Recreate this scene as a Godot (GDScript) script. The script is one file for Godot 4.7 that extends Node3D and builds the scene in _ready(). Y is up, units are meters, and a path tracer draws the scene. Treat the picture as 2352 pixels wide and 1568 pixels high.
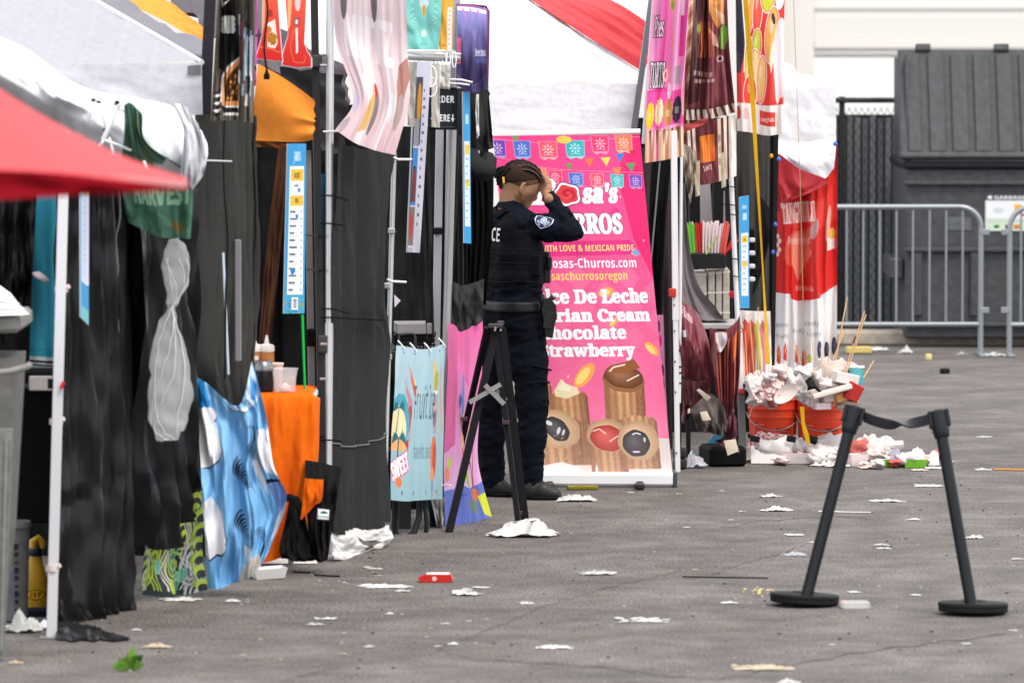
extends Node3D

# ---------------------------------------------------------------- camera geometry: a 200 mm lens 2.6 m above the asphalt
const FOC := 13066.7
const EYE := Vector3(0.0, 2.6, 0.0)
const PITCH := 0.05711
var used := {}
var mats := {}
var texs := {}
var noise := FastNoiseLite.new()
var rng := RandomNumberGenerator.new()
var sans: Font
var serif: Font
var mono: Font

func ray(x: float, y: float) -> Vector3:
	var s := sin(PITCH)
	var c := cos(PITCH)
	return Vector3((x - 1176.0) / FOC, -s + c * (784.0 - y) / FOC, -c - s * (784.0 - y) / FOC)

func P(x: float, y: float, z: float) -> Vector3:
	return EYE + ray(x, y) * z

func G(x: float, y: float, h := 0.0) -> Vector3:
	var r := ray(x, y)
	return EYE + r * ((h - EYE.y) / r.y)

func gz(y: float) -> float:
	return -2.6 / ray(1176, y).y

func vplane(x0: float, y0: float, x1: float, y1: float, push := 0.0) -> Plane:
	var a := G(x0, y0)
	var b := G(x1, y1)
	var n := (b - a).cross(Vector3.UP).normalized()
	if n.dot(EYE - a) < 0.0:
		n = -n
	return Plane(n, n.dot(a) + push)

func facing(z: float, yaw := 0.0) -> Plane:
	var n := Vector3(sin(deg_to_rad(yaw)), 0, cos(deg_to_rad(yaw)))
	return Plane(n, n.dot(P(1176, 784, z)))

func facing_at(x: float, z: float, yaw: float) -> Plane:
	var n := Vector3(sin(deg_to_rad(yaw)), 0, cos(deg_to_rad(yaw)))
	return Plane(n, n.dot(P(x, 784, z)))

func on(pl: Plane, x: float, y: float) -> Vector3:
	var r := ray(x, y)
	return EYE + r * ((pl.d - pl.normal.dot(EYE)) / pl.normal.dot(r))

# ---------------------------------------------------------------- mesh builder
class B:
	var v := PackedVector3Array()
	var uv := PackedVector2Array()
	var c := PackedColorArray()
	var idx := PackedInt32Array()
	var col := Color.WHITE

	func vert(p: Vector3, t := Vector2.ZERO) -> int:
		v.append(p)
		uv.append(t)
		c.append(col)
		return v.size() - 1

	func tri(p: Vector3, q: Vector3, r: Vector3, a := Vector2.ZERO, b := Vector2.ZERO, d := Vector2.ZERO) -> void:
		idx.append_array([vert(p, a), vert(q, b), vert(r, d)])

	func quad(p: Vector3, q: Vector3, r: Vector3, s: Vector3) -> void:
		var i := vert(p, Vector2(0, 0))
		vert(q, Vector2(1, 0))
		vert(r, Vector2(1, 1))
		vert(s, Vector2(0, 1))
		idx.append_array([i, i + 1, i + 2, i, i + 2, i + 3])

	func grid(pts: Array, nu: int, nv: int, closed := false) -> void:   # pts[j * (nu + 1) + i]
		var o := v.size()
		for j in nv + 1:
			for i in nu + 1:
				vert(pts[j * (nu + 1) + i], Vector2(float(i) / nu, float(j) / nv))
		for j in nv:
			for i in nu:
				var a := o + j * (nu + 1) + i
				idx.append_array([a, a + 1, a + nu + 2, a, a + nu + 2, a + nu + 1])

	func box(ctr: Vector3, size: Vector3, bs := Basis(), bev := 0.0) -> void:
		var h := size * 0.5
		bev = minf(bev, minf(h.x, minf(h.y, h.z)) * 0.45)
		if bev <= 0.0:
			for ax in 3:
				for sg in [-1.0, 1.0]:
					var n := Vector3.ZERO
					n[ax] = sg
					var e := Vector3.ZERO
					e[(ax + 1) % 3] = 1.0
					var f := n.cross(e)
					quad(ctr + bs * ((n - e - f) * h), ctr + bs * ((n - e + f) * h), ctr + bs * ((n + e + f) * h), ctr + bs * ((n + e - f) * h))
			return
		var k := {}
		for x in [-1, 1]:
			for y in [-1, 1]:
				for z in [-1, 1]:
					for ax in 3:
						var q := Vector3(x, y, z) * (h - Vector3(bev, bev, bev))
						q[ax] = Vector3(x, y, z)[ax] * h[ax]
						k[[x, y, z, ax]] = ctr + bs * q
		for ax in 3:
			var a1 := (ax + 1) % 3
			var a2 := (ax + 2) % 3
			for sg in [-1, 1]:
				var ring := []
				for st in [[-1, -1], [-1, 1], [1, 1], [1, -1]]:
					var s3 := [0, 0, 0]
					s3[ax] = sg
					s3[a1] = st[0]
					s3[a2] = st[1]
					ring.append(k[[s3[0], s3[1], s3[2], ax]])
				if sg < 0:
					ring.reverse()
				quad(ring[0], ring[1], ring[2], ring[3])
			for s1 in [-1, 1]:
				for s2 in [-1, 1]:
					var e3 := []
					for sx in [-1, 1]:
						var s3 := [0, 0, 0]
						s3[ax] = sx
						s3[a1] = s1
						s3[a2] = s2
						e3.append(k[[s3[0], s3[1], s3[2], a1]])
						e3.append(k[[s3[0], s3[1], s3[2], a2]])
					if s1 * s2 > 0:
						quad(e3[0], e3[2], e3[3], e3[1])
					else:
						quad(e3[1], e3[3], e3[2], e3[0])
		for x in [-1, 1]:
			for y in [-1, 1]:
				for z in [-1, 1]:
					if x * y * z > 0:
						tri(k[[x, y, z, 0]], k[[x, y, z, 2]], k[[x, y, z, 1]])
					else:
						tri(k[[x, y, z, 0]], k[[x, y, z, 1]], k[[x, y, z, 2]])

	func tube(path: Array, rad, sides := 10, flat := false, cap := true, squash := 1.0) -> void:
		var n := path.size()
		var rings := []
		var up := Vector3.ZERO
		for i in n:
			var t: Vector3 = (path[mini(i + 1, n - 1)] - path[maxi(i - 1, 0)]).normalized()
			if i == 0:
				up = Vector3.UP if absf(t.y) < 0.8 else Vector3(0.12, 0, 1).normalized()
			var s := t.cross(up).normalized()
			up = s.cross(t).normalized()
			var r: float = rad[i] if rad is Array else rad
			var ring := []
			for k in sides + 1:
				var a := TAU * (k + (0.5 if flat else 0.0)) / sides
				var f := 1.4142 if (flat and sides == 4) else 1.0
				ring.append(path[i] + (s * cos(a) + up * sin(a) * squash) * r * f)
			rings.append(ring)
		if flat:
			for i in n - 1:
				for k in sides:
					quad(rings[i][k], rings[i + 1][k], rings[i + 1][k + 1], rings[i][k + 1])
		else:
			var pts := []
			for k in sides + 1:
				for i in n:
					pts.append(rings[i][k])
			var o := v.size()
			for q in pts.size():
				vert(pts[q], Vector2(float(q / n) / sides, float(q % n) / maxf(n - 1, 1)))
			for k in sides:
				for i in n - 1:
					var a := o + k * n + i
					var bb := o + ((k + 1) % sides) * n + i
					idx.append_array([a, a + 1, bb + 1, a, bb + 1, bb])
		if cap:
			for e in [0, n - 1]:
				var ctr: Vector3 = path[e]
				for k in sides:
					if e == 0:
						tri(ctr, rings[e][k], rings[e][k + 1])
					else:
						tri(ctr, rings[e][k + 1], rings[e][k])

	func lathe(base: Vector3, prof: Array, sides := 20, bs := Basis()) -> void:   # prof: [r, h, r, h ...]
		var n := prof.size() / 2
		var o := v.size()
		for k in sides + 1:
			var a := TAU * k / sides
			for i in n:
				vert(base + bs * Vector3(cos(a) * prof[2 * i], prof[2 * i + 1], sin(a) * prof[2 * i]), Vector2(float(k) / sides, 1.0 - float(i) / (n - 1)))
		for k in sides:
			for i in n - 1:
				var a := o + k * n + i
				var bb := o + (k + 1) * n + i
				idx.append_array([a, a + 1, bb + 1, a, bb + 1, bb])

	func prism(poly: PackedVector2Array, o: Vector3, ex: Vector3, ey: Vector3, depth: float) -> void:   # outline in the plane ex, ey; depth along ex x ey
		var ez := ex.cross(ey).normalized() * depth
		var lo := Vector2(1e9, 1e9)
		var hi := -lo
		for p in poly:
			lo = lo.min(p)
			hi = hi.max(p)
		var t := Geometry2D.triangulate_polygon(poly)
		for face in 2:
			var s := v.size()
			for p in poly:
				vert(o + ex * p.x + ey * p.y + ez * (0.5 - face), Vector2((p.x - lo.x) / (hi.x - lo.x), (hi.y - p.y) / (hi.y - lo.y)))
			for i in range(0, t.size(), 3):
				var a := poly[t[i]]
				var ccw := (poly[t[i + 1]] - a).cross(poly[t[i + 2]] - a) > 0.0
				if ccw == (face == 0):
					idx.append_array([s + t[i], s + t[i + 2], s + t[i + 1]])
				else:
					idx.append_array([s + t[i], s + t[i + 1], s + t[i + 2]])
		for i in poly.size():
			var p := poly[i]
			var q := poly[(i + 1) % poly.size()]
			quad(o + ex * p.x + ey * p.y + ez * 0.5, o + ex * q.x + ey * q.y + ez * 0.5, o + ex * q.x + ey * q.y - ez * 0.5, o + ex * p.x + ey * p.y - ez * 0.5)

	func mesh(org: Vector3) -> ArrayMesh:
		var n := PackedVector3Array()
		n.resize(v.size())
		for i in range(0, idx.size(), 3):
			var a := idx[i]
			var b := idx[i + 1]
			var d := idx[i + 2]
			var f := (v[d] - v[a]).cross(v[b] - v[a])
			n[a] += f
			n[b] += f
			n[d] += f
		var w := PackedVector3Array()
		w.resize(v.size())
		for i in v.size():
			n[i] = n[i].normalized() if n[i].length_squared() > 1e-24 else Vector3.UP
			w[i] = v[i] - org
		var arr := []
		arr.resize(Mesh.ARRAY_MAX)
		arr[Mesh.ARRAY_VERTEX] = w
		arr[Mesh.ARRAY_NORMAL] = n
		arr[Mesh.ARRAY_TEX_UV] = uv
		arr[Mesh.ARRAY_COLOR] = c
		arr[Mesh.ARRAY_INDEX] = idx
		var m := ArrayMesh.new()
		m.add_surface_from_arrays(Mesh.PRIMITIVE_TRIANGLES, arr)
		return m

# a piece of cloth: rows of points, smoothly joined, folded by noise along its normal
class Sheet:
	var rows := []
	var nrm := Vector3.ZERO
	var amp := 0.0
	var fx := 4.0
	var fy := 1.0
	var fine := 0.0
	var hold := 0.15
	var off := 0.0
	var nz: FastNoiseLite

	func cr(a: Vector3, b: Vector3, c: Vector3, d: Vector3, t: float) -> Vector3:
		return 0.5 * (2.0 * b + (c - a) * t + (2.0 * a - 5.0 * b + 4.0 * c - d) * t * t + (3.0 * b - a - 3.0 * c + d) * t * t * t)

	func along(r: Array, u: float) -> Vector3:
		var n := r.size() - 1
		var x := clampf(u, 0, 1) * n
		var i := mini(int(x), n - 1)
		return cr(r[i] * 2.0 - r[i + 1] if i == 0 else r[i - 1], r[i], r[i + 1], r[i + 1] * 2.0 - r[i] if i + 2 > n else r[i + 2], x - i)

	func at(u: float, v: float, lift := 0.0) -> Vector3:
		var n := rows.size() - 1
		var x := clampf(v, 0, 1) * n
		var i := mini(int(x), n - 1)
		var b := along(rows[i], u)
		var c := along(rows[i + 1], u)
		var p := cr(b * 2.0 - c if i == 0 else along(rows[i - 1], u), b, c, c * 2.0 - b if i + 2 > n else along(rows[i + 2], u), x - i)
		var d := 0.0
		if amp > 0.0:
			d = amp * nz.get_noise_2d(u * fx * 100.0 + off * 37.0, v * fy * 100.0 + off * 91.0) * lerpf(hold, 1.0, smoothstep(0.0, 0.5, v)) * 2.0
		if fine > 0.0:
			d += fine * (0.7 - 2.6 * absf(nz.get_noise_2d(u * fx * 230.0 + off * 11.0, v * maxf(fy, 0.8) * 170.0 + off * 7.0)))
		return p + nrm * (d + lift)

func curve(flat: Array, pl: Plane) -> Array:
	var r := []
	for i in range(0, flat.size(), 2):
		r.append(on(pl, flat[i], flat[i + 1]))
	return r

func sheet(rows: Array, pl, amp := 0.0, fx := 4.0, fy := 1.0, off := 0.0, fine := 0.0) -> Sheet:
	var s := Sheet.new()
	for i in rows.size():
		s.rows.append(curve(rows[i], pl[i] if pl is Array else pl))
	s.nrm = (pl[0] if pl is Array else pl).normal
	s.amp = amp
	s.fx = fx
	s.fy = fy
	s.off = off
	s.fine = fine
	s.nz = noise
	return s

func cloth(s: Sheet, nu := 24, nv := 30, b: B = null) -> B:
	if b == null:
		b = B.new()
	var pts := []
	for j in nv + 1:
		for i in nu + 1:
			pts.append(s.at(float(i) / nu, float(j) / nv))
	b.grid(pts, nu, nv)
	return b

func patch(a: Vector3, bb: Vector3, c: Vector3, d: Vector3, nu := 12, nv := 12, sag := 0.0, amp := 0.0, off := 0.0, b: B = null) -> B:   # corners round the edge
	if b == null:
		b = B.new()
	var n := (bb - a).cross(d - a).normalized()
	if n.dot(EYE - a) < 0:
		n = -n
	var pts := []
	for j in nv + 1:
		for i in nu + 1:
			var u := float(i) / nu
			var v := float(j) / nv
			var p := a.lerp(bb, u).lerp(d.lerp(c, u), v)
			pts.append(p - n * sag * 16.0 * u * (1 - u) * v * (1 - v) + n * amp * 2.0 * noise.get_noise_3d(u * 250.0 + off * 50.0, v * 250.0, off * 31.0))
	b.grid(pts, nu, nv)
	return b

# ---------------------------------------------------------------- naming
func numbered(n: String) -> String:
	if not used.has(n):
		used[n] = 0
		return n
	used[n] += 1
	return "%s_%03d" % [n, used[n]]

func thing(called: String, label: String, cat: String, at: Vector3, group := "") -> Node3D:
	var o := Node3D.new()
	o.name = numbered(called)
	add_child(o, true)
	o.position = at
	tag(o, label, cat, group)
	return o

func tag(o: Node, label: String, cat := "", group := "") -> void:
	if label:
		o.set_meta("label", label)
	if cat:
		o.set_meta("category", cat)
	if group:
		o.set_meta("group", group)

func origin_of(n: Node) -> Vector3:
	var p := Vector3.ZERO
	while n is Node3D and n != self:
		p += n.position
		n = n.get_parent()
	return p

func part(called: String, b: B, m: Material, parent: Node, label := "") -> MeshInstance3D:   # vertices are given in the world; the mesh is stored about its parent
	var o := MeshInstance3D.new()
	o.name = called
	o.mesh = b.mesh(origin_of(parent))
	o.material_override = m
	parent.add_child(o, true)
	if label:
		o.set_meta("label", label)
	return o

func lone(called: String, b: B, m: Material, label: String, cat: String, at: Vector3, group := "") -> MeshInstance3D:
	var o := MeshInstance3D.new()
	o.name = numbered(called)
	o.mesh = b.mesh(at)
	o.material_override = m
	o.position = at
	add_child(o, true)
	tag(o, label, cat, group)
	return o

func struct(called: String, b: B, m: Material, kind := "structure") -> MeshInstance3D:
	var o := MeshInstance3D.new()
	o.name = numbered(called)
	o.mesh = b.mesh(Vector3.ZERO)
	o.material_override = m
	add_child(o, true)
	o.set_meta("kind", kind)
	return o

# ---------------------------------------------------------------- materials (colours as linear base colours)
func ntex(key: String, freq: float, size: int, a: Color, b: Color, normal := 0.0, oct := 4) -> NoiseTexture2D:
	if texs.has(key):
		return texs[key]
	var t := NoiseTexture2D.new()
	var f := FastNoiseLite.new()
	f.seed = key.hash() % 1000
	f.frequency = freq
	f.fractal_octaves = oct
	t.noise = f
	t.seamless = true
	t.width = size
	t.height = size
	if normal > 0.0:
		t.as_normal_map = true
		t.bump_strength = normal
	else:
		var g := Gradient.new()
		g.set_color(0, a)
		g.set_color(1, b)
		t.color_ramp = g
	texs[key] = t
	return t

func mat(r: float, g: float, b: float, rough := 0.7, kind := "") -> StandardMaterial3D:
	var key := "%s %s %s %s %s" % [r, g, b, rough, kind]
	if mats.has(key):
		return mats[key]
	var m := StandardMaterial3D.new()
	m.albedo_color = Color(r, g, b).linear_to_srgb()
	m.roughness = rough
	m.metallic_specular = 0.16 if rough >= 0.5 else 0.34
	if kind == "cloth" or kind == "tarp":
		m.uv1_triplanar = true
		m.uv1_world_triplanar = true
		m.uv1_scale = Vector3(2.2, 0.8, 2.2) if kind == "tarp" else Vector3.ONE * 6.0
		m.normal_enabled = true
		m.normal_texture = ntex("wrinkle", 0.009, 256, Color.WHITE, Color.WHITE, 24.0, 2) if kind == "tarp" else ntex("weave", 0.06, 256, Color.WHITE, Color.WHITE, 5.0)
		m.normal_scale = 0.5 if kind == "tarp" else 0.3
		m.albedo_texture = ntex("dull", 0.012, 256, Color(0.92, 0.92, 0.92), Color(1, 1, 1))
		m.metallic_specular = 0.12 if kind == "cloth" else 0.3
	elif kind == "metal":
		m.metallic = 0.6
		m.uv1_triplanar = true
		m.uv1_world_triplanar = true
		m.uv1_scale = Vector3.ONE * 9.0
		m.albedo_texture = ntex("spangle", 0.03, 256, Color(0.93, 0.93, 0.93), Color(1, 1, 1))
	elif kind == "worn":
		m.uv1_triplanar = true
		m.uv1_world_triplanar = true
		m.uv1_scale = Vector3.ONE * 3.0
		m.albedo_texture = ntex("worn", 0.015, 256, Color(0.84, 0.835, 0.82), Color(1, 1, 1), 0.0, 5)
	elif kind == "clear":
		m.transparency = BaseMaterial3D.TRANSPARENCY_ALPHA
		m.albedo_color.a = 0.3
	elif kind == "film":
		m.transparency = BaseMaterial3D.TRANSPARENCY_ALPHA
		m.albedo_color.a = 0.22
	elif kind == "mesh":
		m.transparency = BaseMaterial3D.TRANSPARENCY_ALPHA
		m.albedo_color.a = 0.82
		m.uv1_triplanar = true
		m.uv1_world_triplanar = true
		m.albedo_texture = ntex("dull", 0.012, 256, Color(0.92, 0.92, 0.92), Color(1, 1, 1))
	elif kind == "thin":
		m.backlight_enabled = true
		m.backlight = Color(0.35, 0.35, 0.35)
	mats[key] = m
	return m

func print_mat(t: Texture2D, rough := 0.55, k := 0.9) -> StandardMaterial3D:
	var m := StandardMaterial3D.new()
	m.albedo_texture = t
	m.albedo_color = Color(k, k, k).linear_to_srgb()
	m.roughness = rough
	m.metallic_specular = 0.35
	m.texture_repeat = false
	return m

# ---------------------------------------------------------------- flat print
class Cv:
	var im: Image
	var w: int
	var h: int
	var ox := 0.0
	var oy := 0.0
	var sx := 1.0
	var sy := 1.0

	func _init(ww: int, hh: int, c: Color, x0 := 0.0, y0 := 0.0, x1 := 0.0, y1 := 0.0) -> void:
		w = ww
		h = hh
		im = Image.create_empty(w, h, false, Image.FORMAT_RGB8)
		im.fill(c)
		if x1 > x0:
			ox = x0
			oy = y0
			sx = w / (x1 - x0)
			sy = h / (y1 - y0)

	func q(x: float, y: float) -> Vector2:
		return Vector2((x - ox) * sx, (y - oy) * sy)

	func fillp(p: PackedVector2Array, c: Color) -> void:   # pixels, even-odd
		var lo := 1e9
		var hi := -1e9
		for k in p:
			lo = minf(lo, k.y)
			hi = maxf(hi, k.y)
		var n := p.size()
		for y in range(maxi(0, floori(lo)), mini(h, ceili(hi) + 1)):
			var yc := y + 0.5
			var xs := []
			for i in n:
				var a := p[i]
				var b := p[(i + 1) % n]
				if (a.y <= yc) != (b.y <= yc):
					xs.append(a.x + (yc - a.y) / (b.y - a.y) * (b.x - a.x))
			xs.sort()
			for i in range(0, xs.size() - 1, 2):
				var x0 := clampi(roundi(xs[i]), 0, w)
				var x1 := clampi(roundi(xs[i + 1]), 0, w)
				if x1 > x0:
					im.fill_rect(Rect2i(x0, y, x1 - x0, 1), c)

	func poly(flat: Array, c: Color) -> void:
		var p := PackedVector2Array()
		for i in range(0, flat.size(), 2):
			p.append(q(flat[i], flat[i + 1]))
		fillp(p, c)

	func rect(x: float, y: float, x1: float, y1: float, c: Color) -> void:
		poly([x, y, x1, y, x1, y1, x, y1], c)

	func ell(cx: float, cy: float, rx: float, ry: float, c: Color, rot := 0.0, wob := 0.0, lobes := 8) -> void:
		var p := PackedVector2Array()
		for i in 40:
			var a := TAU * i / 40
			var k := 1.0 + wob * sin(a * lobes)
			var d := Vector2(cos(a) * rx * k, sin(a) * ry * k).rotated(rot)
			p.append(q(cx + d.x, cy + d.y))
		fillp(p, c)

	func line(flat: Array, wd: float, c: Color) -> void:
		for i in range(0, flat.size() - 2, 2):
			var a := q(flat[i], flat[i + 1])
			var b := q(flat[i + 2], flat[i + 3])
			var n := (b - a).normalized().orthogonal() * wd * 0.5 * sx
			fillp(PackedVector2Array([a + n, b + n, b - n, a - n]), c)

	func ball(cx: float, cy: float, rx: float, ry: float, c: Color, rot := 0.0) -> void:
		for k in 9:
			var t := k / 8.0
			ell(cx - rx * 0.22 * t, cy - ry * 0.24 * t, rx * (1.0 - 0.75 * t), ry * (1.0 - 0.75 * t), c.darkened(0.22 * (1.0 - t)).lightened(0.16 * t), rot, 0.02, 7)

	func shade(c0: Color, c1: Color) -> void:
		for y in h:
			im.fill_rect(Rect2i(0, y, w, 1), c0.lerp(c1, float(y) / h))

	func grain(amount: float, rg: RandomNumberGenerator, cell := 3) -> void:
		for k in int(w * h / (cell * cell) * 0.35):
			var x := rg.randi_range(0, w - 1)
			var y := rg.randi_range(0, h - 1)
			var c := im.get_pixel(x, y)
			var d := rg.randf_range(-amount, amount)
			im.fill_rect(Rect2i(x, y, cell, cell), Color(c.r + d, c.g + d, c.b + d))

	func tex() -> ImageTexture:
		im.generate_mipmaps()
		return ImageTexture.create_from_image(im)

var glyph_cache := {}
func glyphs(s: String, f: Font) -> Array:   # [triangles as points, width] with the capital height 1 and the baseline at 0
	var key := s + str(f.get_instance_id())
	if glyph_cache.has(key):
		return glyph_cache[key]
	var tm := TextMesh.new()
	tm.font = f
	tm.font_size = 64
	tm.pixel_size = 1.0
	tm.depth = 0.0
	tm.text = s
	tm.horizontal_alignment = HORIZONTAL_ALIGNMENT_LEFT
	tm.vertical_alignment = VERTICAL_ALIGNMENT_BOTTOM
	var cap := TextMesh.new()
	cap.font = f
	cap.font_size = 64
	cap.pixel_size = 1.0
	cap.depth = 0.0
	cap.text = "H"
	cap.vertical_alignment = VERTICAL_ALIGNMENT_BOTTOM
	var box := cap.get_aabb()
	var pts := PackedVector2Array()
	var lo := 1e9
	var hi := -1e9
	if tm.get_surface_count():
		var a := tm.surface_get_arrays(0)
		var vs: PackedVector3Array = a[Mesh.ARRAY_VERTEX]
		var ix = a[Mesh.ARRAY_INDEX]
		if ix == null or ix.size() == 0:
			for p in vs:
				pts.append(Vector2(p.x, p.y))
		else:
			for i in ix:
				pts.append(Vector2(vs[i].x, vs[i].y))
	for p in pts:
		lo = minf(lo, p.x)
		hi = maxf(hi, p.x)
	for i in pts.size():
		pts[i] = Vector2((pts[i].x - lo) / box.size.y, (pts[i].y - box.position.y) / box.size.y)
	glyph_cache[key] = [pts, (hi - lo) / box.size.y]
	return glyph_cache[key]

# text with its capitals h high, baseline at y; wide: total width if > 0; al: 0 left, 0.5 centre, 1 right
func write(cv: Cv, s: String, x: float, y: float, h: float, c: Color, f: Font = null, wide := 0.0, al := 0.5, edge := 0.0, ec := Color.BLACK, slant := 0.0, rot := 0.0, bold := 0.0) -> void:
	var g := glyphs(s, f if f else sans)
	var k: float = wide / g[1] if wide > 0.0 else h
	var passes := []
	if edge > 0.0:
		for i in 10:
			passes.append([Vector2.from_angle(TAU * i / 10) * edge, ec])
	passes.append([Vector2.ZERO, c])
	if bold > 0.0:
		for i in 6:
			passes.append([Vector2.from_angle(TAU * i / 6) * bold, c])
	var pts: PackedVector2Array = g[0]
	for ps in passes:
		for i in range(0, pts.size(), 3):
			var t := PackedVector2Array()
			for j in 3:
				var p := pts[i + j]
				var d := Vector2((p.x - g[1] * al + p.y * slant) * k, -p.y * h)
				if rot:
					d = d.rotated(rot)
				t.append(cv.q(x + d.x + ps[0].x, y + d.y + ps[0].y))
			cv.fillp(t, ps[1])

func rgb(r: int, g: int, b: int) -> Color:
	return Color8(r, g, b)

# ================================================================ the scene
func _ready() -> void:
	var cam := Camera3D.new()
	cam.name = "camera"
	cam.position = EYE
	cam.rotation.x = -PITCH
	var lens := CameraAttributesPhysical.new()
	lens.frustum_focal_length = 200.0
	lens.frustum_focus_distance = 30.6
	lens.exposure_aperture = 4.5
	lens.frustum_near = 0.5
	lens.frustum_far = 600.0
	cam.attributes = lens
	cam.near = 0.5
	cam.far = 600.0
	cam.fov = 6.868
	add_child(cam)
	cam.current = true
	var env := Environment.new()
	env.background_mode = Environment.BG_SKY
	env.sky = Sky.new()
	var sm := ProceduralSkyMaterial.new()
	sm.sky_top_color = Color(0.90, 0.93, 0.97)
	sm.sky_horizon_color = Color(0.88, 0.89, 0.91)
	sm.sky_curve = 0.2
	sm.ground_bottom_color = Color(0.33, 0.32, 0.31)
	sm.ground_horizon_color = Color(0.45, 0.44, 0.43)
	env.sky.sky_material = sm
	env.background_energy_multiplier = 1.0
	env.tonemap_mode = Environment.TONE_MAPPER_LINEAR
	env.tonemap_exposure = 2.35
	env.sdfgi_enabled = true
	env.ssao_enabled = true
	env.ssil_enabled = true
	var we := WorldEnvironment.new()
	we.name = "world_environment"
	we.environment = env
	add_child(we)
	var sun := DirectionalLight3D.new()
	sun.name = "sun"
	sun.light_energy = 0.45
	sun.light_color = Color(1.0, 0.97, 0.93)
	sun.light_angular_distance = 25.0
	sun.shadow_enabled = true
	sun.rotation_degrees = Vector3(-58, 38, 0)
	add_child(sun)

	noise.seed = 11
	noise.frequency = 0.01
	noise.fractal_octaves = 3
	rng.seed = 4711
	sans = sysfont("Droid Sans", 700)
	serif = sysfont("Droid Serif", 700)
	mono = sysfont("Droid Sans", 400)
	ground()
	backdrop()
	tents()
	left_stall()
	orange_stall()
	ice_stall()
	churro_banner()
	far_stall()
	trash_pile()
	officer()
	trestle()
	belt_barrier()
	litter()

func sysfont(n: String, w: int) -> SystemFont:
	var f := SystemFont.new()
	f.font_names = PackedStringArray([n])
	f.font_weight = w
	return f

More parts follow.
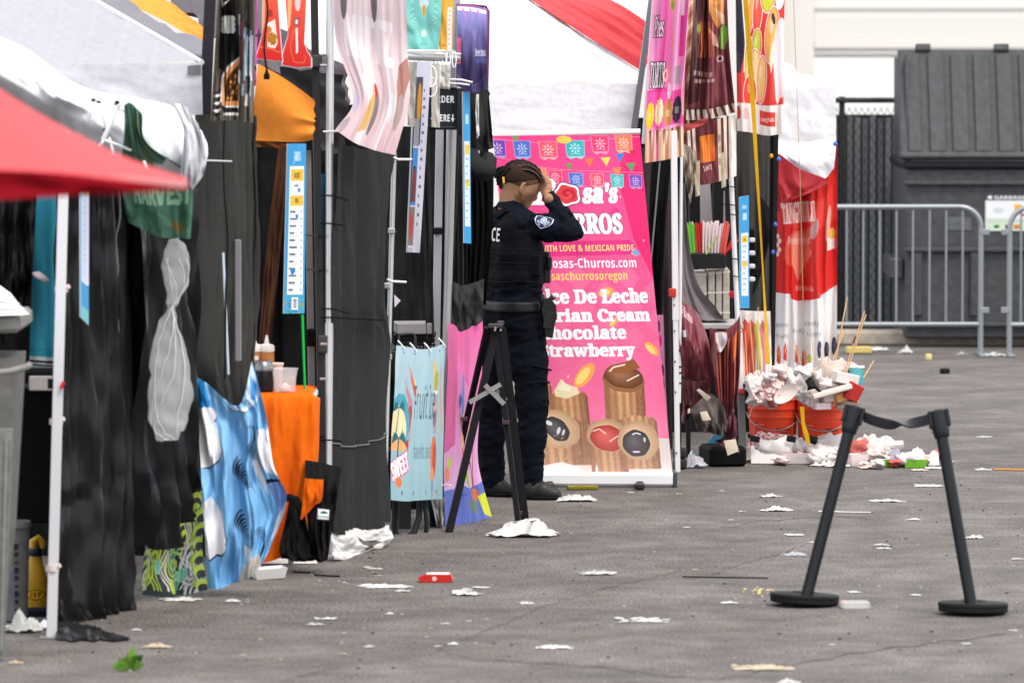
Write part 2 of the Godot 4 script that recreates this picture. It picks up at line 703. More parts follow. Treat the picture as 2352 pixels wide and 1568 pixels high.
# ---------------------------------------------------------------- ground
func ground() -> void:
	var m := StandardMaterial3D.new()
	m.albedo_color = Color(0.352, 0.318, 0.30).linear_to_srgb()
	m.roughness = 0.88
	m.metallic_specular = 0.3
	var im := Image.create_empty(1024, 1024, false, Image.FORMAT_RGB8)
	var n1 := FastNoiseLite.new()
	n1.seed = 3
	n1.frequency = 0.33
	n1.fractal_octaves = 2
	var n2 := FastNoiseLite.new()
	n2.seed = 8
	n2.frequency = 0.012
	n2.fractal_octaves = 4
	var a := n1.get_seamless_image(1024, 1024)
	var b := n2.get_seamless_image(1024, 1024)
	a.convert(Image.FORMAT_L8)
	b.convert(Image.FORMAT_L8)
	var da := a.get_data()
	var db := b.get_data()
	var out := PackedByteArray()
	out.resize(1024 * 1024 * 3)
	for i in 1024 * 1024:
		var g := (da[i] - 128) * 0.6 + (db[i] - 128) * 0.16
		var k := 182.0 + g
		if da[i] > 200:
			k += 26.0
		elif da[i] < 62:
			k -= 40.0
		out[i * 3] = clampi(int(k + 2), 40, 255)
		out[i * 3 + 1] = clampi(int(k), 40, 255)
		out[i * 3 + 2] = clampi(int(k - 2), 40, 255)
	im.set_data(1024, 1024, false, Image.FORMAT_RGB8, out)
	im.generate_mipmaps()
	m.albedo_texture = ImageTexture.create_from_image(im)
	m.uv1_triplanar = true
	m.uv1_world_triplanar = true
	m.uv1_scale = Vector3.ONE * 0.27
	m.normal_enabled = true
	m.normal_texture = ntex("grit", 0.28, 512, Color.WHITE, Color.WHITE, 14.0, 2)
	m.normal_scale = 0.2
	m.detail_enabled = true
	m.detail_blend_mode = BaseMaterial3D.BLEND_MODE_MUL
	m.detail_albedo = ntex("stain", 0.008, 512, Color(0.80, 0.795, 0.79), Color(1, 1, 1), 0.0, 6)
	m.detail_uv_layer = BaseMaterial3D.DETAIL_UV_1
	var bd := B.new()
	var pts := []
	for j in 41:
		for i in 41:
			pts.append(Vector3(-300 + i * 15.0, 0, 60 - j * 15.0))
	bd.grid(pts, 40, 40)
	struct("ground", bd, m)
	# cracks: ragged open seams, filled with darker dirt
	var seam := mat(0.062, 0.055, 0.05, 0.95)
	var runs := [
		[1000, 1495, 1040, 1480, 1110, 1450, 1160, 1428, 1200, 1410, 1270, 1385, 1330, 1365, 1400, 1347, 1470, 1332, 1530, 1318, 1570, 1306],
		[1010, 1489, 1020, 1500, 1060, 1510, 1130, 1515, 1230, 1520, 1320, 1527, 1430, 1537, 1560, 1552, 1650, 1560],
		[1640, 1560, 1700, 1548, 1780, 1530, 1900, 1510, 2030, 1490, 2180, 1470, 2340, 1452],
		[640, 1566, 700, 1550, 760, 1536, 800, 1527],
		[1580, 1328, 1640, 1320, 1680, 1300, 1740, 1284, 1800, 1270, 1850, 1246],
		[1660, 1212, 1740, 1196, 1830, 1190, 1930, 1186, 2020, 1190],
	]
	for r in runs:
		var cb := B.new()
		var prev_l := Vector3.ZERO
		var prev_r := Vector3.ZERO
		for i in range(0, r.size() - 2, 2):
			for k in 6:
				var t := k / 6.0
				var p := G(lerpf(r[i], r[i + 2], t), lerpf(r[i + 1], r[i + 3], t), 0.004)
				var w := 0.003 + 0.007 * absf(noise.get_noise_2d(p.x * 900.0, p.z * 900.0))
				p.x += 0.045 * noise.get_noise_2d(p.x * 700.0, p.z * 300.0)
				p.z += 0.12 * noise.get_noise_2d(p.z * 500.0, p.x * 800.0)
				var l := p + Vector3(0, 0, -w * 1.6)
				var q := p + Vector3(0, 0, w * 1.6)
				if i > 0 or k > 0:
					cb.quad(prev_l, l, q, prev_r)
				prev_l = l
				prev_r = q
		struct("crack", cb, seam)
	# the parking-bay line that shows behind the posts
	var lb := B.new()
	var p0 := G(2284, 1077, 0.004)
	var p1 := G(2420, 1079, 0.004)
	lb.quad(p0 + Vector3(0, 0, -0.06), p1 + Vector3(0, 0, -0.06), p1 + Vector3(0, 0, 0.06), p0 + Vector3(0, 0, 0.06))
	struct("painted_line", lb, mat(0.42, 0.2, 0.04, 0.8, "worn"))
	# grit too small to count
	var gb := B.new()
	var tones := [Color(0.34, 0.32, 0.30), Color(0.2, 0.18, 0.15), Color(0.03, 0.03, 0.03), Color(0.32, 0.25, 0.15), Color(0.42, 0.40, 0.38), Color(0.05, 0.04, 0.03)]
	for k in 460:
		var yy := 1070.0 + 500.0 * pow(rng.randf(), 0.8)
		var p := G(rng.randf_range(640, 2352) if yy < 1330 else rng.randf_range(40, 2352), yy)
		var s := rng.randf_range(0.003, 0.009)
		gb.col = tones[rng.randi() % tones.size()]
		var bs := Basis(Vector3.UP, rng.randf() * TAU)
		gb.box(p + Vector3(0, s * 0.25, 0), Vector3(s * rng.randf_range(0.8, 2.2), s * 0.6, s), bs)
	var gm := mat(1, 1, 1, 0.9, "grit")
	gm.vertex_color_use_as_albedo = true
	struct("grit", gb, gm, "stuff")

# ---------------------------------------------------------------- far side of the lot
func backdrop() -> void:
	# building
	var z := 66.0
	var cream := mat(0.67, 0.635, 0.60, 0.7)
	var base := P(2200, 300, z)
	base.y = 0
	var bl := thing("building", "cream building with horizontal bands across the back of the lot", "building", base)
	var bands := [[-40, 9, 0.0], [9, 22, 0.05], [22, 34, 0.03], [34, 90, 0.05], [90, 111, 0.07], [111, 125, 0.04]]
	for k in bands.size():
		var bb := B.new()
		var t := P(2200, bands[k][0], z).y
		var u := P(2200, bands[k][1], z).y
		bb.box(Vector3(8.2, (t + u) * 0.5, -z + 0.3 + bands[k][2] * 0.5), Vector3(9.46, t - u - 0.002, 0.6 + bands[k][2]), Basis(), 0.008)
		part("wall_band", bb, cream, bl)
	var cb := B.new()
	var yt := P(2200, -40, z).y
	cb.box(Vector3(3.29, yt * 0.5, -z + 0.31), Vector3(0.36, yt, 0.7), Basis(), 0.01)
	part("corner_pilaster", cb, cream, bl)
	var cb2 := B.new()
	cb2.box(Vector3(-6.6, yt * 0.5, -z + 0.6), Vector3(19.42, yt, 0.5), Basis(), 0.0)
	part("side_wall", cb2, cream, bl)
	var wb := B.new()
	wb.box(Vector3(8.3, 1.06, -z - 1.2), Vector3(9.7, 2.1, 0.2), Basis(), 0.0)
	part("loading_door", wb, mat(0.93, 0.93, 0.92, 0.35), bl, "bright white door under the cream bands")
	# chain link fence with dark slats
	var fz := 46.4
	var s := FOC / fz
	var fy := gz(0)
	var fp := facing(fz)
	var f0 := on(fp, 1700, 300)
	var f1 := on(fp, 2430, 300)
	var ytop := on(fp, 2000, 230).y
	var fb := Vector3(f0.x, 0, f0.z)
	var fence := thing("chain_link_fence", "dark chain link fence with privacy slats beside the dumpster", "fence", fb)
	var dark := mat(0.035, 0.036, 0.038, 0.6)
	var steel := mat(0.12, 0.12, 0.125, 0.5, "metal")
	var rb := B.new()
	rb.tube([Vector3(f0.x, ytop, f0.z), Vector3(f1.x, ytop, f0.z)], 0.022, 8)
	part("top_rail", rb, dark, fence)
	var wall := B.new()
	wall.box(Vector3((f0.x + f1.x) / 2, 0.9, f0.z - 0.06), Vector3(f1.x - f0.x, 1.8, 0.012))
	part("privacy_screen", wall, mat(0.045, 0.045, 0.047, 0.8, "cloth"), fence)
	var nx := int((f1.x - f0.x) / 0.062)
	for i in nx:
		var sb := B.new()
		sb.box(Vector3(f0.x + (i + 0.5) * 0.062, 0.93, f0.z - 0.03), Vector3(0.046, 1.70 + 0.03 * sin(i * 2.3), 0.006), Basis(Vector3.UP, 0.25 * sin(i * 1.7)))
		var tone: float = [0.17, 0.22, 0.15, 0.195][i % 4]
		part("slat", sb, mat(tone, tone, tone * 1.04, 0.6), fence)
	var lb := B.new()
	for i in range(-40, nx * 2 + 4):
		for d in [-1.0, 1.0]:
			var x0 := f0.x + i * 0.052
			var x1: float = x0 + 1.0
			if d < 0:
				var q := x0
				x0 = x1
				x1 = q
			if minf(x0, x1) > f0.x - 0.3 and maxf(x0, x1) < f1.x + 0.6:
				lb.tube([Vector3(x0, 0.05, f0.z + 0.006 * d), Vector3(x1, ytop - 0.06, f0.z + 0.006 * d)], 0.0019, 4, true, false)
	var lk := part("chain_link", lb, mat(0.05, 0.05, 0.05, 0.5), fence)
	lk.set_meta("kind", "stuff")
	for px in [1760, 1935, 2085, 2300]:
		var pb := B.new()
		var q := on(fp, px, 300)
		pb.tube([Vector3(q.x, 0, q.z - 0.03), Vector3(q.x, ytop + 0.03, q.z - 0.03)], 0.025, 8)
		part("fence_post", pb, dark, fence)
	# concrete edge in front of the fence
	var kb := B.new()
	var k0 := G(1700, 806)
	kb.box(Vector3(1.6, 0.06, -45.0), Vector3(5.0, 0.12, 0.3), Basis(), 0.02)
	struct("kerb", kb, mat(0.42, 0.36, 0.3, 0.9, "worn"))
	dumpster()
	crowd_barriers()

func dumpster() -> void:
	var z := 44.7
	var fp := facing(z)
	var a := on(fp, 2079, 810)
	var w := 2.0
	var d := thing("dumpster", "large dark grey dumpster with sloped ribbed lid and garbage notice", "dumpster", Vector3(a.x + w / 2, 0, a.z))
	var paint := mat(0.078, 0.078, 0.083, 0.55, "worn")
	var lidm := mat(0.086, 0.088, 0.092, 0.5, "worn")
	var lipm := mat(0.02, 0.02, 0.022, 0.6)
	var yb := 0.07
	var yt := on(fp, 2079, 386).y
	var b := B.new()
	b.box(Vector3(a.x + w / 2, (yb + yt) / 2, a.z - 0.8), Vector3(w, yt - yb, 1.6), Basis(), 0.02)
	part("body", b, paint, d)
	for yy in [[420, 0.03], [573, 0.035], [745, 0.03]]:
		var r := B.new()
		r.box(Vector3(a.x + w / 2 + 0.02, on(fp, 2100, yy[0]).y, a.z + 0.012), Vector3(w + 0.06, yy[1], 0.06), Basis(), 0.008)
		part("ridge", r, paint, d)
	for xx in [2110, 2238]:
		var r := B.new()
		var q := on(fp, xx, 600)
		r.box(Vector3(q.x, 0.5, a.z + 0.01), Vector3(0.06, 0.5, 0.05), Basis(), 0.008)
		part("stiffener", r, paint, d)
	var lip := B.new()
	lip.box(Vector3(a.x + w / 2 + 0.01, yt + 0.03, a.z - 0.78), Vector3(w + 0.06, 0.055, 1.64), Basis(), 0.01)
	part("rim", lip, lipm, d)
	var pk := B.new()
	pk.box(Vector3(a.x - 0.06, 0.62, a.z - 0.5), Vector3(0.1, 0.16, 0.9), Basis(), 0.01)
	part("fork_pocket", pk, paint, d)
	# sloped lid
	var l0 := on(fp, 2070, 366)
	var lb := P(2084, 116, z + 0.3)
	var lw := 2.06
	var n := Vector3(0, l0.z - lb.z, lb.y - l0.y).normalized()
	var lid := B.new()
	var e := Vector3(0, lb.y - l0.y, lb.z - l0.z)
	var bs := Basis(Vector3.RIGHT, e.normalized(), Vector3.RIGHT.cross(e.normalized()))
	lid.box(Vector3(l0.x + lw / 2, 0, 0) + Vector3(0, l0.y + e.y / 2, l0.z + e.z / 2), Vector3(lw, e.length(), 0.04), bs, 0.012)
	var lidp := part("lid", lid, lidm, d)
	for k in 8:
		var rx: float = on(facing(z + 0.2), 2094 + 52.5 * k, 240).x
		var r := B.new()
		r.box(Vector3(rx + 0.02, l0.y + e.y * 0.5, l0.z + e.z * 0.5) + bs.z * 0.03, Vector3(0.125 if k else 0.1, e.length() * 0.9, 0.035), bs, 0.012)
		part("lid_panel", r, lidm, lidp)
	var edge := B.new()
	edge.box(Vector3(l0.x + lw / 2, l0.y + 0.03, l0.z + 0.03), Vector3(lw + 0.02, 0.05, 0.06), bs, 0.01)
	part("lid_lip", edge, lidm, lidp)
	for k in 3:
		var h := B.new()
		h.box(Vector3(l0.x + 0.2 + k * 0.62, lb.y + 0.01, lb.z), Vector3(0.12, 0.06, 0.1), bs, 0.01)
		part("hinge", h, lidm, lidp)
	var side := B.new()
	side.prism(PackedVector2Array([Vector2(0, 0), Vector2(1.6, 0), Vector2(1.6, e.y - 0.05), Vector2(0.3, e.y - 0.06)]), Vector3(a.x + 0.03, yt + 0.06, a.z), Vector3(0, 0, -1), Vector3.UP, 0.03)
	part("cheek_plate", side, paint, d)
	# notice
	var cv := Cv.new(320, 320, rgb(205, 205, 205), 0, 0, 100, 100)
	cv.rect(0, 0, 100, 16, rgb(70, 72, 76))
	write(cv, "GARBAGE", 52, 13, 9, rgb(230, 230, 228), sans, 66)
	cv.ell(10, 8, 5, 5, rgb(220, 220, 220))
	cv.rect(3, 20, 97, 66, rgb(226, 226, 228))
	cv.poly([60, 28, 76, 28, 74, 52, 62, 52], rgb(226, 170, 30))
	cv.ell(28, 44, 12, 8, rgb(200, 205, 208))
	cv.ell(80, 56, 5, 4, rgb(205, 60, 55))
	cv.rect(3, 68, 97, 78, rgb(190, 205, 182))
	cv.rect(3, 80, 97, 97, rgb(198, 216, 190))
	cv.ell(24, 88, 6, 5, rgb(40, 120, 60))
	cv.rect(42, 83, 46, 95, rgb(40, 40, 40))
	cv.rect(60, 83, 72, 95, rgb(200, 120, 50))
	var nb := B.new()
	var q0 := on(fp, 2264, 446)
	var q1 := on(fp, 2374, 530)
	nb.quad(Vector3(q0.x, q0.y, a.z + 0.008), Vector3(q1.x, q0.y, a.z + 0.008), Vector3(q1.x, q1.y, a.z + 0.008), Vector3(q0.x, q1.y, a.z + 0.008))
	part("notice", nb, print_mat(cv.tex(), 0.5), d, "white garbage notice with small pictures")
	for st in [[2178, 498, 2232, 528], [2335, 500, 2352, 528]]:
		var sb := B.new()
		var s0 := on(fp, st[0], st[1])
		var s1 := on(fp, st[2], st[3])
		sb.quad(Vector3(s0.x, s0.y, a.z + 0.006), Vector3(s1.x, s0.y, a.z + 0.006), Vector3(s1.x, s1.y, a.z + 0.006), Vector3(s0.x, s1.y, a.z + 0.006))
		part("sticker", sb, mat(0.13, 0.135, 0.14, 0.6, "worn"), d)

func crowd_barriers() -> void:
	var z := gz(818)
	var fp := facing(z)
	var galv := mat(0.30, 0.32, 0.335, 0.4, "metal")
	var specs := [[1760.0, 2256.0, "galvanised crowd barrier in front of the chain link fence", 0.0], [2322.0, 2810.0, "galvanised crowd barrier cut off by the right edge, before the dumpster", 0.25]]
	for sp in specs:
		var x0: float = on(fp, sp[0], 600).x
		var x1: float = on(fp, sp[1], 600).x
		var yt := on(fp, 2000, 476).y
		var yb := on(fp, 2000, 746).y
		var zz := -z + 0.02 * float(sp[3])
		var o := thing("crowd_barrier", sp[2], "barrier", Vector3((x0 + x1) / 2, 0, zz), "crowd barriers along the fence")
		var fr := B.new()
		var path := []
		var rr := 0.16
		path.append(Vector3(x0, 0.0, zz))
		path.append(Vector3(x0, yt - rr, zz))
		for k in 9:
			var a := PI - PI / 2 * k / 8.0
			path.append(Vector3(x0 + rr + rr * cos(a), yt - rr + rr * sin(a), zz))
		for k in 9:
			var a := PI / 2 - PI / 2 * k / 8.0
			path.append(Vector3(x1 - rr + rr * cos(a), yt - rr + rr * sin(a), zz))
		path.append(Vector3(x1, 0.0, zz))
		fr.tube(path, 0.021, 10)
		part("frame", fr, galv, o)
		var br := B.new()
		br.tube([Vector3(x0, yb, zz), Vector3(x1, yb, zz)], 0.019, 8)
		part("bottom_rail", br, galv, o)
		var n := int((x1 - x0 - 0.06) / 0.1272)
		for k in n:
			var xx := x1 - 0.14 - k * 0.1272
			if xx > x0 + 0.05:
				var vb := B.new()
				vb.tube([Vector3(xx, yb, zz), Vector3(xx, yt, zz)], 0.0085, 8)
				part("upright", vb, galv, o)
		for xx in [x0, x1]:
			var fb := B.new()
			fb.box(Vector3(xx, 0.012, zz), Vector3(0.05, 0.02, 0.5), Basis(), 0.004)
			part("foot", fb, galv, o)
			for hy in [0.35, 0.95]:
				var hk := B.new()
				hk.box(Vector3(xx - 0.03 * signf(xx - (x0 + x1) / 2) * -1.0, hy, zz + 0.012), Vector3(0.07, 0.045, 0.02), Basis(), 0.004)
				part("hook", hk, galv, o)

# ---------------------------------------------------------------- canopies and the dark walls inside them
func roof(called: String, o: Node3D, c: Array, m: Material, sag := 0.0, amp := 0.0, off := 0.0, nu := 16) -> void:
	part(called, patch(P(c[0], c[1], c[2]), P(c[3], c[4], c[5]), P(c[6], c[7], c[8]), P(c[9], c[10], c[11]), nu, nu, sag, amp, off), m, o)

func inner_wall(label: String, x0: float, x1: float, yt: float, z: float, m: Material, yaw := 0.0) -> void:
	var pl := facing_at((x0 + x1) / 2, z, yaw)
	var yb := 37.0 + 34106.0 / z
	var s := sheet([[x0, yt, (x0 + x1) / 2, yt, x1, yt], [x0, yb, (x0 + x1) / 2, yb, x1, yb]], pl, 0.05, 7.0, 0.7, z)
	s.hold = 0.4
	var at := on(pl, (x0 + x1) / 2, yb)
	lone("tarp_wall", cloth(s, 40, 16), m, label, "tarp", at)

func square_post(o: Node3D, called: String, x0: float, y0: float, x1: float, y1: float, z0: float, z1: float, r: float, m: Material) -> MeshInstance3D:
	var b := B.new()
	b.tube([P(x0, y0, z0), P(x1, y1, z1)], r, 4, true)
	return part(called, b, m, o)

func round_post(o: Node3D, called: String, x0: float, y0: float, x1: float, y1: float, z0: float, z1: float, r: float, m: Material) -> MeshInstance3D:
	var b := B.new()
	b.tube([P(x0, y0, z0), P(x1, y1, z1)], r, 14)
	return part(called, b, m, o)

func tents() -> void:
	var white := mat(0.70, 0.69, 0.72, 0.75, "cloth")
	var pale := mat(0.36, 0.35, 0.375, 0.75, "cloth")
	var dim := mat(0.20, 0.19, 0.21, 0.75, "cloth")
	var lilac := mat(0.11, 0.095, 0.105, 0.75, "cloth")
	var orange := mat(0.78, 0.26, 0.04, 0.7, "cloth")
	var dark := mat(0.012, 0.011, 0.012, 0.6, "cloth")
	# white canopy whose corner meets the black leg
	var a := thing("canopy", "white pop-up canopy whose roof corner meets the black leg at upper left", "canopy", P(300, 1330, 26.4))
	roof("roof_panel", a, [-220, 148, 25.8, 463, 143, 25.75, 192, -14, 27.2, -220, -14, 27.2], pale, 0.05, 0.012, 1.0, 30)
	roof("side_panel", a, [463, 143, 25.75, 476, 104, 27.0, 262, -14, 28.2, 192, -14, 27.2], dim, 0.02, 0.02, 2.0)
	var v := sheet([[-220, 149, 120, 148, 463, 144], [-220, 205, 120, 204, 464, 200], [-220, 268, 120, 266, 465, 263]], facing(25.75), 0.008, 2.0, 1.0, 3.0, 0.002)
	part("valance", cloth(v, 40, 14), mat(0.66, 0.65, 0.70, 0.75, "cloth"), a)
	var pk := B.new()
	var k0 := sheet([[430, 150, 461, 149], [430, 172, 461, 171]], facing(25.735))
	cloth(k0, 4, 4, pk)
	part("corner_patch", pk, dim, a)
	var hem := B.new()
	hem.tube([P(192, -14, 27.18), P(330, 66, 26.45), P(463, 143, 25.73)], 0.012, 8)
	part("hip_seam", hem, white, a)
	# orange and grey canopy
	var c := thing("canopy", "orange and dark grey striped canopy with a gathered orange valance", "canopy", P(640, 1250, 28.2))
	roof("orange_stripe", c, [470, 101, 27.3, 480, 70, 27.5, 366, -14, 28.6, 256, -14, 28.2], orange, 0.02, 0.01, 4.0)
	roof("grey_panel", c, [480, 70, 27.5, 640, 175, 27.6, 600, -14, 28.9, 366, -14, 28.6], lilac, 0.02, 0.03, 5.0)
	var ov := sheet([[592, 146, 640, 172, 690, 206, 721, 229], [586, 205, 640, 222, 690, 250, 722, 268], [580, 270, 640, 270, 690, 276, 722, 284], [573, 322, 640, 325, 690, 326, 719, 320]], facing(27.25), 0.0)
	ov.nz = noise
	var vb := B.new()
	var pts := []
	for j in 37:
		for i in 33:
			var u := i / 32.0
			var w := j / 36.0
			var pull := 0.011 * sin(w * 21.0 + u * 2.0) * smoothstep(0.35, 1.0, u) * smoothstep(0.3, 0.75, w)
			var belly := 0.02 * sin(w * 5.0 - u * 2.6) * (1.0 - u * 0.4)
			pts.append(ov.at(u, w) + Vector3(0.0, 0.0, pull + belly) + Vector3(0.004, 0, 0) * sin(w * 26.0) * smoothstep(0.8, 1.0, u))
	vb.grid(pts, 32, 36)
	part("orange_valance", vb, orange, c)
	roof("dark_valance", c, [596, 148, 27.4, 795, 168, 29.0, 795, 352, 29.0, 722, 345, 27.6], dark, 0.05, 0.03, 6.0)
	roof("grey_eave", c, [600, 40, 28.2, 800, 155, 29.3, 800, 250, 29.2, 596, 148, 27.45], lilac, 0.02, 0.02, 7.0)
	# small white roof seen between the hanging cups and the silver pole
	var e := thing("canopy", "white canopy roof glimpsed between the red cup signs and the silver pole", "canopy", P(720, 1150, 31.5))
	roof("roof_panel", e, [560, 20, 30.6, 800, 176, 30.2, 960, -14, 31.6, 560, -14, 31.6], white, 0.03, 0.03, 8.0)
	# large white canopy with a red stripe behind the pink banner
	var t := thing("canopy", "large white canopy with a red stripe on its roof behind the pink roll-up banner", "canopy", P(1300, 1060, 33.8))
	roof("roof_panel", t, [1000, 199, 33.1, 1463, 192, 33.0, 1168, -14, 35.2, 1000, -14, 35.2], white, 0.05, 0.025, 9.0, 30)
	roof("white_stripe", t, [1463, 192, 33.0, 1480, 167, 33.4, 1198, -14, 35.6, 1168, -14, 35.2], white, 0.0, 0.012, 10.0)
	var red := mat(0.62, 0.06, 0.065, 0.7, "cloth")
	var rp := sheet([[1198, -14, 1256, -14, 1312, -14, 1370, -14], [1330, 72, 1360, 50, 1395, 28, 1425, 10], [1480, 167, 1490, 130, 1500, 95, 1510, 66]], [facing(35.6), facing(34.4), facing(33.4)], 0.07, 3.2, 0.8, 2.2)
	rp.hold = 0.8
	part("red_stripe", cloth(rp, 30, 24), red, t)
	roof("far_stripe", t, [1510, 66, 33.4, 1530, 40, 34.0, 1500, -14, 35.8, 1370, -14, 35.6], white, 0.0, 0.01, 11.0)
	var tv := sheet([[1000, 200, 1230, 196, 1463, 192], [1000, 250, 1230, 250, 1463, 246], [1000, 306, 1230, 304, 1464, 302]], facing(33.0), 0.004, 1.5, 1.6, 5.0, 0.0012)
	tv.hold = 0.2
	part("valance", cloth(tv, 50, 24), mat(0.80, 0.79, 0.82, 0.75, "cloth"), t)
	square_post(t, "leg", 1498, -14, 1456, 300, 32.9, 32.9, 0.016, mat(0.2, 0.2, 0.21, 0.45, "metal"))
	# dark walls inside the stalls
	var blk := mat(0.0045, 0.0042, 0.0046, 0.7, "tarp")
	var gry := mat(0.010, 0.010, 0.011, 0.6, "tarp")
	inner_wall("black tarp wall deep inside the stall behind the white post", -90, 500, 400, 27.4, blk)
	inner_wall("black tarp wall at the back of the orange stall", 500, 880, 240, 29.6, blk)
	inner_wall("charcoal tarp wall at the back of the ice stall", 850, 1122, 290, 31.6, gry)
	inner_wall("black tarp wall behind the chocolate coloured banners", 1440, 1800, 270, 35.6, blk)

# ---------------------------------------------------------------- left stall: white posts, bunched roof, black curtain
func zip(o: Node3D, called: String, x: float, y: float, z: float, len: float, tilt: float, m: Material) -> void:
	var b := B.new()
	var a := P(x, y, z)
	b.tube([a, a + Vector3(len * 0.5, tilt * 0.5, 0.01), a + Vector3(len, tilt, 0.015)], 0.0035, 6)
	part(called, b, m, o)

func left_stall() -> void:
	var plA := vplane(117, 1465, 440, 1372)
	var white := mat(0.68, 0.67, 0.70, 0.7, "cloth")
	var paint := mat(0.58, 0.57, 0.60, 0.4)
	var blk := mat(0.012, 0.0115, 0.012, 0.30, "tarp")
	var cord := mat(0.008, 0.008, 0.008, 0.5)
	var tie := mat(0.72, 0.70, 0.70, 0.4)
	# near white canopy
	var o := thing("canopy", "near white canopy with its side wall rolled up and bunched, on white square legs", "canopy", G(200, 1440))
	var z0 := gz(1465)
	var leg := square_post(o, "leg", 148, 300, 117, 1464, z0 - 0.05, z0, 0.021, paint)
	for k in [[140, 664], [128, 968], [119, 1305]]:
		var kb := B.new()
		kb.tube([P(k[0], k[1] - 7, z0 - 0.01), P(k[0], k[1] + 7, z0 - 0.01)], 0.028, 8)
		kb.box(P(k[0] + 12, k[1] - 4, z0 - 0.02), Vector3(0.03, 0.02, 0.02), Basis(Vector3.BACK, 0.4), 0.004)
		part("cable_knot", kb, mat(0.62, 0.52, 0.50, 0.5), leg)
	var cl := B.new()
	cl.box(P(122, 880, z0 - 0.01), Vector3(0.062, 0.058, 0.06), Basis(), 0.008)
	part("leg_lock", cl, cord, leg)
	var fb := B.new()
	fb.box(G(117, 1466) + Vector3(0, 0.004, 0), Vector3(0.1, 0.008, 0.08), Basis(), 0.002)
	part("foot_plate", fb, mat(0.2, 0.2, 0.2, 0.6), leg)
	var z1 := gz(1372)
	var leg2 := square_post(o, "leg", 441, 300, 428, 1350, z1 + 0.45, z1 + 0.4, 0.02, paint)
	for yy in [471, 560, 690, 745, 820]:
		var tb := B.new()
		tb.tube([P(430, yy, z1 + 0.36), P(447, yy + 1, z1 + 0.35), P(472, yy + rng.randf_range(-2, 3), z1 + 0.34)], 0.004, 6)
		part("cable_tie", tb, cord, leg2)
	# bunched roof edge
	var r := sheet([[-80, 62, 60, 128, 170, 196, 300, 222, 400, 246, 462, 300], [-80, 105, 60, 165, 170, 225, 290, 262, 400, 300, 476, 340], [-80, 150, 60, 210, 165, 262, 280, 330, 380, 385, 470, 385], [-80, 215, 60, 270, 170, 330, 290, 400, 380, 440, 436, 436]], [facing(24.9), facing(24.3), facing(24.25), facing(24.6)], 0.05, 3.0, 1.2, 4.5, 0.013)
	r.hold = 0.35
	part("bunched_wall", cloth(r, 60, 36), white, o)
	var r2 := sheet([[-80, 50, 60, 112, 170, 190, 300, 232], [-80, 92, 60, 152, 172, 218, 290, 262]], [facing(24.1), facing(24.02)], 0.02, 2.0, 1.0, 7.0)
	part("roof_edge", cloth(r2, 30, 8), white, o)
	var fold := sheet([[395, 236, 425, 244, 455, 285], [420, 300, 450, 320, 474, 350], [415, 400, 440, 408, 466, 400], [430, 436, 436, 438, 442, 434]], facing(24.15), 0.05, 3.0, 1.2, 9.0, 0.012)
	part("loose_corner", cloth(fold, 14, 22), white, o)
	for q in [[212, 238, 203, 272], [224, 240, 246, 300], [268, 244, 280, 236], [268, 244, 236, 320], [236, 320, 300, 345], [250, 316, 262, 372], [330, 370, 340, 402], [236, 322, 228, 334]]:
		var tb := B.new()
		var f: float = 0.010 if q[0] == 268 and q[3] == 320 else 0.006
		tb.tube([P(q[0], q[1], 23.95), P((q[0] + q[2]) / 2.0 + 2, (q[1] + q[3]) / 2.0, 23.93), P(q[2], q[3], 23.95)], f, 6)
		part("strap", tb, tie, o)
	for q in [[213, 233], [225, 238], [268, 238], [242, 300]]:
		var eb := B.new()
		eb.lathe(P(q[0], q[1] + 4, 23.97), [0.0, 0.0, 0.011, 0.004, 0.011, 0.018, 0.0, 0.022], 8)
		part("toggle", eb, cord, o)
	# white end of a cable tie sticking out on the black leg
	zip(o, "cable_tie", 468, 368, z1 - 0.2, 0.125, -0.004, tie)
	# green harvest banner
	var cv := Cv.new(256, 384, rgb(88, 130, 108), 0, 0, 100, 150)
	for k in 26:
		cv.ell(rng.randf_range(0, 100), rng.randf_range(0, 150), rng.randf_range(3, 12), rng.randf_range(4, 14), [rgb(96, 142, 118), rgb(74, 114, 92), rgb(104, 150, 122), rgb(112, 136, 98)][k % 4], rng.randf() * 3.0)
	write(cv, "HARVEST", 58, 118, 25, rgb(178, 224, 188), sans, 78, 0.5, 0.0, Color.BLACK, 0.0, 0.05, 0.8)
	cv.ell(80, 140, 10, 4, rgb(140, 120, 60), 0.4)
	var g := sheet([[284, 240, 300, 236, 326, 262], [284, 310, 312, 312, 338, 330], [276, 392, 340, 400, 436, 398], [284, 458, 350, 460, 442, 450], [292, 510, 362, 543, 437, 548]], [facing(23.9), facing(23.95), facing(24.3), facing(24.4), facing(24.45)], 0.045, 4.0, 0.6, 2.0, 0.012)
	g.hold = 0.5
	lone("harvest_banner", cloth(g, 26, 40), print_mat(cv.tex(), 0.75), "crumpled green cloth banner with pale HARVEST lettering hung from the white canopy", "banner", P(350, 545, 24.4))
	# black curtain in two lengths
	var ct := thing("curtain", "wrinkled black plastic curtain hanging beside the near white post", "curtain", G(220, 1415))
	var s1 := sheet([[128, 405, 190, 405, 262, 405, 330, 405], [128, 700, 190, 700, 262, 700, 322, 690], [126, 1050, 195, 1050, 264, 1050, 318, 1040], [124, 1340, 190, 1345, 262, 1350, 316, 1290], [126, 1432, 200, 1424, 264, 1420, 306, 1402]], vplane(117, 1465, 440, 1372, -0.1), 0.06, 6.0, 0.6, 1.0, 0.022)
	s1.hold = 0.7
	part("near_length", cloth(s1, 70, 90), blk, ct)
	var zp := []
	for k in 60:
		zp.append(s1.at(0.68 + 0.010 * sin(k * 0.5), k / 61.0, 0.034))
	var zb := B.new()
	zb.tube(zp, 0.0045, 6)
	part("zip", zb, mat(0.42, 0.40, 0.34, 0.6), ct)
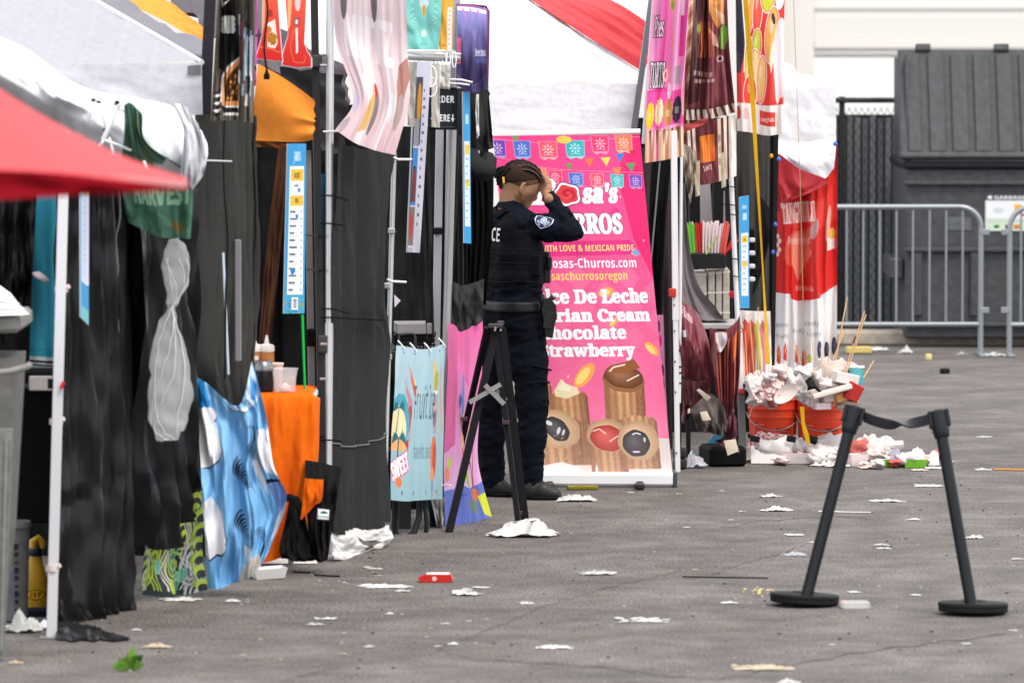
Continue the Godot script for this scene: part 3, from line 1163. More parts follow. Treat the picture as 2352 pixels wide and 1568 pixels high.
	var s2 := sheet([[296, 420, 370, 430, 450, 430], [300, 650, 380, 660, 446, 660], [306, 900, 380, 910, 450, 900], [312, 1100, 390, 1120, 462, 1090], [330, 1252, 375, 1258, 424, 1180, 470, 1100]], vplane(117, 1465, 440, 1372, -0.04), 0.07, 5.0, 0.8, 12.0, 0.022)
	s2.hold = 0.7
	part("far_length", cloth(s2, 50, 80), blk, ct)
	# black plastic on the ground at the post
	var hb := B.new()
	var hp := []
	for j in 9:
		for i in 25:
			var u := i / 24.0
			var w := j / 8.0
			var p := G(lerpf(128, 296, u), lerpf(1434 + 30.0 * u, 1470, w) + 5.0 * noise.get_noise_2d(u * 400.0, w * 60.0), 0.006)
			p.y += (0.055 * sin(PI * w) * (1.0 - u * u)) * (0.6 + 0.8 * absf(noise.get_noise_2d(i * 30.0, j * 30.0))) + 0.002
			hp.append(p)
	hb.grid(hp, 24, 8)
	lone("tarp_tail", hb, blk, "end of black plastic lying crumpled on the asphalt by the white post", "tarp", G(210, 1455))
	# clear plastic cover hanging on the curtain
	var cb := B.new()
	var prof := [[398, 548, 12], [402, 570, 28], [404, 610, 34], [404, 650, 30], [398, 690, 14], [390, 708, 8], [386, 740, 22], [384, 790, 36], [390, 850, 48], [392, 910, 52], [384, 960, 44], [386, 995, 34], [392, 1008, 20], [392, 1012, 4]]
	var path := []
	var rad := []
	for k in prof:
		path.append(P(k[0], k[1], 24.75))
		rad.append(k[2] / 530.0)
	var sp := Sheet.new()
	var path2 := []
	var rad2 := []
	for k in 60:
		var x := k / 59.0 * (path.size() - 1)
		var i := mini(int(x), path.size() - 2)
		var f := smoothstep(0, 1, x - i)
		path2.append((path[i] as Vector3).lerp(path[i + 1], x - i))
		rad2.append(lerpf(rad[i], rad[i + 1], f))
	cb.tube(path2, rad2, 26, false, false, 0.3)
	for i in cb.v.size():
		var p := cb.v[i]
		cb.v[i] = p + Vector3(noise.get_noise_3dv(p * 900.0), 0, noise.get_noise_3dv(p * 1200.0)) * 0.016
	var cr := B.new()
	for q in [0.1, 0.34, 0.62, 0.86]:
		var pth := []
		for k in 40:
			var x := 0.12 + 0.86 * k / 39.0
			var i := int(x * 59.0)
			var a: float = TAU * q + 1.6 * sin(x * 5.0 + q * 9.0)
			pth.append((path2[i] as Vector3) + Vector3(cos(a) * rad2[i] * 0.9, 0, 0.5 * absf(sin(a)) * rad2[i] + 0.01))
		cr.tube(pth, 0.0026, 5)
	var pcv := lone("plastic_cover", cb, mat(0.92, 0.92, 0.92, 0.30, "film"), "twisted clear plastic cover hanging against the black curtain", "plastic bag", P(392, 1010, 24.75))
	part("crease", cr, mat(0.6, 0.6, 0.6, 0.4), pcv)
	# turquoise banner and strip menu
	var tq := Cv.new(64, 256, rgb(66, 180, 206), 0, 0, 10, 40)
	tq.rect(0, 36.2, 10, 38, rgb(58, 166, 190))
	tq.rect(0, 38.2, 10, 38.9, rgb(236, 236, 234))
	tq.rect(0, 38.9, 10, 39.3, rgb(20, 20, 24))
	tq.rect(0, 39.3, 10, 39.7, rgb(236, 236, 234))
	tq.rect(0, 39.7, 10, 40, rgb(20, 20, 24))
	var tb2 := sheet([[86, 405, 106, 405, 128, 405], [74, 620, 98, 620, 128, 620], [66, 838, 96, 840, 126, 842]], facing(24.9), 0.008, 2.0, 1.0, 3.0)
	lone("turquoise_banner", cloth(tb2, 8, 20), print_mat(tq.tex(), 0.6), "turquoise cloth banner behind the near white post", "banner", P(96, 840, 24.9))
	var tw := B.new()
	tw.tube([P(76, 628, 24.7), P(88, 632, 24.66), P(100, 640, 24.66), P(110, 646, 24.68)], [0.008, 0.017, 0.014, 0.008], 8)
	lone("tissue_twist", tw, mat(0.62, 0.52, 0.52, 0.8), "twisted pink tissue stuck on the turquoise banner", "tissue", P(92, 640, 24.7))
	strip_menu("blue and white strip menu hung edge-on beside the near white post", 24.1, [183, 415, 202, 415], [184, 728, 201, 748], ["", ""], 0)
	# left tarp and low counter behind the bin
	var lt := sheet([[-90, 420, 0, 430, 84, 430], [-90, 560, 0, 570, 74, 600], [-90, 800, 0, 800, 66, 700]], facing(24.7), 0.06, 4.0, 1.4, 5.0, 0.014)
	lone("side_tarp", cloth(lt, 30, 24), mat(0.010, 0.0095, 0.010, 0.45, "tarp"), "creased black tarp at the left edge above the grey cart", "tarp", P(0, 800, 24.7))
	var lc := thing("counter", "low dark counter edge with a clear box behind the near white post", "counter", G(60, 1400))
	var cb3 := B.new()
	cb3.box(P(70, 1040, 25.3), Vector3(0.36, 0.6, 0.3), Basis(), 0.01)
	part("cabinet", cb3, mat(0.006, 0.005, 0.005, 0.6), lc)
	var cb4 := B.new()
	cb4.box(P(80, 847, 25.0), Vector3(0.22, 0.025, 0.3), Basis(), 0.004)
	part("counter_top", cb4, mat(0.018, 0.018, 0.02, 0.4), lc)
	var bx := thing("sign_holder", "small clear plastic box with a red corner clipped to the near white post", "sign holder", P(100, 895, z0 - 0.05))
	var bb := B.new()
	bb.box(P(103, 880, z0 - 0.03), Vector3(0.135, 0.06, 0.02), Basis(), 0.003)
	part("box", bb, mat(0.32, 0.29, 0.29, 0.3), bx)
	var bb2 := B.new()
	bb2.box(P(143 - 1, 884, z0 - 0.06), Vector3(0.014, 0.03, 0.012), Basis(Vector3.BACK, -0.5))
	part("red_corner", bb2, mat(0.6, 0.02, 0.02, 0.4), bx)
	bin_corner()
	# swirling green print and its dark backing
	var sw := Cv.new(512, 512, rgb(38, 52, 50), 0, 0, 100, 100)
	var pal := [rgb(196, 214, 66), rgb(126, 186, 158), rgb(205, 200, 198), rgb(160, 180, 60)]
	for k in 15:
		var cx := rng.randf_range(-5, 105)
		var cy := rng.randf_range(10, 110)
		var cc: Color = pal[k % 4]
		sw.ell(cx, cy, 17, 24, rgb(38, 52, 50), 0.2)
		for q in range(6, 0, -1):
			sw.ell(cx, cy + (6 - q) * 1.2, q * 2.6, q * 3.9, cc if q % 2 == 0 else rgb(38, 52, 50), 0.25)
	for k in 7:
		var x := k * 15.0 + 5.0
		for q in 3:
			var ln := []
			for s in 15:
				ln.append(x + q * 3.6 + 3.5 * sin(s * 0.9 + k))
				ln.append(10.0 + s * 6.0)
			sw.line(ln, 1.5, pal[(k + 2) % 4] if k % 2 else rgb(205, 200, 198))
	for k in 6:
		sw.ell(12 + k * 17, 78 - 12 * sin(k * 2.1), 5.5, 8.5, pal[1 if k % 2 else 3], 0.3)
		sw.line([12 + k * 17, 86 - 12 * sin(k * 2.1), 12 + k * 17, 72 - 12 * sin(k * 2.1)], 0.7, rgb(38, 52, 50))
	for k in 6:
		sw.ell(94, 24 + k * 14, 12, 6, pal[0], 0.1)
		sw.ell(94, 27 + k * 14, 8.5, 4, rgb(38, 52, 50), 0.1)
	var swp := vplane(320, 1378, 475, 1360, 0.0)
	var ws := sheet([[352, 1150, 400, 1150, 470, 1120], [330, 1260, 395, 1265, 472, 1240], [320, 1366, 400, 1370, 474, 1354]], vplane(320, 1378, 475, 1360), 0.02, 3.0, 1.0, 3.0)
	lone("swirl_banner", cloth(ws, 20, 20), print_mat(sw.tex(), 0.6), "banner of green, mint and white swirls at the foot of the black curtain", "banner", G(400, 1372))

func bin_corner() -> void:
	var z := 23.0
	var s := FOC / z
	var grey := mat(0.24, 0.235, 0.22, 0.55, "worn")
	var o := thing("waste_cart", "pale grey plastic waste cart cut off by the left edge", "waste cart", G(-20, 1500))
	var b := B.new()
	var fp := facing(z)
	var pl := PackedVector2Array([Vector2(-0.55, 0.12), Vector2(0.02, 0.12), Vector2(0.07, 0.50), Vector2(0.115, 1.22), Vector2(-0.55, 1.22)])
	var x0 := P(0, 800, z).x - 0.035
	b.prism(pl, Vector3(x0 - 0.02, 0, -z - 0.22), Vector3.RIGHT, Vector3.UP, 0.5)
	part("tub", b, mat(0.16, 0.155, 0.145, 0.6, "worn"), o)
	var r := B.new()
	r.box(Vector3(x0 - 0.2, on(fp, 0, 746).y, -z - 0.2), Vector3(0.64, 0.075, 0.62), Basis(Vector3.BACK, 0.03), 0.02)
	part("rim", r, grey, o)
	var h := B.new()
	h.tube([P(-40, 858, z - 0.12), P(20, 853, z - 0.13), P(58, 843, z - 0.1), P(66, 838, z + 0.1)], 0.014, 10)
	part("handle", h, grey, o)
	var pn := B.new()
	pn.prism(PackedVector2Array([Vector2(-0.5, 0.02), Vector2(0.05, 0.02), Vector2(0.09, 0.94), Vector2(-0.5, 0.94)]), Vector3(x0, 0, -z + 0.12), Vector3.RIGHT, Vector3.UP, 0.06)
	part("front_panel", pn, mat(0.2, 0.2, 0.19, 0.55, "worn"), o)
	for k in 2:
		var gb := B.new()
		gb.box(Vector3(x0 - 0.03 + k * 0.085, 0.47, -z + 0.157), Vector3(0.012, 0.86, 0.012), Basis(Vector3.BACK, -0.03), 0.003)
		part("rib", gb, grey, o)
	var wheel := B.new()
	wheel.lathe(Vector3(x0 - 0.3, 0.1, -z - 0.4), [0.02, 0.0, 0.1, 0.0, 0.1, 0.05, 0.02, 0.05], 20, Basis(Vector3.BACK, PI / 2))
	part("wheel", wheel, mat(0.01, 0.01, 0.01, 0.7), o)
	# striped cloth on top
	var cv := Cv.new(128, 128, rgb(222, 218, 216), 0, 0, 10, 10)
	for k in 2:
		cv.rect(0, 5.2 + k * 2.6, 10, 5.7 + k * 2.6, rgb(30, 28, 34))
	for k in 12:
		cv.ell(k * 0.9 + 0.2, 9.1, 0.25, 0.25, rgb(30, 28, 34))
	var cl := sheet([[-60, 640, -10, 652, 22, 672], [-60, 680, -5, 690, 46, 700], [-60, 722, 0, 724, 66, 722]], [facing(z + 0.3), facing(z + 0.05), facing(z - 0.1)], 0.02, 2.0, 1.0, 2.0)
	lone("striped_cloth", cloth(cl, 14, 12), print_mat(cv.tex(), 0.8), "white cloth with dark stripes draped over the grey cart", "cloth", P(0, 724, z))
	# things on the ground behind the cart
	var tube := thing("bucket", "tall grey bucket with dark lettering behind the grey cart", "bucket", G(34, 1428))
	var tb := B.new()
	var tp := G(34, 1428)
	var zz := -tp.z
	var hh := P(34, 1200, zz).y
	tb.lathe(tp, [0.0, 0.002, 0.052, 0.002, 0.054, 0.012, 0.064, hh - 0.03, 0.069, hh - 0.028, 0.069, hh, 0.062, hh, 0.058, hh - 0.1, 0.0, hh - 0.11], 24)
	part("shell", tb, mat(0.16, 0.15, 0.16, 0.5, "worn"), tube)
	for k in 9:
		var lb := B.new()
		lb.box(tp + Vector3(0.012, 0.06 + k * 0.034, 0.0585 + k * 0.0009), Vector3(0.018, 0.006 + 0.016 * (k % 3) * 0.5, 0.003))
		part("lettering", lb, mat(0.02, 0.02, 0.025, 0.6), tube)
	var jug := thing("cleaner_bottle", "yellow cleaner bottle with an oval badge and dark cap", "bottle", G(82, 1412))
	var jp := G(82, 1412)
	var jb := B.new()
	var sq := Basis().scaled(Vector3(1, 1, 0.6))
	jb.lathe(jp + Vector3(0, 0.02, 0), [0.0, 0.0, 0.052, 0.0, 0.058, 0.01, 0.058, 0.12, 0.045, 0.16, 0.03, 0.21, 0.025, 0.24], 24, sq)
	part("jug", jb, mat(0.42, 0.22, 0.01, 0.35), jug)
	var jn := B.new()
	jn.lathe(jp + Vector3(0, 0.258, 0), [0.024, 0.0, 0.031, 0.004, 0.031, 0.03, 0.026, 0.035], 16)
	part("cap", jn, mat(0.012, 0.01, 0.02, 0.4), jug)
	var jt := B.new()
	jt.tube([jp + Vector3(-0.012, 0.288, 0), jp + Vector3(-0.01, 0.32, 0), jp + Vector3(0.01, 0.335, 0), jp + Vector3(0.028, 0.315, 0), jp + Vector3(0.03, 0.29, 0)], [0.018, 0.019, 0.017, 0.015, 0.011], 10)
	part("trigger", jt, mat(0.42, 0.22, 0.01, 0.35), jug)
	var zc := Cv.new(128, 64, rgb(214, 150, 10), 0, 0, 20, 10)
	zc.ell(10, 5, 9.6, 4.8, rgb(20, 18, 12))
	zc.ell(10, 5, 8.6, 3.9, rgb(222, 160, 20))
	write(zc, "ZEP", 10, 7.4, 4.8, rgb(20, 18, 12), sans, 11)
	var zb := B.new()
	var zpts := []
	for j in 5:
		for i in 9:
			var an := lerpf(-0.8, 0.8, i / 8.0)
			zpts.append(jp + Vector3(sin(an) * 0.059, 0.115 - j * 0.012, cos(an) * 0.0362))
	zb.grid(zpts, 8, 4)
	part("badge", zb, print_mat(zc.tex(), 0.4), jug)
	var bx := B.new()
	bx.box(G(72, 1420) + Vector3(0.0, 0.01, -0.12), Vector3(0.2, 0.055, 0.14), Basis(Vector3.UP, 0.2), 0.01)
	lone("low_box", bx, mat(0.02, 0.018, 0.035, 0.6), "dark low box under the yellow cleaner bottle", "box", G(72, 1424))
	crumple("crumpled_bag", "white plastic bag lying in front of the grey bucket", "plastic bag", 4, 82, 1455, 70, mat(0.55, 0.55, 0.52, 0.4), 3)
	crumple("crumpled_bag", "thin white plastic sheet on the ground just left of the near white post", "plastic bag", 60, 128, 1448, 30, mat(0.6, 0.6, 0.64, 0.35), 5)

# a crumpled sheet lying on the ground: x0..x1 wide, its near edge at y, hp pixels high
func crumple(called: String, label: String, cat: String, x0: float, x1: float, y: float, hp: float, m: Material, sd: int, group := "", peak := 0.5) -> void:
	var z := gz(y)
	var w := (x1 - x0) / FOC * z
	var h := hp / FOC * z * (0.7 if hp < 20.0 else 1.0)
	var c := G((x0 + x1) / 2, y)
	var dp := minf(w * 0.7, 0.25)
	var b := B.new()
	var pts := []
	var nu := 18
	var nv := 10
	for j in nv + 1:
		for i in nu + 1:
			var u := float(i) / nu
			var v := float(j) / nv
			var edge := pow(sin(PI * clampf(u, 0.02, 0.98)) * sin(PI * clampf(v, 0.02, 0.98)), 0.45)
			var lf := 0.5 if hp > 20.0 else 1.0
			var nn := noise.get_noise_3d(u * 210.0 * lf + sd * 61.0, v * 130.0, sd * 17.0)
			var n2 := noise.get_noise_3d(u * 520.0 + sd * 23.0, v * 330.0, sd * 7.0)
			var e1 := noise.get_noise_2d(u * 260.0 + sd * 41.0, sd * 9.0)
			var e2 := noise.get_noise_2d(v * 260.0 + sd * 41.0, sd * 19.0)
			var ridge := 1.0 - absf(nn) * 3.2
			var yy := h * clampf(edge * (0.22 + 0.62 * ridge * (1.0 - 0.9 * absf(u - peak)) + 0.4 * lf * n2), 0.0, 0.85) + 0.002 + 0.006 * absf(n2) + 0.15 * h * maxf(0.0, nn) * (1.0 - edge)
			pts.append(c + Vector3((u - 0.5) * w * (1.0 + 0.7 * e2) + 0.10 * w * n2, yy, -v * dp * (1.0 + 1.2 * e1) + 0.15 * dp * nn))
	b.grid(pts, nu, nv)
	lone(called, b, m, label, cat, c, group)

# a narrow printed board; corners as top-left, top-right and bottom-left, bottom-right
func strip_menu(label: String, z: float, t: Array, bt: Array, words: Array, style: int) -> void:
	var cv := Cv.new(96, 768, rgb(58, 150, 205), 0, 0, 10, 80)
	if style == 0:
		cv.rect(0, 0, 10, 80, rgb(205, 212, 232))
		cv.rect(4, 2, 8, 8, rgb(214, 170, 60))
		for k in 40:
			cv.rect(2 + (k % 3), 10 + k * 1.1, 7, 10.4 + k * 1.1, [rgb(190, 190, 205), rgb(150, 160, 190), rgb(215, 190, 190)][k % 3])
		cv.rect(0, 58, 10, 72, rgb(70, 150, 200))
		cv.rect(0, 72, 10, 80, rgb(120, 180, 190))
		cv.rect(0, 0, 1.2, 80, rgb(96, 170, 215))
	elif style == 1:
		cv.rect(1.4, 10.5, 9, 71, rgb(232, 234, 238))
		write(cv, words[0], 5.2, 8.2, 4.6, rgb(220, 232, 244), sans, 3.8)
		cv.rect(1.9, 12, 8.6, 17.4, rgb(232, 184, 66))
		write(cv, words[1], 5.2, 16.2, 2.6, rgb(60, 50, 30), sans, 3.2)
		cv.rect(1.9, 24.4, 8.6, 29.2, rgb(232, 184, 66))
		write(cv, words[2], 5.2, 28, 2.4, rgb(60, 50, 30), sans, 1.8)
		for k in 12:
			var y := 31.5 + k * 3.35
			cv.rect(2.0, y, 2.0 + [2.6, 3.6, 3.0, 2.2][k % 4], y + 1.0, rgb(110, 112, 120))
			cv.rect(2.0, y + 1.6, 6.6, y + 1.9, rgb(190, 192, 198))
			cv.rect(7.6, y, 8.1, y + 1.0, rgb(120, 120, 128))
		cv.rect(4, 19.2, 6, 20.2, rgb(130, 130, 136))
		cv.poly([5.5, 21.2, 7.2, 20.8, 7.0, 22.4, 6, 23], rgb(40, 120, 200))
		cv.poly([4.6, 33.5, 6.0, 33.2, 6.1, 35, 5.0, 35.2], rgb(40, 120, 200))
		cv.poly([2.6, 59.5, 5.2, 58.5, 4.8, 60.8, 3.4, 62.2], rgb(40, 120, 200))
		cv.rect(0, 71, 10, 80, rgb(70, 160, 196))
		for k in 30:
			cv.ell(rng.randf_range(0, 10), rng.randf_range(74, 80), 0.7, 0.5, [rgb(120, 170, 60), rgb(130, 140, 200), rgb(40, 130, 170)][k % 3])
		cv.rect(3.6, 72.4, 6.8, 78.2, rgb(226, 228, 226))
		for k in 5:
			cv.rect(4.6, 73.2 + k * 0.9, 6.0, 73.7 + k * 0.9, rgb(50, 60, 70))
	else:
		cv.rect(1.5, 26, 9, 71, rgb(214, 222, 236))
		write(cv, words[0], 5.2, 9, 2.6, rgb(225, 236, 246), sans, 4.4)
		cv.rect(3.4, 12, 7.6, 17, rgb(176, 208, 230))
		cv.rect(2.2, 28, 8.4, 33, rgb(236, 190, 60))
		write(cv, words[1], 5.2, 32, 2.4, rgb(70, 60, 30), sans, 2.6)
		cv.rect(2.2, 46, 8.4, 50, rgb(236, 190, 60))
		for k in 9:
			cv.rect(3, 35 + k * 3.9, 7.4 - (k % 3), 35.8 + k * 3.9, rgb(150, 156, 170))
	var fp := facing(z)
	var c0 := on(fp, t[0], t[1])
	var c1 := on(fp, t[2], t[3])
	var d0 := on(fp, bt[0], bt[1])
	var d1 := on(fp, bt[2], bt[3])
	# the board is twice as wide as it looks and turned, so it is seen obliquely
	var deep := (c1 - c0).length() * 1.2
	c1.z -= deep
	d1.z -= deep
	c1 = EYE + (c1 - EYE) * 1.0
	var o := thing("strip_menu", label, "menu board", d0)
	var b := B.new()
	b.quad(c0, c1, d1, d0)
	part("print", b, print_mat(cv.tex(), 0.45), o)
	var n := (c1 - c0).cross(d0 - c0).normalized()
	if n.dot(EYE - c0) < 0:
		n = -n
	var bk := B.new()
	var th := n * -0.006
	for k in 4:
		var e: Array = [[c0, c1], [c1, d1], [d1, d0], [d0, c0]][k]
		bk.quad(e[0] + n * -0.0005, e[1] + n * -0.0005, e[1] + th, e[0] + th)
	bk.quad(c0 + th, c1 + th, d1 + th, d0 + th)
	part("backing", bk, mat(0.6, 0.6, 0.6, 0.5), o)

# ---------------------------------------------------------------- orange stall
func orange_stall() -> void:
	var plB := vplane(440, 1372, 755, 1283)
	var blk := mat(0.016, 0.015, 0.016, 0.5)
	var iron := mat(0.013, 0.011, 0.011, 0.45)
	var tie := mat(0.72, 0.70, 0.70, 0.4)
	var cord := mat(0.008, 0.008, 0.009, 0.5)
	var zl := gz(1366)
	# black legs of the orange canopy's frame
	var fr := thing("gazebo", "black steel frame legs and bracket of the orange canopy", "canopy frame", G(600, 1320))
	var l1 := square_post(fr, "leg", 482, -14, 424, 1346, zl + 0.45, zl + 0.4, 0.025, mat(0.022, 0.022, 0.027, 0.5))
	var zr := gz(1290)
	var l2 := square_post(fr, "leg", 721, -14, 744, 1288, zr + 0.15, zr + 0.1, 0.0175, iron)
	var l3 := square_post(fr, "leg", 574, 200, 566, 1290, zl + 1.0, zl + 0.9, 0.0175, iron)
	for k in [[728, 140, 0.05, 0.06], [741, 790, 0.045, 0.085]]:
		var b := B.new()
		b.box(P(k[0], k[1], zr + 0.1), Vector3(k[2], k[3], 0.05), Basis(), 0.006)
		part("bracket", b, mat(0.06, 0.055, 0.055, 0.5), l2)
	for k in [[736, 125], [736, 150], [736, 790], [735, 870]]:
		var b := B.new()
		var p := P(k[0], k[1], zr + 0.06)
		b.tube([p, p + Vector3(0.03, 0, 0.006)], 0.007, 8)
		part("bolt", b, mat(0.45, 0.45, 0.46, 0.35, "metal"), l2)
	var g1 := square_post(fr, "grey_leg", 706, 345, 722, 1290, zr + 0.5, zr + 0.45, 0.0155, mat(0.33, 0.31, 0.30, 0.5))
	for yy in [540, 618, 1000]:
		var b := B.new()
		b.tube([P(703, yy, zr + 0.4), P(735, yy + 2, zr + 0.1), P(744, yy + 3, zr + 0.05)], 0.0045, 6)
		part("cable_tie", b, cord, g1)
	var lk := B.new()
	lk.box(P(716, 775, zr + 0.4), Vector3(0.055, 0.085, 0.05), Basis(), 0.008)
	part("leg_lock", lk, cord, g1)
	# silver pole with cable ties
	var sp := thing("steel_pole", "galvanised pole with black cable ties before the long charcoal curtain", "pole", G(750, 1284))
	var galv := mat(0.60, 0.59, 0.59, 0.3, "metal")
	var zp := gz(1284)
	round_post(sp, "upper_tube", 758, -14, 755, 742, zp - 0.02, zp - 0.01, 0.019, galv)
	round_post(sp, "lower_tube", 755, 742, 749, 1283, zp - 0.01, zp, 0.0225, galv)
	for k in [[738, 448, 800], [736, 512, 790], [738, 708, 800], [738, 728, 880], [738, 1010, 785]]:
		var b := B.new()
		b.tube([P(k[0], k[1], zp - 0.04), P(k[0] + 28, k[1] + 1, zp - 0.06), P(k[2], k[1] + rng.randf_range(2, 14), zp - 0.05)], 0.004, 6)
		part("cable_tie", b, cord, sp)
	var wt := B.new()
	wt.tube([P(742, 302, zp - 0.04), P(765, 301, zp - 0.06), P(826, 303, zp - 0.06)], 0.005, 6)
	part("white_cable_tie", wt, tie, sp)
	var ft := B.new()
	ft.box(G(749, 1285) + Vector3(0, 0.01, 0), Vector3(0.12, 0.02, 0.09), Basis(), 0.005)
	part("foot", ft, mat(0.4, 0.4, 0.4, 0.5), sp)
	var bs := B.new()
	bs.quad(P(737, 400, zp + 0.02), P(747, 398, zp + 0.06), P(742, 610, zp + 0.06), P(736, 612, zp + 0.02))
	lone("blue_edge", bs, mat(0.05, 0.28, 0.55, 0.5), "thin blue board edge behind the silver pole of the orange stall", "board", P(740, 612, zp))
	# grey mesh side curtain
	var mc := thing("mesh_curtain", "grey mesh side curtain gathered beside the black leg", "curtain", G(520, 1330))
	var ms := sheet([[462, 262, 500, 268, 545, 270, 582, 265], [456, 480, 500, 480, 545, 480, 580, 480], [452, 700, 495, 700, 540, 700, 574, 690], [450, 830, 492, 845, 530, 850, 558, 838], [462, 905, 500, 935, 535, 940, 556, 900]], vplane(440, 1372, 755, 1283, -0.1), 0.06, 8.0, 0.4, 4.0, 0.016)
	ms.hold = 0.6
	part("mesh", cloth(ms, 60, 60), mat(0.05, 0.049, 0.046, 0.7, "cloth"), mc)
	var hems := B.new()
	var hp := []
	for k in 30:
		hp.append(ms.at(0.985, k / 29.0, 0.01))
	hems.tube(hp, 0.008, 6)
	part("edge", hems, mat(0.03, 0.03, 0.03, 0.6), mc)
	var rod := B.new()
	rod.tube([P(512, 580, 25.75), P(524, 860, 25.7)], 0.0055, 8)
	part("pale_rod", rod, mat(0.45, 0.52, 0.6, 0.3), mc)
	var pn := B.new()
	pn.box(P(546, 690, 26.1), Vector3(0.03, 0.56, 0.02), Basis(), 0.004)
	part("frame_strip", pn, mat(0.22, 0.21, 0.23, 0.5), mc)
	var cd := B.new()
	var cpath := []
	for k in 24:
		var u := k / 23.0
		cpath.append(P(514 + 3.0 * sin(u * 9.0) + 10.0 * exp(-pow((u - 0.63) * 9.0, 2.0)), lerpf(-14, 872, u), 25.5))
	cd.tube(cpath, 0.0045, 6)
	lone("hanging_cable", cd, cord, "black power cord hanging down the front of the grey mesh curtain", "cord", P(520, 872, 25.5))
	# hanging prints: sandwich art, magenta strip, two red cup shapes
	var cv := Cv.new(256, 640, rgb(92, 84, 76), 0, 0, 100, 282)
	cv.poly([12, -5, 48, -5, 52, 90, 58, 150, 40, 165, 20, 180, 10, 175], rgb(20, 17, 16))
	for k in 9:
		cv.ell(20 + (k % 3) * 10, 62 + (k / 3) * 13, 9, 9, rgb(228, 226, 222))
	cv.poly([14, 240, 14, 190, 28, 165, 58, 143, 60, 262, 26, 262], rgb(22, 20, 22))
	cv.poly([18, 240, 18, 192, 32, 170, 60, 150, 62, 256, 30, 256], rgb(236, 234, 230))
	cv.poly([22, 250, 22, 196, 36, 174, 60, 156, 62, 252, 30, 252], rgb(232, 158, 100))
	cv.poly([30, 243, 30, 200, 42, 182, 60, 166, 61, 243], rgb(82, 48, 26))
	for k in 26:
		cv.ell(34 + (k * 7) % 26, 184 + (k * 11) % 56, 2.2, 3.2, [rgb(236, 182, 96), rgb(60, 34, 18), rgb(206, 150, 74)][k % 3])
	for k in 16:
		var y := rng.randf_range(-5, 230)
		var x := rng.randf_range(56, 92)
		cv.poly([x, y, x + 5, y + 4, x + 4, y + rng.randf_range(20, 50), x - 2, y + 24], [rgb(230, 228, 224), rgb(168, 196, 220), rgb(28, 26, 28), rgb(120, 110, 98)][k % 4])
	for k in 5:
		cv.rect(74 + k * 4.4, 90 + 12 * (k % 3), 77.5 + k * 4.4, 200 - 10 * (k % 2), [rgb(160, 192, 222), rgb(234, 234, 232), rgb(40, 40, 50)][k % 3])
	cv.poly([60, 60, 66, 64, 68, 170, 64, 172], rgb(214, 110, 130))
	for k in 7:
		cv.poly([2, 225 + k * 7, 22, 218 + k * 8, 14, 226 + k * 8], rgb(236, 234, 230) if k % 2 else rgb(24, 22, 22))
	cv.line([8, -5, 14, 30, 34, 12, 40, -4], 4, rgb(230, 228, 224))
	cv.rect(28, 262, 62, 266, rgb(24, 22, 24))
	cv.rect(28, 266, 62, 272, rgb(236, 234, 230))
	var sa := sheet([[500, -14, 540, -14, 588, -14], [494, 120, 540, 120, 584, 120], [483, 278, 535, 276, 580, 282]], [facing(25.55), facing(25.6), facing(25.55)], 0.05, 6.0, 0.5, 8.0, 0.01)
	sa.hold = 0.7
	lone("food_art_banner", cloth(sa, 50, 34), print_mat(cv.tex(), 0.55), "rumpled dark banner printed with a toasted sandwich and white shapes", "banner", P(535, 280, 25.55))
	cv = Cv.new(64, 256, rgb(214, 92, 178), 0, 0, 10, 80)
	for k in 22:
		var x := rng.randf_range(-2, 8)
		var y := rng.randf_range(0, 80)
		cv.rect(x, y, x + rng.randf_range(1.5, 5), y + rng.randf_range(0.6, 2.4), rgb(30, 20, 34))
	var mg := sheet([[563, -14, 592, -14], [568, 90, 590, 90], [578, 200, 588, 196]], facing(25.75), 0.01, 3.0, 1.0, 2.0)
	lone("magenta_strip", cloth(mg, 8, 20), print_mat(cv.tex(), 0.6), "narrow magenta banner with black dashes beside the sandwich banner", "banner", P(580, 200, 25.75))
	var outline := [[604, -14, 637, -14, 640, 40, 646, 120, 648, 140, 615, 137, 588, 133, 592, 118, 602, 80], [655, -14, 703, -14, 700, 60, 698, 98, 704, 116, 714, 132, 714, 152, 680, 154, 648, 148, 650, 120, 662, 80]]
	for n in 2:
		var cc := Cv.new(192, 448, rgb(226, 62, 48), 580.0 if n == 0 else 640.0, -14, 655.0 if n == 0 else 720.0, 156)
		var x0 := 588.0 if n == 0 else 648.0
		cc.shade(rgb(232, 92, 66), rgb(210, 40, 36))
		if n == 0:
			cc.poly([588, -14, 606, -14, 604, 60, 592, 110], rgb(240, 160, 110))
			cc.poly([612, 60, 634, 50, 642, 110, 634, 124, 612, 120], rgb(238, 214, 206))
			cc.ell(616, 76, 9, 8, rgb(190, 130, 40), 0.3, 0.12, 7)
			cc.ell(626, 100, 13, 16, rgb(176, 120, 30), -0.4, 0.1, 9)
			for k in 20:
				cc.ell(626 + 12 * cos(k * 2.4), 98 + 13 * sin(k * 2.4), 2.0, 2.0, [rgb(214, 160, 60), rgb(140, 84, 20)][k % 2])
			cc.ell(612, 84, 6, 12, rgb(224, 96, 60))
			cc.rect(611, 26, 627, 44, rgb(150, 58, 46))
			cc.line([588, 120, 620, 124, 648, 134], 1.6, rgb(240, 150, 100))
		else:
			cc.poly([655, -14, 668, -14, 662, 60, 655, 70], rgb(242, 170, 120))
			cc.ell(683, 4, 8, 22, rgb(206, 196, 194))
			cc.rect(670, 40, 690, 61, rgb(164, 84, 74))
			cc.rect(677, 46, 683, 56, rgb(240, 232, 228))
			cc.poly([677, 66, 683, 64, 684, 120, 678, 126], rgb(250, 226, 220))
			cc.line([672, 70, 662, 110, 672, 144, 700, 146, 706, 128], 1.2, rgb(240, 150, 80))
		var zc := 26.6 + n * 0.25
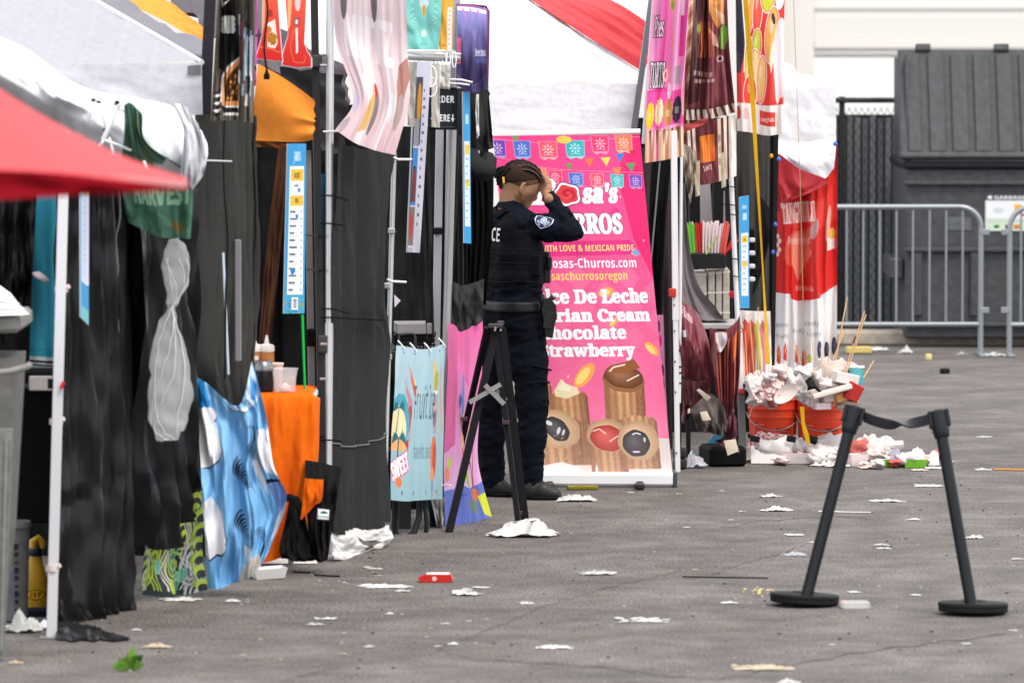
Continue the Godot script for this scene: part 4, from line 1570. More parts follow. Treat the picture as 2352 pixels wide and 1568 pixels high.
		var o := thing("cup_sign", ["red cut-out cup sign with a fried snack picture, left of the pair", "red cut-out cup sign with a pale straw, beside the black post"][n], "sign", P(x0 + 30, 150, zc), "red cup signs under the orange canopy")
		var sc := zc / FOC
		var poly := PackedVector2Array()
		var big := PackedVector2Array()
		var cen := Vector2(622 if n == 0 else 682, 70)
		for i in range(0, outline[n].size(), 2):
			var q := Vector2(outline[n][i], outline[n][i + 1])
			poly.append(Vector2((q.x - cen.x) * sc, -(q.y - cen.y) * sc))
			var qq := cen + (q - cen) * Vector2(1.08, 1.03)
			big.append(Vector2((qq.x - cen.x) * sc, -(qq.y - cen.y) * sc))
		var b := B.new()
		b.prism(big, P(cen.x, cen.y, zc), Vector3.RIGHT, Vector3.UP, 0.006)
		part("white_rim", b, mat(0.78, 0.76, 0.76, 0.5), o)
		var b2 := B.new()
		b2.prism(poly, P(cen.x, cen.y, zc) + Vector3(0, 0, 0.005), Vector3.RIGHT, Vector3.UP, 0.006)
		part("print", b2, print_mat(cc.tex(), 0.3), o)
	# cord with plug
	var plug := thing("power_plug", "black cord with a two-pin plug dangling in front of the red cup sign", "cord", P(612, 190, 26.4))
	var pb := B.new()
	var pp := []
	for k in 16:
		var u := k / 15.0
		pp.append(P(610 + 4 * sin(u * 7.0), lerpf(-14, 165, u), 26.4))
	pb.tube(pp, 0.0045, 8)
	part("cord", pb, cord, plug)
	var pd := B.new()
	pd.lathe(P(612, 182, 26.4), [0.0, 0.0, 0.014, 0.0, 0.015, 0.018, 0.008, 0.034, 0.005, 0.045], 10)
	part("plug_body", pd, cord, plug)
	for s in [-1, 1]:
		var pr := B.new()
		pr.box(P(612 + s * 3.5, 187, 26.4), Vector3(0.003, 0.018, 0.006))
		part("pin", pr, mat(0.5, 0.5, 0.5, 0.3, "metal"), plug)
	# brown flap in the doorway
	var bf := sheet([[575, 322, 610, 324, 650, 330, 668, 332], [575, 342, 606, 336, 640, 340, 664, 350]], facing(27.5), 0.01, 3.0, 1.0, 1.0)
	var flap := thing("tent_flap", "rust brown inner flap of the orange canopy tied to one side", "tent flap", P(600, 790, 27.6))
	part("header", cloth(bf, 14, 4), mat(0.16, 0.055, 0.022, 0.7, "cloth"), flap)
	var bf2 := sheet([[640, 332, 668, 334], [612, 560, 645, 560], [594, 790, 622, 790]], facing(27.6), 0.02, 4.0, 1.4, 3.0, 0.006)
	part("side_drape", cloth(bf2, 12, 30), mat(0.13, 0.06, 0.035, 0.7, "cloth"), flap)
	strip_menu("tall light blue JAMON menu board hanging in the orange stall", 26.9, [660, 330, 701, 331], [651, 720, 697, 722], ["JAMON", "FAVORITE", "MENU"], 1)
	var gs := B.new()
	gs.tube([P(694, 722, 27.1), P(700, 905, 27.1)], 0.006, 6)
	lone("green_cord", gs, mat(0.01, 0.42, 0.06, 0.5), "bright green cord hanging below the light blue menu board", "cord", P(700, 905, 27.1))
	# table with orange cloth
	var zt := 26.75
	var tt := thing("table", "folding table hidden under the orange tablecloth", "table", Vector3(P(640, 905, zt).x, 0, -zt - 0.3))
	var ty := P(640, 907, zt).y
	var xa := P(560, 905, zt).x
	var xb := P(722, 905, zt).x
	var t := B.new()
	t.box(Vector3((xa + xb) / 2, ty - 0.02, -zt - 0.35), Vector3(xb - xa, 0.03, 0.6), Basis(), 0.01)
	part("tabletop", t, mat(0.5, 0.5, 0.5, 0.5), tt)
	for q in [[xa + 0.05, -zt - 0.12], [xb - 0.12, -zt - 0.12], [xa + 0.05, -zt - 0.6], [xb - 0.12, -zt - 0.6]]:
		var lb := B.new()
		lb.tube([Vector3(q[0], 0.0, q[1]), Vector3(q[0], ty - 0.03, q[1])], 0.014, 8)
		part("leg", lb, mat(0.2, 0.2, 0.2, 0.5), tt)
	var oc := mat(0.78, 0.135, 0.008, 0.75, "cloth")
	var pts := []
	var fp := facing(zt)
	for j in 61:
		for i in 45:
			var u := i / 44.0
			var w := j / 60.0
			var p: Vector3
			if w < 0.18:
				var q := w / 0.18
				p = Vector3(lerpf(xa, xb, u), ty + 0.004, -zt - 0.6 * (1 - q))
				if u > 0.93:
					p.y -= 0.03 * pow((u - 0.93) / 0.07, 2.0)
			else:
				var q := (w - 0.18) / 0.82
				var d := Vector2(lerpf(560, lerpf(733, 640, pow(q, 2.2)) if q > 0.35 else 733 - 6 * q, u), lerpf(907, lerpf(1300, 1268, u), q))
				if q > 0.35:
					d.x = lerpf(560, lerpf(731, 700, smoothstep(0.3, 1.05, q)), u)
				p = on(fp, d.x, d.y)
				p.z += 0.025 * sin(u * 17.0 + 1.2 * sin(q * 3.0)) * smoothstep(0.0, 0.7, q) + 0.012 * noise.get_noise_2d(u * 500.0, q * 260.0) + 0.05 * noise.get_noise_2d(u * 160.0 + 40.0, q * 60.0)
				p.z += 0.03 * (1.0 - exp(-q * 20.0))
				if u > 0.92:
					p.z -= 0.12 * pow((u - 0.92) / 0.08, 2.0)
					p.y -= 0.02 * (1.0 - minf(q * 6.0, 1.0)) * (u - 0.92) / 0.08
			pts.append(p)
	var ob := B.new()
	ob.grid(pts, 44, 60)
	lone("tablecloth", ob, oc, "bright orange tablecloth hanging to the ground over a stall table", "tablecloth", G(640, 1275))
	var fl := sheet([[700, 1098, 720, 1100, 743, 1101], [696, 1140, 716, 1142, 738, 1148], [688, 1196, 705, 1180, 722, 1160]], facing(26.5), 0.02, 3.0, 1.0, 4.0)
	lone("orange_rag", cloth(fl, 12, 12), oc, "loose orange cloth corner stuffed into the black bag", "cloth", P(715, 1190, 26.6))
	# things on the table
	var amber := mat(0.42, 0.17, 0.05, 0.3)
	var cap := mat(0.80, 0.72, 0.66, 0.4)
	for k in 2:
		var bx: float = [583.0, 611.0][k]
		var o := thing("squeeze_bottle", ["amber squeeze bottle with white nozzle, half hidden by the mesh curtain", "amber squeeze bottle with white nozzle standing behind the pale cup"][k], "bottle", Vector3(P(bx, 900, zt + 0.3).x, ty, -zt - 0.3), "squeeze bottles on the orange table")
		var sp2: Vector3 = o.position
		var b := B.new()
		b.lathe(sp2, [0.0, 0.006, 0.033, 0.006, 0.036, 0.014, 0.036, 0.175, 0.032, 0.185], 20)
		part("bottle", b, amber, o)
		var c2 := B.new()
		c2.lathe(sp2, [0.034, 0.183, 0.037, 0.186, 0.037, 0.21, 0.03, 0.217, 0.012, 0.222, 0.005, 0.262, 0.0, 0.263], 20)
		part("nozzle_cap", c2, cap, o)
		if k == 0:
			var l := B.new()
			l.box(sp2 + Vector3(0.0, 0.155, 0.034), Vector3(0.04, 0.02, 0.006))
			part("label_sticker", l, mat(0.75, 0.72, 0.66, 0.6), o)
	var jar := thing("jar", "dark glossy jar with metal lid beside the blue banner", "jar", Vector3(P(603, 905, zt + 0.1).x, ty, -zt - 0.1))
	var jp: Vector3 = jar.position
	var jb := B.new()
	jb.lathe(jp, [0.0, 0.005, 0.044, 0.006, 0.048, 0.015, 0.048, 0.12, 0.04, 0.14, 0.03, 0.15, 0.0, 0.152], 22)
	part("glass", jb, mat(0.014, 0.012, 0.014, 0.12), jar)
	var jl := B.new()
	jl.lathe(jp, [0.05, 0.105, 0.051, 0.107, 0.051, 0.12, 0.042, 0.142, 0.03, 0.153], 22)
	part("shoulder", jl, mat(0.2, 0.2, 0.21, 0.3, "metal"), jar)
	var cup := thing("paper_cup", "pale cup with a lid between the dark jar and the clear tub", "cup", Vector3(P(630, 905, zt + 0.2).x, ty, -zt - 0.2))
	var cb := B.new()
	cb.lathe(cup.position, [0.0, 0.005, 0.030, 0.005, 0.039, 0.125, 0.042, 0.128, 0.042, 0.136, 0.0, 0.138], 20)
	part("cup", cb, mat(0.55, 0.42, 0.36, 0.5), cup)
	var tub := thing("deli_tub", "clear plastic deli tub with a crumpled napkin on the orange table", "tub", Vector3(P(652, 905, zt + 0.06).x, ty, -zt - 0.08))
	var tb := B.new()
	tb.lathe(tub.position, [0.0, 0.007, 0.050, 0.006, 0.055, 0.08, 0.058, 0.085, 0.061, 0.112, 0.066, 0.114, 0.066, 0.118, 0.060, 0.117, 0.054, 0.085, 0.049, 0.01], 26)
	part("wall", tb, mat(0.75, 0.72, 0.72, 0.3, "clear"), tub)
	var nb := B.new()
	nb.lathe(tub.position + Vector3(0, 0.008, 0), [0.0, 0.0, 0.03, 0.002, 0.026, 0.022, 0.008, 0.04, 0.0, 0.035], 7)
	part("napkin", nb, mat(0.8, 0.78, 0.76, 0.8), tub)
	# blue illustrated banner, sagging from its tied corners
	cv = Cv.new(640, 896, rgb(104, 170, 222), 0, 0, 100, 140)
	cv.shade(rgb(138, 190, 230), rgb(112, 172, 220))
	cv.poly([0, -2, 12, -2, 18, 20, 10, 40, 0, 42], rgb(40, 130, 200))
	for s in [rgb(26, 30, 44), rgb(226, 226, 230)]:
		var d := 1.2 if s.r < 0.5 else 0.0
		cv.poly([-2, 30 + d, 12, 24, 22, 38, 26 + d, 56, 22, 62 + d, 10, 66 + d, 0, 66], s)
		cv.ell(17, 30 + d, 7, 6, s)
		cv.poly([-2, 88, 10, 84, 22, 96, 27 + d, 112, 24, 118 + d, 14, 120 + d, 6, 122 + d, -2, 118], s)
		cv.ell(20, 116 + d, 6, 4.5, s)
	for s in [rgb(28, 34, 50), rgb(228, 228, 232)]:
		var d := 1.4 if s.r < 0.5 else 0.0
		for q in [[48, 12, 5, 5], [58, 13, 7, 5], [67, 18, 5, 4]]:
			cv.ell(q[0] - d, q[1] + d * 1.2, q[2], q[3], s)
		cv.poly([72, 50, 100, 46, 103, 80, 86, 80, 80, 70], s)
		cv.poly([66, 70, 76, 64, 80, 84, 78, 94], s)
	for g in [[38.0, 74.0, -0.9, 10], [58.0, 62.0, -0.2, 8], [36.0, 104.0, -0.5, 10], [60.0, 112.0, 0.5, 9], [60.0, 42.0, 0.9, 5]]:
		for k in int(g[3]):
			var an: float = g[2] + k * 0.16
			var rad: float = 16.0 - 0.5 * k
			var bx: float = g[0] + k * 1.7
			var by: float = g[1] + k * 1.1
			var ed := []
			for q in 9:
				var wt2 := q / 8.0
				ed.append(bx + rad * sin(an + wt2 * 1.5) * wt2)
				ed.append(by - rad * cos(an + wt2 * 1.5) * wt2)
			for q in range(8, -1, -1):
				var wt2 := q / 8.0
				ed.append(bx + rad * sin(an + wt2 * 1.5) * wt2 + 2.2 * sin(PI * wt2))
				ed.append(by - rad * cos(an + wt2 * 1.5) * wt2 + 1.2 * sin(PI * wt2))
			cv.poly(ed, rgb(24, 28, 44) if k % 3 else rgb(66, 84, 120))
	cv.rect(80, 84, 102, 86.5, rgb(30, 26, 60))
	cv.poly([80, 88, 102, 88, 96, 112, 90, 112], rgb(132, 160, 222))
	cv.poly([86, 112, 100, 104, 100, 128, 90, 134], rgb(226, 226, 230))
	cv.poly([66, 18, 84, -2, 100, -2, 96, 22, 78, 24], rgb(210, 226, 240))
	cv.poly([80, 14, 92, 2, 95, 14, 86, 22], rgb(70, 146, 212))
	for k in 3:
		cv.line([72 + k * 4, 18, 88 + k * 4, 0], 0.9, rgb(150, 190, 226))
	cv.poly([48, 116, 60, 122, 64, 132, 80, 138, 82, 141, 60, 134, 52, 124], rgb(224, 224, 226))
	cv.poly([50, 130, 72, 126, 88, 141, 44, 141], rgb(190, 184, 176))
	var bp := [facing(25.5), facing(25.5), facing(25.45), facing(25.4), facing(25.42)]
	var bl := sheet([[447, 864, 480, 884, 515, 915, 545, 932, 563, 900, 577, 826], [452, 960, 490, 965, 530, 970, 565, 965, 590, 950, 610, 948], [462, 1090, 500, 1085, 540, 1080, 570, 1070, 596, 1052, 628, 1064], [470, 1220, 505, 1215, 545, 1215, 585, 1200, 625, 1180, 658, 1148], [475, 1354, 505, 1352, 540, 1340, 565, 1328, 592, 1308, 618, 1264]], bp, 0.06, 3.6, 1.6, 6.0, 0.006)
	bl.hold = 0.4
	lone("illustrated_banner", cloth(bl, 60, 70), print_mat(cv.tex(), 0.45), "sagging sky blue banner with white cloud shapes and black strokes, tied at two corners", "banner", G(545, 1345))
	# black bags with the small label
	var bag := thing("fabric_bag", "slumped black fabric bag with a small white label at the foot of the silver pole", "bag", G(715, 1288))
	var bm := mat(0.011, 0.010, 0.010, 0.7, "cloth")
	var q1 := sheet([[700, 1056, 735, 1062, 785, 1074], [700, 1120, 735, 1130, 776, 1130], [706, 1200, 736, 1205, 766, 1200], [712, 1282, 730, 1287, 748, 1282]], [facing(26.7), facing(26.6), facing(26.6), facing(26.6)], 0.03, 3.0, 1.2, 5.0, 0.006)
	part("tall_pouch", cloth(q1, 24, 30), bm, bag)
	var pouches := [[[664, 1146, 676, 1143, 690, 1148], [656, 1190, 678, 1188, 702, 1190], [641, 1258, 676, 1262, 716, 1266], [646, 1280, 680, 1286, 722, 1288]], [[724, 1150, 744, 1156, 764, 1160], [706, 1196, 734, 1198, 763, 1196], [718, 1262, 736, 1266, 756, 1262], [722, 1284, 736, 1288, 752, 1284]]]
	for rows in pouches:
		var ps := sheet(rows, facing(26.55), 0.035, 3.0, 1.3, 4.0 + rows[0][0], 0.008)
		var b3 := cloth(ps, 22, 26)
		for i in b3.v.size():
			b3.v[i].z += 0.07 * sin(PI * b3.uv[i].x) * (0.35 + 0.65 * b3.uv[i].y)
		part("pouch", b3, bm, bag)
	var cuff := B.new()
	cuff.tube([P(650, 1148, 26.66), P(664, 1142, 26.62), P(682, 1148, 26.62), P(690, 1160, 26.66)], [0.014, 0.018, 0.018, 0.01], 10)
	part("rolled_cuff", cuff, bm, bag)
	var lc := Cv.new(128, 128, rgb(218, 220, 218), 0, 0, 10, 10)
	lc.poly([1.5, 4.4, 5, 1.8, 8.6, 2.8, 8.4, 4.2, 5, 4.8], rgb(34, 84, 88))
	write(lc, "Eurmax", 5, 8.8, 3.0, rgb(34, 40, 44), sans, 8.6)
	lc.line([0.3, 0.3, 9.7, 0.3, 9.7, 9.7, 0.3, 9.7, 0.3, 0.3], 0.5, rgb(90, 92, 92))
	var lbq := B.new()
	lbq.quad(P(729, 1167, 26.36), P(757, 1170, 26.36), P(755, 1194, 26.34), P(728, 1192, 26.34))
	part("label_patch", lbq, print_mat(lc.tex(), 0.6), bag, "small white printed label")
	# white cloth and paper tray at its foot
	var wc := B.new()
	var wp := []
	for j in 9:
		for i in 21:
			var u := i / 20.0
			var w := j / 8.0
			var p := G(lerpf(600, 728, u), lerpf(1296, 1272, w))
			p.y = 0.004 + 0.09 * maxf(0.0, sin(PI * u * 0.9 + 0.3)) * w * (0.6 + 0.9 * noise.get_noise_2d(u * 280.0, w * 90.0)) * (1.0 - u * 0.7)
			wp.append(p)
	wc.grid(wp, 20, 8)
	lone("white_cloth", wc, mat(0.66, 0.60, 0.56, 0.8, "cloth"), "off-white cloth trailing on the asphalt under the orange tablecloth", "cloth", G(660, 1296))
	paper_tray("white paper food tray lying by the hem of the blue banner", G(617, 1328), 0.13, 0.10, 0.05, Basis(Vector3.UP, 0.25) * Basis(Vector3.BACK, 0.05), mat(0.62, 0.60, 0.57, 0.7), mat(0.72, 0.70, 0.68, 0.7))
	# charcoal curtain between the stalls
	var dark := mat(0.034, 0.0335, 0.034, 0.6, "cloth")
	var cc2 := thing("curtain", "long charcoal fabric curtain between the silver poles", "curtain", G(830, 1250))
	var pc := vplane(755, 1283, 905, 1240)
	var cs := sheet([[758, 325, 800, 335, 850, 345, 902, 352], [757, 520, 800, 520, 850, 520, 884, 520], [756, 690, 800, 695, 850, 698, 892, 690], [758, 800, 805, 808, 860, 808, 912, 788], [758, 1020, 800, 1018, 850, 1010, 897, 992], [766, 1226, 800, 1230, 850, 1220, 892, 1196]], pc, 0.055, 3.0, 0.45, 14.0, 0.012)
	cs.hold = 0.8
	part("cloth", cloth(cs, 50, 80), dark, cc2)
	var st := B.new()
	var sp3 := []
	for k in 40:
		sp3.append(cs.at(k / 39.0, 0.797 + 0.012 * sin(k / 39.0 * PI), 0.004))
	st.tube(sp3, 0.0045, 5)
	part("seam", st, mat(0.13, 0.13, 0.13, 0.7), cc2)
	# rolled vinyl at its foot
	var rv := thing("rolled_banner", "rolled white vinyl banner lying along the foot of the charcoal curtain", "rolled banner", G(830, 1272))
	var rb := B.new()
	var rp := []
	var rr := []
	for k in 20:
		var u := k / 19.0
		var g := G(lerpf(760, 893, u), lerpf(1280, 1246, u))
		var r := 0.052 + 0.014 * sin(u * 5.0) + 0.012 * noise.get_noise_1d(k * 40.0)
		rp.append(g + Vector3(-0.02, r * 0.86, -0.02))
		rr.append(r)
	rb.tube(rp, rr, 18, false, true, 0.86)
	part("roll", rb, mat(0.60, 0.58, 0.56, 0.5, "worn"), rv)
	var fs := sheet([[760, 1226, 800, 1236, 850, 1222, 894, 1205], [762, 1256, 800, 1262, 850, 1248, 898, 1228], [765, 1284, 805, 1284, 850, 1266, 893, 1250]], vplane(757, 1285, 905, 1243, 0.06), 0.014, 2.0, 1.0, 7.0, 0.003)
	fs.hold = 1.0
	var fv := Cv.new(256, 96, rgb(214, 210, 206), 0, 0, 100, 40)
	fv.poly([50, 0, 60, 12, 76, 18, 84, 26, 66, 27, 56, 16], rgb(60, 56, 56))
	fv.poly([60, 28, 70, 26, 74, 34, 64, 36], rgb(120, 90, 60))
	fv.rect(0, 36, 100, 40, rgb(178, 172, 170))
	part("loose_edge", cloth(fs, 40, 16), print_mat(fv.tex(), 0.4), rv)
	# glossy pink and white banner above
	cv = Cv.new(512, 512, rgb(222, 196, 198), 0, 0, 100, 100)
	cv.shade(rgb(226, 206, 208), rgb(216, 186, 190))
	cv.rect(30, -2, 46, 102, rgb(232, 216, 218))
	cv.rect(58, -2, 68, 102, rgb(230, 210, 212))
	write(cv, "NUTZ", 44, 42, 26, rgb(238, 228, 230), sans, 62, 0.5, 0.0, Color.BLACK, 0.0, 0.08, 1.0)
	cv.ell(14, 2, 5, 15, rgb(120, 112, 114))
	cv.ell(54, 3, 4, 15, rgb(120, 112, 114))
	cv.ell(45, 74, 4, 18, rgb(136, 128, 128))
	cv.ell(44, 60, 2, 5, rgb(190, 60, 70))
	cv.poly([78, 56, 84, 44, 99, 38, 101, 52, 92, 62, 88, 78, 80, 80], rgb(168, 118, 106))
	cv.ell(86, 74, 6, 12, rgb(176, 156, 148))
	cv.ell(72, 70, 5, 10, rgb(216, 214, 220))
	cv.poly([34, 62, 42, 56, 40, 88, 30, 92, 28, 78], rgb(214, 170, 104))
	cv.poly([24, 54, 34, 46, 44, 50, 38, 62, 30, 70], rgb(240, 234, 234))
	cv.poly([0, 60, 12, 66, 10, 80, 0, 76], rgb(196, 182, 204))
	cv.ell(6, 92, 5, 8, rgb(170, 160, 166))
	var pkm := print_mat(cv.tex(), 0.25)
	pkm.backlight_enabled = true
	pkm.backlight = Color(0.3, 0.27, 0.27)
	var pw := sheet([[766, -16, 820, -16, 880, -16, 932, -16], [772, 100, 825, 105, 885, 110, 936, 115], [812, 225, 850, 230, 895, 236, 940, 228], [770, 298, 815, 328, 862, 345, 907, 356]], [facing(27.3), facing(27.35), facing(27.3), facing(27.25)], 0.022, 3.0, 0.4, 3.0, 0.002)
	pw.hold = 0.8
	lone("pink_vinyl_banner", cloth(pw, 70, 60), pkm, "glossy pale pink vinyl banner twisting in folds, faint white letters", "banner", P(850, 350, 27.3))

# a folded paper boat: base w x d, height h, sides flared
func paper_tray(label: String, at: Vector3, w: float, d: float, h: float, bs: Basis, outer: Material, inner: Material, group := "", called := "paper_tray") -> Node3D:
	var o := thing(called, label, "food tray", at, group)
	var k := 1.22
	for e in 2:
		var b := B.new()
		var s := 1.0 - 0.04 * e
		var y0 := 0.002 + 0.003 * e
		var lo := [Vector3(-w, y0, -d) * 0.5 * s, Vector3(w, y0, -d) * 0.5 * s, Vector3(w, y0, d) * 0.5 * s, Vector3(-w, y0, d) * 0.5 * s]
		var hi := []
		for i in 4:
			lo[i].y = y0
			var q: Vector3 = lo[i] * k
			q.y = h
			hi.append(q)
		for i in 4:
			var j := (i + 1) % 4
			if e == 0:
				b.quad(at + bs * lo[i], at + bs * lo[j], at + bs * hi[j], at + bs * hi[i])
			else:
				b.quad(at + bs * lo[j], at + bs * lo[i], at + bs * hi[i], at + bs * hi[j])
		b.quad(at + bs * lo[0], at + bs * lo[1], at + bs * lo[2], at + bs * lo[3])
		part("outside" if e == 0 else "inside", b, outer if e == 0 else inner, o)
	return o

# ---------------------------------------------------------------- ice stall
func hoop(o: Node3D, called: String, x: float, y: float, z: float, rx: float, ry: float, m: Material, r := 0.0035) -> void:
	var b := B.new()
	var p := []
	for k in 17:
		var a := TAU * k / 16.0
		p.append(P(x + rx * cos(a), y + ry * sin(a), z - 0.01 * sin(a)))
	b.tube(p, r, 5, false, false)
	part(called, b, m, o)

func ice_stall() -> void:
	var plD := vplane(890, 1243, 1125, 1192)
	var galv := mat(0.46, 0.46, 0.46, 0.33, "metal")
	var alu := mat(0.45, 0.45, 0.46, 0.38, "metal")
	var blk := mat(0.013, 0.013, 0.014, 0.5)
	var grey := mat(0.036, 0.035, 0.034, 0.65, "cloth")
	var wht := mat(0.75, 0.74, 0.73, 0.4)
	# rail frame
	var fr := thing("pipe_frame", "galvanised pipe frame with a cross rail and white hoops, ice stall", "pipe frame", G(1012, 1222))
	var zf := 28.6
	round_post(fr, "upright", 1048, -14, 1013, 1203, zf + 0.5, zf + 0.68, 0.0215, galv)
	var cr := B.new()
	cr.tube([P(928, 128, zf - 0.5), P(1050, 134, zf + 0.1)], 0.019, 12)
	part("cross_rail", cr, galv, fr)
	for k in [[956, 9], [968, 10], [976, 9], [1000, 12], [1008, 11], [1020, 14], [1030, 12], [1043, 16]]:
		hoop(fr, "hoop", k[0], 136, zf - 0.1, 4.5, k[1] + 3.0, wht, 0.003)
	var wc := B.new()
	wc.tube([P(930, 116, zf - 0.5), P(990, 117, zf - 0.3), P(1038, 117, zf)], 0.007, 6)
	part("white_rod", wc, wht, fr)
	for q in [[1034, 182, 1085, 189], [1034, 191, 1078, 195], [1028, 122, 1058, 124]]:
		var tb := B.new()
		tb.tube([P(q[0], q[1], zf), P((q[0] + q[2]) / 2.0, q[1] + 1, zf - 0.04), P(q[2], q[3], zf - 0.03)], 0.006, 6)
		part("cable_tie", tb, wht, fr)
	hoop(fr, "hanger", 991, 176, zf - 0.35, 11, 24, wht, 0.005)
	hoop(fr, "hanger", 990, 200, zf - 0.34, 13, 22, wht, 0.004)
	# thin pole left of it, with its own tie
	var tp := thing("steel_pole", "thin galvanised pole at the right edge of the charcoal curtain", "pole", G(885, 1240))
	round_post(tp, "tube", 905, 350, 880, 1238, 28.25, 28.15, 0.0125, galv)
	for q in [[905, 362, 946, 366], [890, 642, 933, 648]]:
		var tb := B.new()
		tb.tube([P(q[0], q[1], 28.1), P(q[0] + 10, q[1] + 4, 28.08), P(q[2], q[3], 28.1)], 0.0065, 6)
		part("cable_tie", tb, wht, tp)
	for q in [[901, 530], [894, 820], [890, 656]]:
		var jb := B.new()
		jb.box(P(q[0] - 2, q[1], 28.2), Vector3(0.035, 0.03, 0.03), Basis(), 0.005)
		part("joint", jb, galv, tp)
	# aluminium legs and grey drapes inside
	var lg := thing("gazebo", "aluminium canopy legs with black collars inside the ice stall", "canopy frame", G(1000, 1215))
	for q in [[1010, 290, 994, 1200, 29.9, 0.019], [1094, 300, 1094, 690, 30.2, 0.016], [1031, 290, 1023, 800, 30.4, 0.012]]:
		var lb := B.new()
		lb.tube([P(q[0], q[1], q[4]), P(q[2], q[3], q[4])], q[5], 4, true)
		part("leg", lb, alu, lg)
	for q in [[1004, 530, 29.85, 0.06, 0.035], [998, 835, 29.85, 0.06, 0.04], [1095, 588, 30.1, 0.09, 0.06]]:
		var lb := B.new()
		lb.box(P(q[0], q[1], q[2]), Vector3(q[3], q[4], 0.05), Basis(), 0.006)
		part("collar", lb, blk, lg)
	for q in [[1047, 681, 0.055], [1093, 682, 0.045]]:
		var lb := B.new()
		lb.box(P(q[0], q[1], 29.6), Vector3(q[2], 0.035, 0.04), Basis(), 0.004)
		part("sleeve", lb, mat(0.5, 0.5, 0.5, 0.5), lg)
	var dr := thing("side_drape", "dark grey side drape rolled and tied behind the purple bag", "drape", G(1090, 1195))
	var d1 := sheet([[1046, 200, 1075, 205, 1105, 205, 1122, 205], [1050, 300, 1080, 305, 1110, 300, 1130, 296], [1054, 345, 1080, 345, 1110, 345, 1134, 340]], facing(29.7), 0.03, 4.0, 0.6, 3.0, 0.006)
	part("upper", cloth(d1, 20, 24), grey, dr)
	var rb := B.new()
	rb.tube([P(1084, 352, 29.65), P(1085, 374, 29.5), P(1099, 392, 29.45), P(1117, 394, 29.5), P(1124, 362, 29.6)], [0.025, 0.045, 0.056, 0.05, 0.035], 16)
	for i in rb.v.size():
		rb.v[i] += Vector3(1, 1, 1) * 0.018 * noise.get_noise_3d(rb.v[i].x * 500.0, rb.v[i].y * 2400.0, rb.v[i].z * 500.0)
	part("roll", rb, mat(0.022, 0.022, 0.022, 0.65, "cloth"), dr)
	var d2 := sheet([[1050, 345, 1075, 350, 1092, 352, 1134, 352], [1046, 500, 1068, 500, 1100, 500, 1132, 500], [1034, 700, 1066, 705, 1090, 700, 1116, 700]], facing(29.95), 0.05, 6.0, 0.5, 6.0, 0.008)
	d2.hold = 0.8
	part("lower", cloth(d2, 30, 30), mat(0.013, 0.013, 0.013, 0.65, "cloth"), dr)
	for q in [[965, 290, 986, 290, 978, 780, 998, 790, 29.4], [1050, 310, 1064, 310, 1052, 760, 1068, 770, 29.6]]:
		var s := sheet([[q[0], q[1], q[2], q[3]], [q[4], q[5], q[6], q[7]]], facing(q[8]), 0.02, 4.0, 1.0, q[0])
		part("strap_of_cloth", cloth(s, 8, 20), mat(0.034, 0.034, 0.034, 0.7, "cloth"), dr)
	var hk := B.new()
	hk.tube([P(1118, 205, 29.5), P(1124, 216, 29.48), P(1120, 222, 29.48)], 0.005, 6)
	part("hook", hk, blk, dr)
	# tags hanging from the rail
	var spec := [[937, 142, 959, 290, "long paper strip with print hanging from the cross rail, nearest the pink vinyl"], [992, 146, 1011, 293, "long paper strip hanging in front of the black ORDER HERE sign"], [1012, 148, 1034, 205, "short paper strip hanging above the black ORDER HERE sign"]]
	for q in spec:
		var cv := Cv.new(64, 320, rgb(196, 192, 182), 0, 0, 10, 50)
		for k in 60:
			cv.rect(rng.randf_range(1, 4), k * 0.8, rng.randf_range(5, 9), k * 0.8 + 0.25, rgb(176, 172, 162))
		cv.rect(3, 44, 7, 45.5, rgb(205, 150, 140))
		var s := sheet([[q[0], q[1], q[2], q[1]], [q[0] - 1, (q[1] + q[3]) / 2.0, q[2] - 1, (q[1] + q[3]) / 2.0], [q[0] - 1, q[3] - 2, q[2] - 1, q[3]]], facing(zf - 0.2 + 0.05 * (q[0] - 950) / 50.0), 0.012, 2.0, 2.0, q[0])
		lone("paper_strip", cloth(s, 5, 14), print_mat(cv.tex(), 0.8), q[4], "paper strip", P((q[0] + q[2]) / 2.0, q[3], zf))
	# ORDER HERE sign
	var oh := thing("order_sign", "black ORDER HERE sign with white arrows hung on the pipe frame", "sign", P(1018, 298, zf + 0.05))
	var cv2 := Cv.new(256, 384, rgb(10, 12, 18), 0, 0, 62, 96)
	write(cv2, "ORDER", 31, 34, 17, rgb(238, 240, 244), sans, 54)
	write(cv2, "HERE", 31, 80, 17, rgb(238, 240, 244), sans, 34)
	for x in [6.5, 54.5]:
		cv2.rect(x - 1.4, 62, x + 1.4, 74, rgb(238, 240, 244))
		cv2.poly([x - 4.5, 72, x + 4.5, 72, x, 82], rgb(238, 240, 244))
	cv2.line([2, 93, 60, 93], 0.7, rgb(120, 124, 130))
	var sb := B.new()
	sb.quad(P(987, 203, zf + 0.02), P(1047, 204, zf + 0.06), P(1047, 294, zf + 0.06), P(987, 293, zf + 0.02))
	part("face", sb, print_mat(cv2.tex(), 0.35), oh)
	var sf := B.new()
	for e in [[985, 202, 1049, 203], [1049, 203, 1049, 296], [1049, 296, 985, 295], [985, 295, 985, 202]]:
		sf.tube([P(e[0], e[1], zf + 0.02), P(e[2], e[3], zf + 0.04)], 0.006, 6)
	part("frame", sf, blk, oh)
	var sw := B.new()
	sw.tube([P(1014, 148, zf), P(1026, 180, zf), P(1034, 203, zf + 0.02)], 0.003, 5)
	part("wire", sw, blk, oh)
	# teal and yellow banners at the top
	var tv := Cv.new(256, 320, rgb(120, 194, 184), 0, 0, 100, 125)
